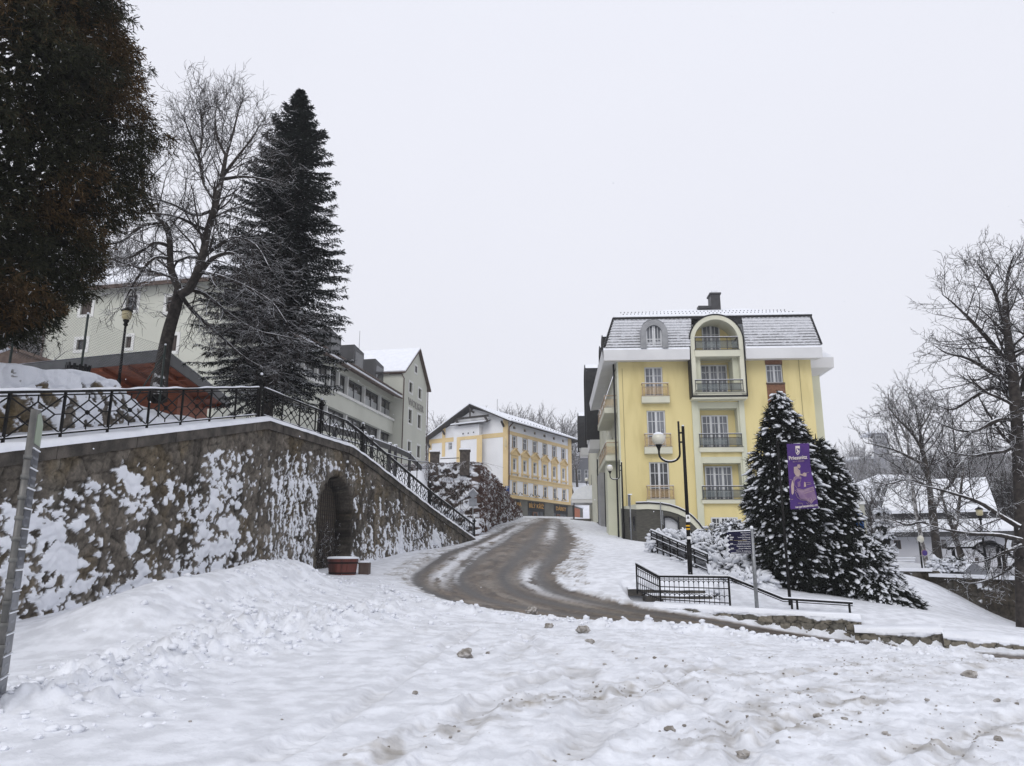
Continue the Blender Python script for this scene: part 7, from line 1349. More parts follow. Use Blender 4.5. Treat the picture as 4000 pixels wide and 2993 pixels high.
# ---- tall linden at the right edge
T = Tree(23); D1 = 26.5
Pl = dict(PB, ws=.8, max=3, dens=[1.6, 3.0, 4.2, 0], up=[.02, .03, .02, .02], ratio=[.8, .55, .5, 0], wig=[.09, .14, .2, .24], rr=[.34, .5, .6, 1], rmin=.0085, ang=[(30, 75), (25, 60), (25, 60), (0, 1)]); Pld = dict(Pl, up=[-.03, .0, -.02, 0])
for pts, w, P, dn, Lc, ta in (([(3998, 2470), (3990, 2200), (3982, 1900), (3972, 1650), (3955, 1450), (3935, 1300), (3925, 1150)], [62, 58, 56, 54, 46, 36, 24], Pl, 2.2, 3.4, .4), ([(3972, 1650), (4010, 1450), (4020, 1250), (4030, 1050)], [40, 32, 22, 8], Pl, 4, 3.4, .1), ([(3935, 1300), (3900, 1180), (3860, 1090), (3820, 1030)], [26, 18, 12, 5], Pl, 6, 3.0, .1), ([(3925, 1160), (3940, 1060), (3960, 1000)], [22, 14, 5], Pl, 6, 2.8, .1),
    ([(3950, 1440), (3880, 1350), (3800, 1260), (3730, 1190), (3680, 1150)], [30, 24, 18, 10, 4], Pl, 5.5, 3.0, .1), ([(3960, 1500), (3870, 1450), (3780, 1400), (3700, 1380), (3650, 1350)], [30, 24, 16, 10, 4], Pl, 5.5, 2.8, .1), ([(3970, 1600), (3930, 1530), (3870, 1515), (3790, 1560), (3720, 1600), (3650, 1580)], [36, 30, 24, 16, 10, 4], Pl, 5.5, 2.6, .1), ([(3975, 1640), (3900, 1640), (3820, 1680), (3740, 1680), (3640, 1640)], [28, 22, 16, 10, 4], Pl, 5.5, 2.6, .1),
    ([(3980, 1720), (3930, 1760), (3860, 1770), (3790, 1780), (3690, 1760)], [26, 20, 14, 9, 4], Pld, 5, 2.4, .1), ([(3985, 2060), (3900, 2010), (3820, 1960), (3730, 1930), (3640, 1905), (3560, 1890)], [30, 24, 19, 14, 9, 4], Pld, 4.2, 2.4, .15), ([(3988, 2110), (3900, 2090), (3800, 2085), (3700, 2070), (3620, 2050)], [26, 20, 15, 10, 4], Pld, 4.2, 2.2, .15), ([(3990, 2130), (3920, 2160), (3850, 2190), (3780, 2200)], [20, 15, 10, 4], Pld, 4, 2.0, .15),
    ([(3992, 2180), (3930, 2230), (3860, 2265), (3790, 2280), (3740, 2265)], [18, 14, 10, 7, 4], Pld, 4, 1.8, .15), ([(4010, 1500), (4080, 1350), (4150, 1200)], [30, 20, 6], Pl, 4, 3.2, .1)):
    limb(T, pts, D1, w, dict(P, ta=ta), 0, dn, Lc, .3)
p = at(3998, 2460, D1); p[2] = gz(p[0], p[1]); T.emit('bare_tree', 'tall dark bare linden at the right edge with snow-lined sweeping branches', None, (M_barkn, M_twig), p)
# ---- forked tree, leaning tree and birch in front of the white house
T = Tree(31); D2 = 40.5
Pm = dict(PB, max=3, dens=[1.2, 2.4, 3.2, 0], up=[.03, .05, .03, .02], ratio=[.8, .55, .5, 0], rr=[.34, .5, .6, 1], rmin=.0115)
for pts, w, P, dn, Lc, ta in (([(3668, 2212), (3655, 2110), (3645, 2020), (3640, 1965)], [36, 31, 30, 30], Pm, .2, 3, .9), ([(3640, 1985), (3630, 1900), (3615, 1810), (3600, 1740), (3590, 1660), (3575, 1590)], [24, 22, 19, 15, 10, 4], Pm, 3.4, 4.6, .2), ([(3645, 1990), (3680, 1920), (3720, 1880), (3735, 1820), (3730, 1740), (3720, 1650)], [22, 19, 16, 13, 9, 4], Pm, 3.4, 4.2, .2), ([(3622, 1900), (3580, 1880), (3530, 1875), (3470, 1890), (3400, 1880)], [12, 10, 8, 6, 3], Pm, 4, 3.0, .1),
    ([(3615, 1820), (3560, 1790), (3500, 1760), (3430, 1740), (3380, 1730)], [13, 11, 8, 6, 3], Pm, 4, 3.2, .1), ([(3605, 1760), (3560, 1690), (3510, 1640), (3470, 1590)], [12, 9, 6, 3], Pm, 4, 3.2, .1), ([(3655, 2060), (3600, 2040), (3540, 2050), (3480, 2030), (3420, 2040)], [11, 9, 7, 5, 3], dict(Pm, up=[-.02, 0, 0, 0]), 3.6, 2.6, .1), ([(3735, 1830), (3790, 1770), (3840, 1720)], [10, 7, 3], Pm, 4, 3, .1), ([(3590, 1680), (3630, 1620), (3650, 1560)], [9, 6, 3], Pm, 4, 3.0, .1)):
    limb(T, pts, D2, w, dict(P, ta=ta), 0, dn, Lc, .35)
p = at(3668, 2212, D2); p[2] = upg(p[0], D2)-.1; T.emit('bare_tree', 'forked bare tree with a thick dark trunk standing before the white house', None, (M_bark, M_twig), p)
T = Tree(37)
for pts, w, dn, ta in (([(3765, 2205), (3745, 2140), (3725, 2080), (3735, 2040), (3720, 2010)], [32, 22, 20, 18, 16], .3, .9), ([(3728, 2080), (3705, 2020), (3690, 1975), (3670, 1900)], [15, 12, 9, 3], 3, .2), ([(3735, 2050), (3745, 1980), (3755, 1900), (3765, 1800)], [16, 13, 9, 4], 3, .2)): limb(T, pts, 38.5, w, dict(Pm, ta=ta), 0, dn, 3.4, .3)
p = at(3765, 2205, 38.5); p[2] = upg(p[0], 38.5)-.1; T.emit('bare_tree', 'crooked leaning bare tree with a snowy stump knot beside the curved shelter', None, (M_bark, M_twig), p)
T = Tree(41)
for pts, w, dn, ta in (([(3622, 2215), (3598, 2100), (3575, 1980), (3560, 1850), (3545, 1720), (3530, 1600)], [20, 16, 14, 12, 8, 3], 2.2, .3), ([(3560, 1850), (3500, 1700), (3470, 1590)], [8, 6, 3], 4, .2), ([(3548, 1730), (3500, 1620), (3490, 1570)], [7, 5, 3], 5, .2)): limb(T, pts, 45, w, dict(Pm, ta=ta, up=[.06, .05, -.02, -.06], ang=[(20, 50), (20, 50), (20, 60), (0, 1)], ratio=[.7, .6, .6, 0]), 0, dn, 3.2, .3)
p = at(3622, 2215, 45); p[2] = upg(p[0], 45.)-.1; T.emit('birch_tree', 'slender leaning birch with pale mottled trunk left of the forked tree', None, (mat('birch_bark', (.10, .09, .085), .85, (.42, .41, .40), 7, stretch=(1, 1, .5), lo=.45, hi=.55), M_twig), p)
# ---- prototypes for the wooded slopes
HILL = lambda x, y: hbase(x, y)*0+np.interp(y, [110, 150, 230, 330, 700], [2, 6, 22, 40, 44])*sstep(15, 70, x)+np.interp(y, [118, 150, 200, 300, 700], [7, 16, 24, 34, 40])*sstep(60, 10, x)
hx, hy = np.meshgrid(np.linspace(-260, 420, 120), np.concatenate([np.linspace(128, 340, 60), np.linspace(340, 850, 12)[1:]])); hzz = HILL(hx, hy)-2*sstep(150, 128, hy)+(fbm(hx*.03, hy*.03, 3, 900)-.5)*4
tag(MB().add(np.stack([hx, hy, hzz], -1).reshape(-1, 3), grid_faces(*hx.shape), smooth=True).build('hills', M_snow), 'snow-covered wooded hills', kind='structure')
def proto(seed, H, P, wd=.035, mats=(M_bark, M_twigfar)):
    T = Tree(seed); T.branch(A([0, 0, -.6]), A([.05, .02, 1]), H*.62, H*.017, 0, dict(P, rmin=wd)); t = T.emit('bare_tree', 'x', None, mats, A([0, 0, 0])); return t
Pf = dict(PB, max=3, n=[6, 5, 4, 2], dens=[1.1, 1.3, 1.3, 0], min=[6, 4, 3, 0], up=[.05, .12, .08, .06], ratio=[.75, .55, .5, 0], ang=[(20, 55), (20, 50), (20, 55), (0, 1)], t0=[.28, .15, .1, 0])
protos = [proto(s_, 15, Pf, .030) for s_ in (61, 62, 63, 64)]; used_ = set()
nearp = [proto(s_, 13, dict(Pf, dens=[1.3, 1.6, 1.7, 0]), .014, (M_barkn, M_twig)) for s_ in (71, 72, 73)]
def plant(lst, x, y, z, H0, H, label, group):
    i = random.randrange(len(lst)); o = lst[i]; s_ = H/H0
    if o.name in used_: o = dup(o)
    used_.add(o.name); o.location = (x, y, z); o.rotation_euler = (0, 0, random.uniform(0, 6.28)); o.scale = (s_*random.uniform(.85, 1.1),)*2+(s_,); o['label'] = label; o['group'] = group; o['category'] = 'tree'; return o
def wood(px0, px1, D0_, D1_, n, topfn, H0, Hr, lst, label, group, zf=None):
    for k in range(n):
        D = random.uniform(D0_, D1_); px = px0+(px1-px0)*(k+random.random())/n; ztop = at(px, topfn(px)+random.uniform(0, 50), D)[2]; x = at(px, topfn(px), D)[0]; H = random.uniform(*Hr); z = ztop-H*.93
        if zf is not None: z0 = zf(x, D); z = min(z, z0) if ztop-z0 < Hr[1]*1.5 else z; z = z0; H = max(min(ztop-z0, Hr[1]*1.5), Hr[0]*.6)
        plant(lst, x, D, z, H0, H, label, group)
hf = lambda x, y: float(HILL(A([x]), A([y]))[0]+(fbm(A([x*.03]), A([y*.03]), 3, 900)[0]-.5)*4)
wood(1872, 2262, 140, 168, 26, pl([1872, 1950, 2050, 2130, 2180, 2262], [1600, 1560, 1545, 1545, 1600, 1610]), 13.3, (11, 20), protos, 'frosted bare tree paled in colour for haze, on the slope behind the corner house', 'bare trees behind the corner house', hf)
wood(1664, 1790, 128, 142, 8, pl([1664, 1700, 1760, 1790], [1585, 1580, 1650, 1700]), 13.3, (10, 16), protos, 'frosted bare tree paled in colour for haze, rising between the hotel gable and the corner house', 'bare trees between hotel and corner house', hf)
wood(3210, 4050, 172, 235, 58, pl([3210, 3260, 3340, 3420, 3500, 3700, 3850, 4050], [1790, 1700, 1690, 1760, 1740, 1750, 1700, 1690]), 13.3, (10, 20), protos, 'frosted tree paled in colour for haze on the far hillside at the right', 'frosted trees on the far hillside', hf)
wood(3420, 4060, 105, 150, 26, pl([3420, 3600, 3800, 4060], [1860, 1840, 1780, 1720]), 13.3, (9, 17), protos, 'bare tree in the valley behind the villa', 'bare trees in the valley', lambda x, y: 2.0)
wood(3330, 3760, 58, 88, 11, pl([3330, 3500, 3760], [1830, 1750, 1690]), 11.5, (8, 12), nearp, 'thin bare tree in the garden before the hip-roofed villa', 'bare garden trees before the villa', lambda x, y: 1.4)
wood(3740, 4080, 52, 84, 16, pl([3740, 3800, 3900, 4080], [1840, 1780, 1740, 1690]), 11.5, (8, 13), nearp, 'dark bare tree crowding the slope behind the linden', 'dark bare trees behind the linden', lambda x, y: 1.2)
wood(230, 560, 66, 84, 12, pl([230, 300, 360, 430, 560], [900, 850, 850, 900, 1010]), 13.3, (14, 21), protos, 'tall frosted tree paled in colour for haze, standing behind the roof of the hillside hotel', 'frosted trees behind the hotel roof', lambda x, y: tz(x, y)+4)
wood(-60, 190, 40, 62, 9, pl([-60, 100, 190], [1080, 1100, 1150]), 11.5, (8, 13), nearp, 'bare tree beyond the chain-link fence left of the hotel', 'bare trees left of the hotel', lambda x, y: tz(x, y))
# ---- needle trees
def quads_from(c, ax, side, L, W, tipw=.25):   # leaf strips: centre base c, axis ax, side vector
    a = c-side*W[:, None]*.5; b = c+side*W[:, None]*.5; e = c+ax*L[:, None]; return np.stack([a, b, e+side*W[:, None]*tipw, e-side*W[:, None]*tipw], 1)
def nrm(v): return v/(np.linalg.norm(v, axis=-1, keepdims=True)+1e-9)
def add_quads(m, q, col=None, mi=0): n = len(q); m.add(q.reshape(-1, 3), np.arange(n*4).reshape(n, 4), mi, None if col is None else np.repeat(col, 4, 0))
M_needle = mat('spruce_needles', (.008, .011, .010), .85, (.020, .025, .021), 3, snow=.82, spec=.15, snow_scale=7)
def spruce(base, H, Rb, seed, label, group=None, nb=460, lean=(0, 0), z0f=.05, M=None):
    rg = np.random.default_rng(seed); t = thing('spruce_tree', label, 'tree', base, group); top = base+A([lean[0], lean[1], H]); m = MB(); m.tube([base-A([0, 0, .5]), base*.5+top*.5, top], [H*.016, H*.010, .015], 9); tw = m
    C, AX, SD, LL, WW = [], [], [], [], []
    for k in range(nb):
        lv = k//10; f = z0f+(1-z0f)*min(1, ((lv+.5)/(nb/10))**.9+rg.normal(0, .013))
        az = k*2.39996+rg.normal(0, .25); L = float(np.interp(f, [0, .08, .2, .3, .55, .7, .86, .95, 1], [1.3, 1.8, 2.6, 2.7, 2.2, 1.7, 1.0, .38, .05]))*Rb*rg.uniform(.72, 1.10); o = base+(top-base)*f; h = A([math.cos(az), math.sin(az), 0]); s_ = A([-h[1], h[0], 0]); el = -.20+.70*f; n = max(4, int(L/.115)); pts = [o]; d = h*math.cos(el)+A([0, 0, math.sin(el)])
        for i in range(n): d = nrm(d+A([0, 0, .020*(1.2 if i > n*.5 else -.8)])+rg.normal(0, .02, 3)); pts.append(pts[-1]+d*L/n)
        pts = np.array(pts); tw.tube(pts[::2] if n > 5 else pts, np.linspace(.012+.010*L, .004, len(pts[::2] if n > 5 else pts)), 3, cap=False)
        for i in range(max(0, int(n*.12)), n+1):
            tl_ = min(1, .12+L*.9)*(.18+.42*L*.33)*(1-.62*(i/n))*rg.uniform(.75, 1.2)
            for sg in (-1, 1, 0) if i == n else (-1, 1):
                ax = nrm(d*.75+s_*sg*.85+A([0, 0, -.28-.15*rg.random()])+rg.normal(0, .12, 3)); nn = max(2, int(tl_/.10)); bp = pts[i]
                for j in range(nn):
                    c = bp+ax*tl_*j/nn; sv = nrm(np.cross(ax, A([0, 0, 1])+rg.normal(0, .35, 3)))
                    for s2 in (-1, 1, 0): C.append(c); AX.append(nrm(ax+sv*s2*.75+A([0, 0, -.18*abs(s2)])+rg.normal(0, .1, 3))); SD.append(nrm(np.cross(AX[-1], A([rg.normal(0, .35), rg.normal(0, .35), 1])))); LL.append(rg.uniform(.10, .19)*(1 if s2 else 1.15)); WW.append(rg.uniform(.030, .055))
    m.build('trunk', M_barkn, t); q = quads_from(np.array(C), np.array(AX), np.array(SD), np.array(LL), np.array(WW)); m = MB(); add_quads(m, q); m.build('crown', M or M_needle, t); return t, len(q)
p = at(1036, 1640, 28); p[2] = tz(p[0], p[1]); H = at(1165, 338, 28)[2]-p[2]; tt_ = at(1165, 338, 28); spruce(p, H, 1.06, 5, 'tall dark spruce dusted with snow behind the corner of the railing', None, 580, (tt_[0]-p[0], .4), .10)
# ---- great brown-green conifer at the upper left
ED = [(-200, 380), (0, 485), (95, 500), (140, 478), (266, 484), (317, 540), (374, 588), (438, 572), (482, 540), (540, 508), (622, 470), (685, 438), (750, 393), (780, 343), (838, 330), (888, 298), (1015, 273), (1045, 254), (1115, 228), (1190, 214), (1216, 165), (1225, 127), (1255, 40), (1280, -60)]
DT = 14.5; cx = at(-330, 700, DT)[0]; zk = [at(0, y, DT)[2] for y, _ in ED]; rk_ = [at(x, y, DT)[0]-cx for y, x in ED]; zk, rk_ = zk[::-1], rk_[::-1]; zk.append(zk[-1]+3.5); rk_.append(.8); zlo, zhi = zk[0], zk[-1]
t = thing('arborvitae', 'huge brown-tinged evergreen filling the upper left corner', 'tree', (cx, DT, tz(cx, DT))); m = MB(); m.tube([(cx, DT, tz(cx, DT)-.5), (cx, DT, zlo+3), (cx, DT, zhi-1)], [.34, .28, .05], 10); m.tube([(cx+.5, DT+.6, tz(cx, DT)-.5), (cx+.8, DT+.6, zlo+2)], [.16, .12], 8); m.build('trunk', M_barkn, t)
rg = np.random.default_rng(99); N_ = 26000; zz_ = zlo+(zhi-zlo)*rg.random(N_); az = rg.uniform(-2.3, .9, N_); lob = fbm(az*3+5, zz_*.9, 3, 951); inn = rg.random(N_)**1.7*1.15; rad = np.interp(zz_, zk, rk_)*(.90+.30*(lob-.38))+1.25*(fbm(az*7, zz_*1.7, 3, 956)-.5)-inn; keep = (fbm(az*5.5, zz_*1.7, 3, 952)+.25*np.minimum(inn, .5) > .36+.06*sstep(zlo+4.5, zhi-3, zz_)) & (rad > .15); zz_, az, rad, lob, inn = [v[keep] for v in (zz_, az, rad, lob, inn)]
o = np.stack([np.cos(az), np.sin(az), 0*az], -1); cpt = np.stack([cx+rad*np.cos(az), DT+rad*np.sin(az), zz_], -1); Q, CO = [], []
hue = fbm(az*2.4+9, zz_*.8, 4, 953); n_ = len(zz_)
for k in range(15):
    bd = nrm(o*.55+A([0, 0, -.35])+rg.normal(0, .45, (n_, 3))); st_ = cpt+bd*rg.uniform(-.02, .16, (n_, 1)); ax = nrm(bd+rg.normal(0, .35, (n_, 3))+A([0, 0, -.15])); sd_ = nrm(np.cross(ax, rg.normal(0, 1, (n_, 3)))); Q.append(quads_from(st_, ax, sd_, rg.uniform(.045, .12, n_), rg.uniform(.014, .030, n_)))
    br = .75*np.clip(sstep(.50, .72, hue+.12*(.45-inn)+rg.normal(0, .05, n_)), 0, 1)[:, None]; c = A([.021, .023, .012])*(1-br)+A([.078, .044, .018])*br; c = c*rg.uniform(.5, 1.5, (n_, 1))*(.35+1.5*fbm(az*6, zz_*2, 3, 957))[:, None]; sn = (rg.random(n_) < .010*(1-.6*np.minimum(inn, 1))) ; c[sn] = (.52, .53, .55); CO.append(c)
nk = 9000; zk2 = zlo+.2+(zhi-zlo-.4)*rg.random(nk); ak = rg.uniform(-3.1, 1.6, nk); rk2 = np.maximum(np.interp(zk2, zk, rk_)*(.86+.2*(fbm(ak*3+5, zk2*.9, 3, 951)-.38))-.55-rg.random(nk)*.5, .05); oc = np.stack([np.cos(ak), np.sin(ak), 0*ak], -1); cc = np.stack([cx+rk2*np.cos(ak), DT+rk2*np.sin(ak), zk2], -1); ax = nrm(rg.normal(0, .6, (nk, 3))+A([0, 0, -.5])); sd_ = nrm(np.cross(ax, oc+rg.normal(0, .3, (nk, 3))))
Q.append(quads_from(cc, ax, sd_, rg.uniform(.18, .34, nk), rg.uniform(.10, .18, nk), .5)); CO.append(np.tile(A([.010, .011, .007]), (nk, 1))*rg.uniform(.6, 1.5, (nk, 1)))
m = MB(); add_quads(m, np.concatenate(Q), np.concatenate(CO)); m.build('foliage', mat('evergreen_scales', (.02, .02, .012), .85, scale=4, attr='tone', spec=.15, tint=.95), t)
m = MB()
for i in range(150): a_, z_ = rg.uniform(-2.3, .9), rg.uniform(zlo+.5, zhi-.5); r_ = float(np.interp(z_, zk, rk_)); m.tube([(cx, DT, z_-.9), (cx+r_*.5*math.cos(a_), DT+r_*.5*math.sin(a_), z_-.3), (cx+r_*.93*math.cos(a_), DT+r_*.93*math.sin(a_), z_+.1)], [.04, .025, .006], 4, cap=False)
m.build('branches', M_barkn, t)
# ---- snow-laden conifers on the right
M_leafd = mat('dark_scale_leaves', (.008, .010, .008), .85, (.020, .024, .017), 5, spec=.15)
M_padsn = mat('clinging_snow', (.74, .76, .80), .65, (.66, .68, .73), 9, .5, 30, spec=.2)
def fronds(name, lab, cat, base, pts, outs, seed, snow_p, leaf=.20, pad=.13, nl=11, droop=.35, group=None, root=None):
    rg = np.random.default_rng(seed); n = len(pts); t = root or thing(name, lab, cat, base, group); Q = []
    for k in range(nl):
        ax = nrm(outs*.62+rg.normal(0, .40, (n, 3))+A([0, 0, -droop-.22+.3*rg.random()])); st_ = pts+ax*rg.uniform(-.05, .06, (n, 1)); sd_ = nrm(np.cross(ax, outs*.3+A([0, 0, 1])+rg.normal(0, .4, (n, 3)))); Q.append(quads_from(st_, ax, sd_, leaf*rg.uniform(.6, 1.25, n), leaf*rg.uniform(.16, .30, n), .18))
    ip = pts[:, 2] < pts[:, 2].max()-.55; pts0, outs0, n0 = pts, outs, n; pts, outs = pts[ip], outs[ip]; n = len(pts); ins = pts-outs*rg.uniform(.22, .5, (n, 1)); ax = nrm(rg.normal(0, .6, (n, 3))+A([0, 0, -.4])); sd_ = nrm(np.cross(ax, outs+rg.normal(0, .35, (n, 3)))); Q.append(quads_from(ins, ax, sd_, leaf*rg.uniform(1.2, 2.0, n), leaf*rg.uniform(.6, 1.0, n), .6)); pts, outs, n = pts0, outs0, n0
    m = MB(); add_quads(m, np.concatenate(Q)); m.build('foliage', M_leafd, t); m = MB()
    for p, o in zip(pts, outs):
        if rg.random() > snow_p*(.35+1.3*fbm(A([p[0]*1.7+p[1]]), A([p[2]*1.7]), 3, 71)[0]): continue
        s_ = pad*(.35+1.25*rg.random()**1.6); d = nrm(o+A([0, 0, -.45])+rg.normal(0, .25, 3)); sd_ = nrm(np.cross(d, A([0, 0, 1]))); upv = np.cross(sd_, d); nn, kk = 7, 5; c = p+d*leaf*.35+A([0, 0, .045]); v = []
        for i in range(kk):
            f = i/(kk-1); w = s_*(.25+.75*math.sin(math.pi*(f*.85+.1)))*rg.uniform(.7, 1.2); cc = c+d*(f-.45)*s_*2.4*rg.uniform(.9, 1.1)+A([0, 0, -.25*s_*f*f])
            for j in range(nn): a = 2*math.pi*j/nn; v.append(cc+sd_*w*.62*math.cos(a)*rg.uniform(.8, 1.15)+upv*w*.36*math.sin(a)*rg.uniform(.8, 1.15))
        f_ = [(i*nn+j, i*nn+(j+1) % nn, (i+1)*nn+(j+1) % nn, (i+1)*nn+j) for i in range(kk-1) for j in range(nn)]; m.add(v, np.array(f_), 0, smooth=True); m.F.append((np.array([list(range(nn)), list(range((kk-1)*nn, kk*nn))])+m.n-kk*nn, 0, True))
    m.build('snow', M_padsn, t); return t
def cone_pts(ax_px, D, prof, n, seed, azr=(-3.5, .5), thick=.35):
    """prof: (py, left px, right px) silhouette rows"""
    rg = np.random.default_rng(seed); zs_ = A([at(2000, r[0], D)[2] for r in prof]); xl = A([at(r[1], r[0], D)[0] for r in prof]); xr = A([at(r[2], r[0], D)[0] for r in prof]); od = np.argsort(zs_); zs_, xl, xr = zs_[od], xl[od], xr[od]; w = (xr-xl)/2
    cdf = np.cumsum(np.interp(np.linspace(zs_[0], zs_[-1], 200), zs_, w)+.12); u = rg.random(n)*cdf[-1]; z = np.interp(u, cdf, np.linspace(zs_[0], zs_[-1], 200)); az = rg.uniform(*azr, n); ww = np.interp(z, zs_, w); c = np.interp(z, zs_, (xl+xr)/2); bn = fbm(az*(2.5+ww*1.6), z*2.4, 3, seed); k = 1+(.62*(bn-.5)+.30*(fbm(az*1.3+3, z*.9, 2, seed+7)-.5))*np.minimum(1, 1.25/np.maximum(ww, .3)); r = ww*k-np.abs(rg.normal(0, thick*.8, n))*np.minimum(1, ww)
    o = np.stack([np.cos(az), np.sin(az), 0*az+.18], -1); return np.stack([c+r*np.cos(az), D+r*np.sin(az)*.95, z], -1), nrm(o)
def core(t, D, prof, f=.62): 
    m = MB(); p0, p1 = prof[0], prof[-1]; a = [A([*at((r[1]+r[2])/2, r[0], D)]) for r in prof]; a = sorted(a, key=lambda q: q[2]); m.tube([a[0]-A([0, 0, .6])]+a, np.linspace(.16, .02, len(a)+1), 7); m.build('trunk', M_barkn, t)
PA = [(1535, 3034, 3044), (1570, 3012, 3070), (1620, 2998, 3098), (1690, 2962, 3140), (1763, 2958, 3165), (1818, 2940, 3185), (1922, 2908, 3210), (2012, 2918, 3215), (2080, 2916, 3220), (2194, 2942, 3230), (2250, 2985, 3225), (2300, 3060, 3210)]
pp, oo = cone_pts(0, 27.4, PA, 3600, 301); b = at(3090, 2310, 27.4); b[2] = gz(b[0], b[1]); t = fronds('snowy_conifer', 'taller conical evergreen loaded with snow directly behind the purple banner', 'tree', b, pp, oo, 302, .33, .20, .105); core(t, 27.4, PA)
PBt = [(1722, 3140, 3205), (1740, 3110, 3232), (1770, 3095, 3250), (1809, 3090, 3264), (1867, 3090, 3300), (1931, 3090, 3320), (2044, 3090, 3328), (2090, 3090, 3366), (2200, 3100, 3440), (2300, 3120, 3470), (2352, 3180, 3450)]
pp, oo = cone_pts(0, 28.3, PBt, 3600, 311); b = at(3270, 2340, 28.3); b[2] = gz(b[0], b[1]); t = fronds('snowy_conifer', 'second, shorter conical evergreen loaded with snow right of the banner', 'tree', b, pp, oo, 312, .31, .20, .105); core(t, 28.3, PBt)
PCt = [(2098, 3355, 3395), (2120, 3330, 3425), (2160, 3300, 3465), (2250, 3280, 3505), (2330, 3265, 3545), (2378, 3270, 3570), (2397, 3320, 3562)]
pp, oo = cone_pts(0, 27.6, PCt, 3200, 321); b = at(3420, 2390, 27.6); b[2] = gz(b[0], b[1]); t = fronds('snowy_shrub', 'broad snow-covered evergreen shrub sprawling at the right foot of the conifers', 'shrub', b, pp, oo, 322, .52, .17, .105); core(t, 27.6, PCt)
def mound_pts(cs, n, seed):
    rg = np.random.default_rng(seed); P, O = [], []
    for px, py, D, r in cs:
        c = at(px, py, D); k = n//len(cs); v = nrm(rg.normal(0, 1, (k, 3))*A([1, 1, .8])); v[:, 2] = np.abs(v[:, 2])*1.0-.25; v = nrm(v); q = c+v*A([r*1.25, r, r*.62])*(1-.35*rg.random((k, 1))**2); P.append(q); O.append(nrm(v+A([0, 0, .15])))
    return np.concatenate(P), np.concatenate(O)
JC = [(2640, 2128, 34, .8), (2700, 2145, 33, .9), (2760, 2160, 32, .85), (2820, 2180, 31, .85), (2740, 2200, 31.2, .8), (2800, 2235, 29.6, .9), (2865, 2235, 29, .85), (2815, 2300, 27.6, .75), (2875, 2295, 27, .65), (2930, 2285, 27, .55), (2835, 2345, 26.2, .5), (2600, 2115, 35.5, .5)]
pp, oo = mound_pts(JC, 3600, 331); b = at(2780, 2330, 28); b[2] = gz(b[0], b[1]); t = fronds('snowy_juniper', 'spreading juniper almost buried in snow between the ramp railing and conifers', 'shrub', b, pp, oo, 332, .95, .19, .20, 10, .25)
m = MB()
for px, py, D, r in JC: c = at(px, py, D); m.tube([A([c[0]+.2, c[1]+.2, gz(c[0], c[1])-.1]), c], [.05, .02], 5)
m.build('stems', M_barkn, t)
for px, py, D, r, lab, sd in ((2862, 2060, 44, .55, 'small snowy evergreen sapling before the ground floor window', 341), (3665, 2205, 36.5, .24, 'small round snowy shrub left of the forked trunk foot', 342), (3735, 2200, 37, .34, 'larger round snowy shrub on the wall by the leaning tree', 343), (2790, 2085, 47, .7, 'low snowy bush at the end of the curved parapet', 344), (3470, 2060, 46, .9, 'dark snowy evergreen bush beside the cream annex', 345)):
    pp, oo = mound_pts([(px, py, D, r), (px-10, py+22, D, r*1.1)] if sd != 345 else [(px-25, py-60, D, .22), (px-22, py-10, D, .3), (px-15, py+40, D, .36), (px-10, py+90, D, .45)], 420 if sd != 345 else 900, sd); b = at(px, py+40, D); b[2] = gz(b[0], b[1]) if sd in (341, 344) else upg(b[0], D); t = fronds('snowy_shrub', lab, 'shrub', b, pp, oo, sd+50, .6, .16, .13, 9, .15); m = MB(); c = at(px, py, D); m.tube([b-A([0, 0, .1]), c], [.05, .02], 5); m.build('stems', M_barkn, t)
# ---- chimney smoke and falling flakes
sm = bpy.data.materials.new('thin_smoke'); sm.use_nodes = True; nt = sm.node_tree; nt.nodes.remove(nt.nodes['Principled BSDF']); pv = nt.nodes.new('ShaderNodeVolumePrincipled'); pv.inputs['Color'].default_value = (.55, .55, .58, 1); nz_ = nt.nodes.new('ShaderNodeTexNoise'); nz_.inputs['Scale'].default_value = .75; nz_.inputs['Detail'].default_value = 3; mr_ = nt.nodes.new('ShaderNodeMapRange'); mr_.inputs[1].default_value = .42; mr_.inputs[2].default_value = .78; mr_.inputs[4].default_value = .085; gm = nt.nodes.new('ShaderNodeNewGeometry'); nt.links.new(gm.outputs['Position'], nz_.inputs['Vector']); nt.links.new(nz_.outputs['Fac'], mr_.inputs[0]); tc_ = nt.nodes.new('ShaderNodeTexCoord'); ln_ = nt.nodes.new('ShaderNodeVectorMath'); ln_.operation = 'LENGTH'; nt.links.new(tc_.outputs['Object'], ln_.inputs[0]); fo = nt.nodes.new('ShaderNodeMapRange'); fo.inputs[1].default_value = .95; fo.inputs[2].default_value = .1; nt.links.new(ln_.outputs['Value'], fo.inputs[0]); mu = nt.nodes.new('ShaderNodeMath'); mu.operation = 'MULTIPLY'; nt.links.new(fo.outputs[0], mu.inputs[0]); nt.links.new(mr_.outputs[0], mu.inputs[1]); nt.links.new(mu.outputs[0], pv.inputs['Density']); nt.links.new(pv.outputs[0], nt.nodes['Material Output'].inputs['Volume'])
m = MB(); c0_ = YF.P((ch0[0]+ch1[0])/2, -5.5, cht+.35); m.blob((0, 0, 0), 1., n=20, jit=0); so_ = m.build('smoke', sm); so_.location = c0_+A([3.4, 0, 1.3]); so_.scale = (4.6, 1.2, 1.25); so_.rotation_euler = (0, R(-13), 0)
tag(so_, 'faint grey chimney smoke drifting to the right', kind='stuff')
m = MB(); r4 = np.random.default_rng(8)
for _ in range(420): D = r4.uniform(9, 45); q = at(r4.uniform(0, 4000), r4.uniform(0, 2300), D); s_ = r4.uniform(.004, .010); m.blob(q, s_, n=5, jit=.2)
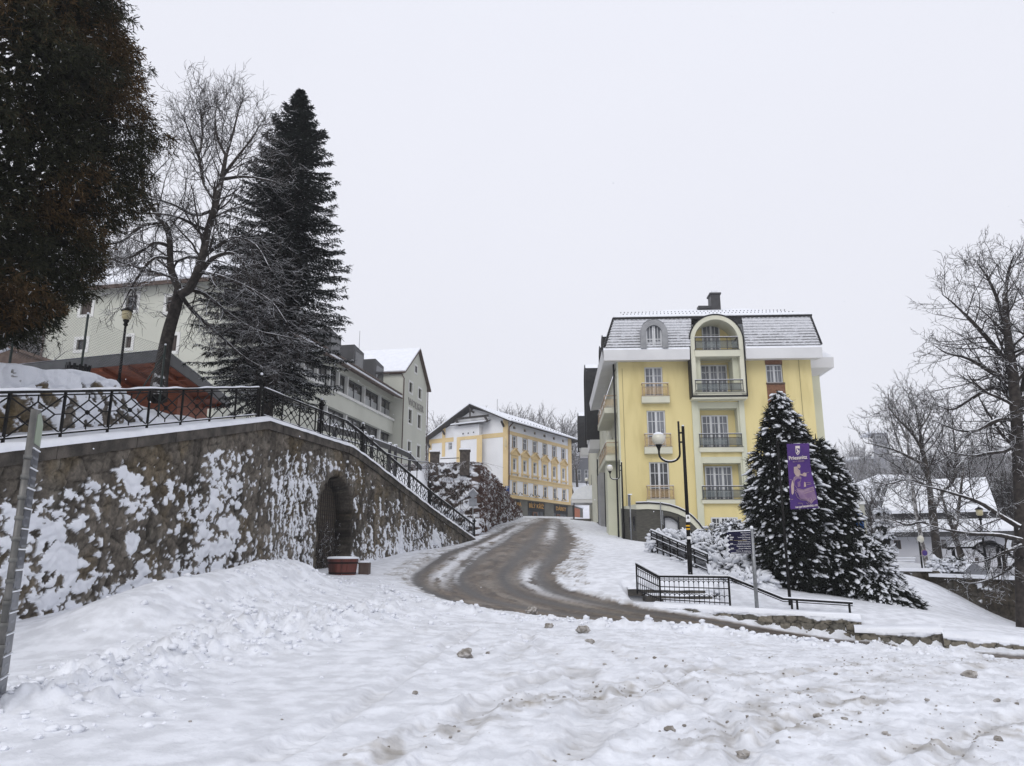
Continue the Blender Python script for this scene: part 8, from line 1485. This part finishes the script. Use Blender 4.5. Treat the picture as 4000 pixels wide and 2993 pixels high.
tag(m.build('falling_snow', M_snowflat), 'sparse snowflakes drifting down through the air', kind='stuff')
# ================================================================== CAMERA, LIGHT, SKY
cam = bpy.data.cameras.new('Camera'); co = bpy.data.objects.new('Camera', cam); COL.objects.link(co); scene.camera = co
co.location = (0, 0, CAMZ); co.rotation_euler = (math.pi/2+TH, 0, 0); cam.sensor_width = 36; cam.lens = FL/PW*36; cam.clip_end = 4000; cam.clip_start = .1
w = bpy.data.worlds.new('World'); scene.world = w; w.use_nodes = True; nt = w.node_tree; N = nt.nodes; L = nt.links
bg = N['Background']; sky = N.new('ShaderNodeTexSky'); sky.sky_type = 'NISHITA'; sky.sun_disc = False
SEL, SRO = R(38), R(200); sky.sun_elevation = SEL; sky.sun_rotation = SRO
sc_ = N.new('ShaderNodeVectorMath'); sc_.operation = 'SCALE'; sc_.inputs['Scale'].default_value = .10; L.new(sky.outputs[0], sc_.inputs[0])
tc = N.new('ShaderNodeTexCoord'); sp = N.new('ShaderNodeSeparateXYZ'); L.new(tc.outputs['Generated'], sp.inputs[0])
rp = N.new('ShaderNodeValToRGB'); L.new(sp.outputs['Z'], rp.inputs[0]); e = rp.color_ramp.elements
e[0].position = .0; e[0].color = (.735, .735, .785, 1); e[1].position = .75; e[1].color = (.81, .825, .905, 1)
m1 = e.new(.25); m1.color = (.77, .775, .835, 1)
nz = N.new('ShaderNodeTexNoise'); nz.inputs['Scale'].default_value = 1.6; nz.inputs['Detail'].default_value = 4; L.new(tc.outputs['Generated'], nz.inputs['Vector'])
mr = N.new('ShaderNodeMapRange'); mr.inputs[3].default_value = .96; mr.inputs[4].default_value = 1.05; L.new(nz.outputs['Fac'], mr.inputs[0])
v2 = N.new('ShaderNodeVectorMath'); v2.operation = 'SCALE'; L.new(rp.outputs[0], v2.inputs[0]); L.new(mr.outputs[0], v2.inputs['Scale'])
mx = N.new('ShaderNodeMix'); mx.data_type = 'RGBA'; mx.inputs[0].default_value = .94; L.new(sc_.outputs[0], mx.inputs[6]); L.new(v2.outputs[0], mx.inputs[7])
L.new(mx.outputs[2], bg.inputs['Color']); bg.inputs['Strength'].default_value = 1.0
sl = bpy.data.lights.new('Sun', 'SUN'); sl.energy = 1.0; sl.angle = R(40); sl.color = (1, .98, .95); so = bpy.data.objects.new('Sun', sl); COL.objects.link(so)
so.rotation_euler = (math.pi/2-SEL, 0, -SRO+math.pi); so.location = (0, 0, 60)
hz_o = MB(); hz_o.box(-860, 860, -60, 860, -9, 62); hz_m = bpy.data.materials.new('haze_air'); hz_m.use_nodes = True; n2 = hz_m.node_tree.nodes; n2.remove(n2['Principled BSDF']); pv_ = n2.new('ShaderNodeVolumePrincipled'); pv_.inputs['Color'].default_value = (.93, .94, .97, 1); pv_.inputs['Density'].default_value = .0005; pv_.inputs['Anisotropy'].default_value = .2; hz_m.node_tree.links.new(pv_.outputs[0], n2['Material Output'].inputs['Volume'])
tag(hz_o.build('haze', hz_m), 'thin winter haze', kind='stuff')
scene.view_settings.view_transform = 'Standard'; scene.view_settings.look = 'None'; scene.view_settings.exposure = .16; scene.view_settings.gamma = 1
scene.cycles.max_bounces = 6; scene.cycles.diffuse_bounces = 3; scene.cycles.glossy_bounces = 2; scene.cycles.transparent_max_bounces = 6; scene.cycles.volume_bounces = 1
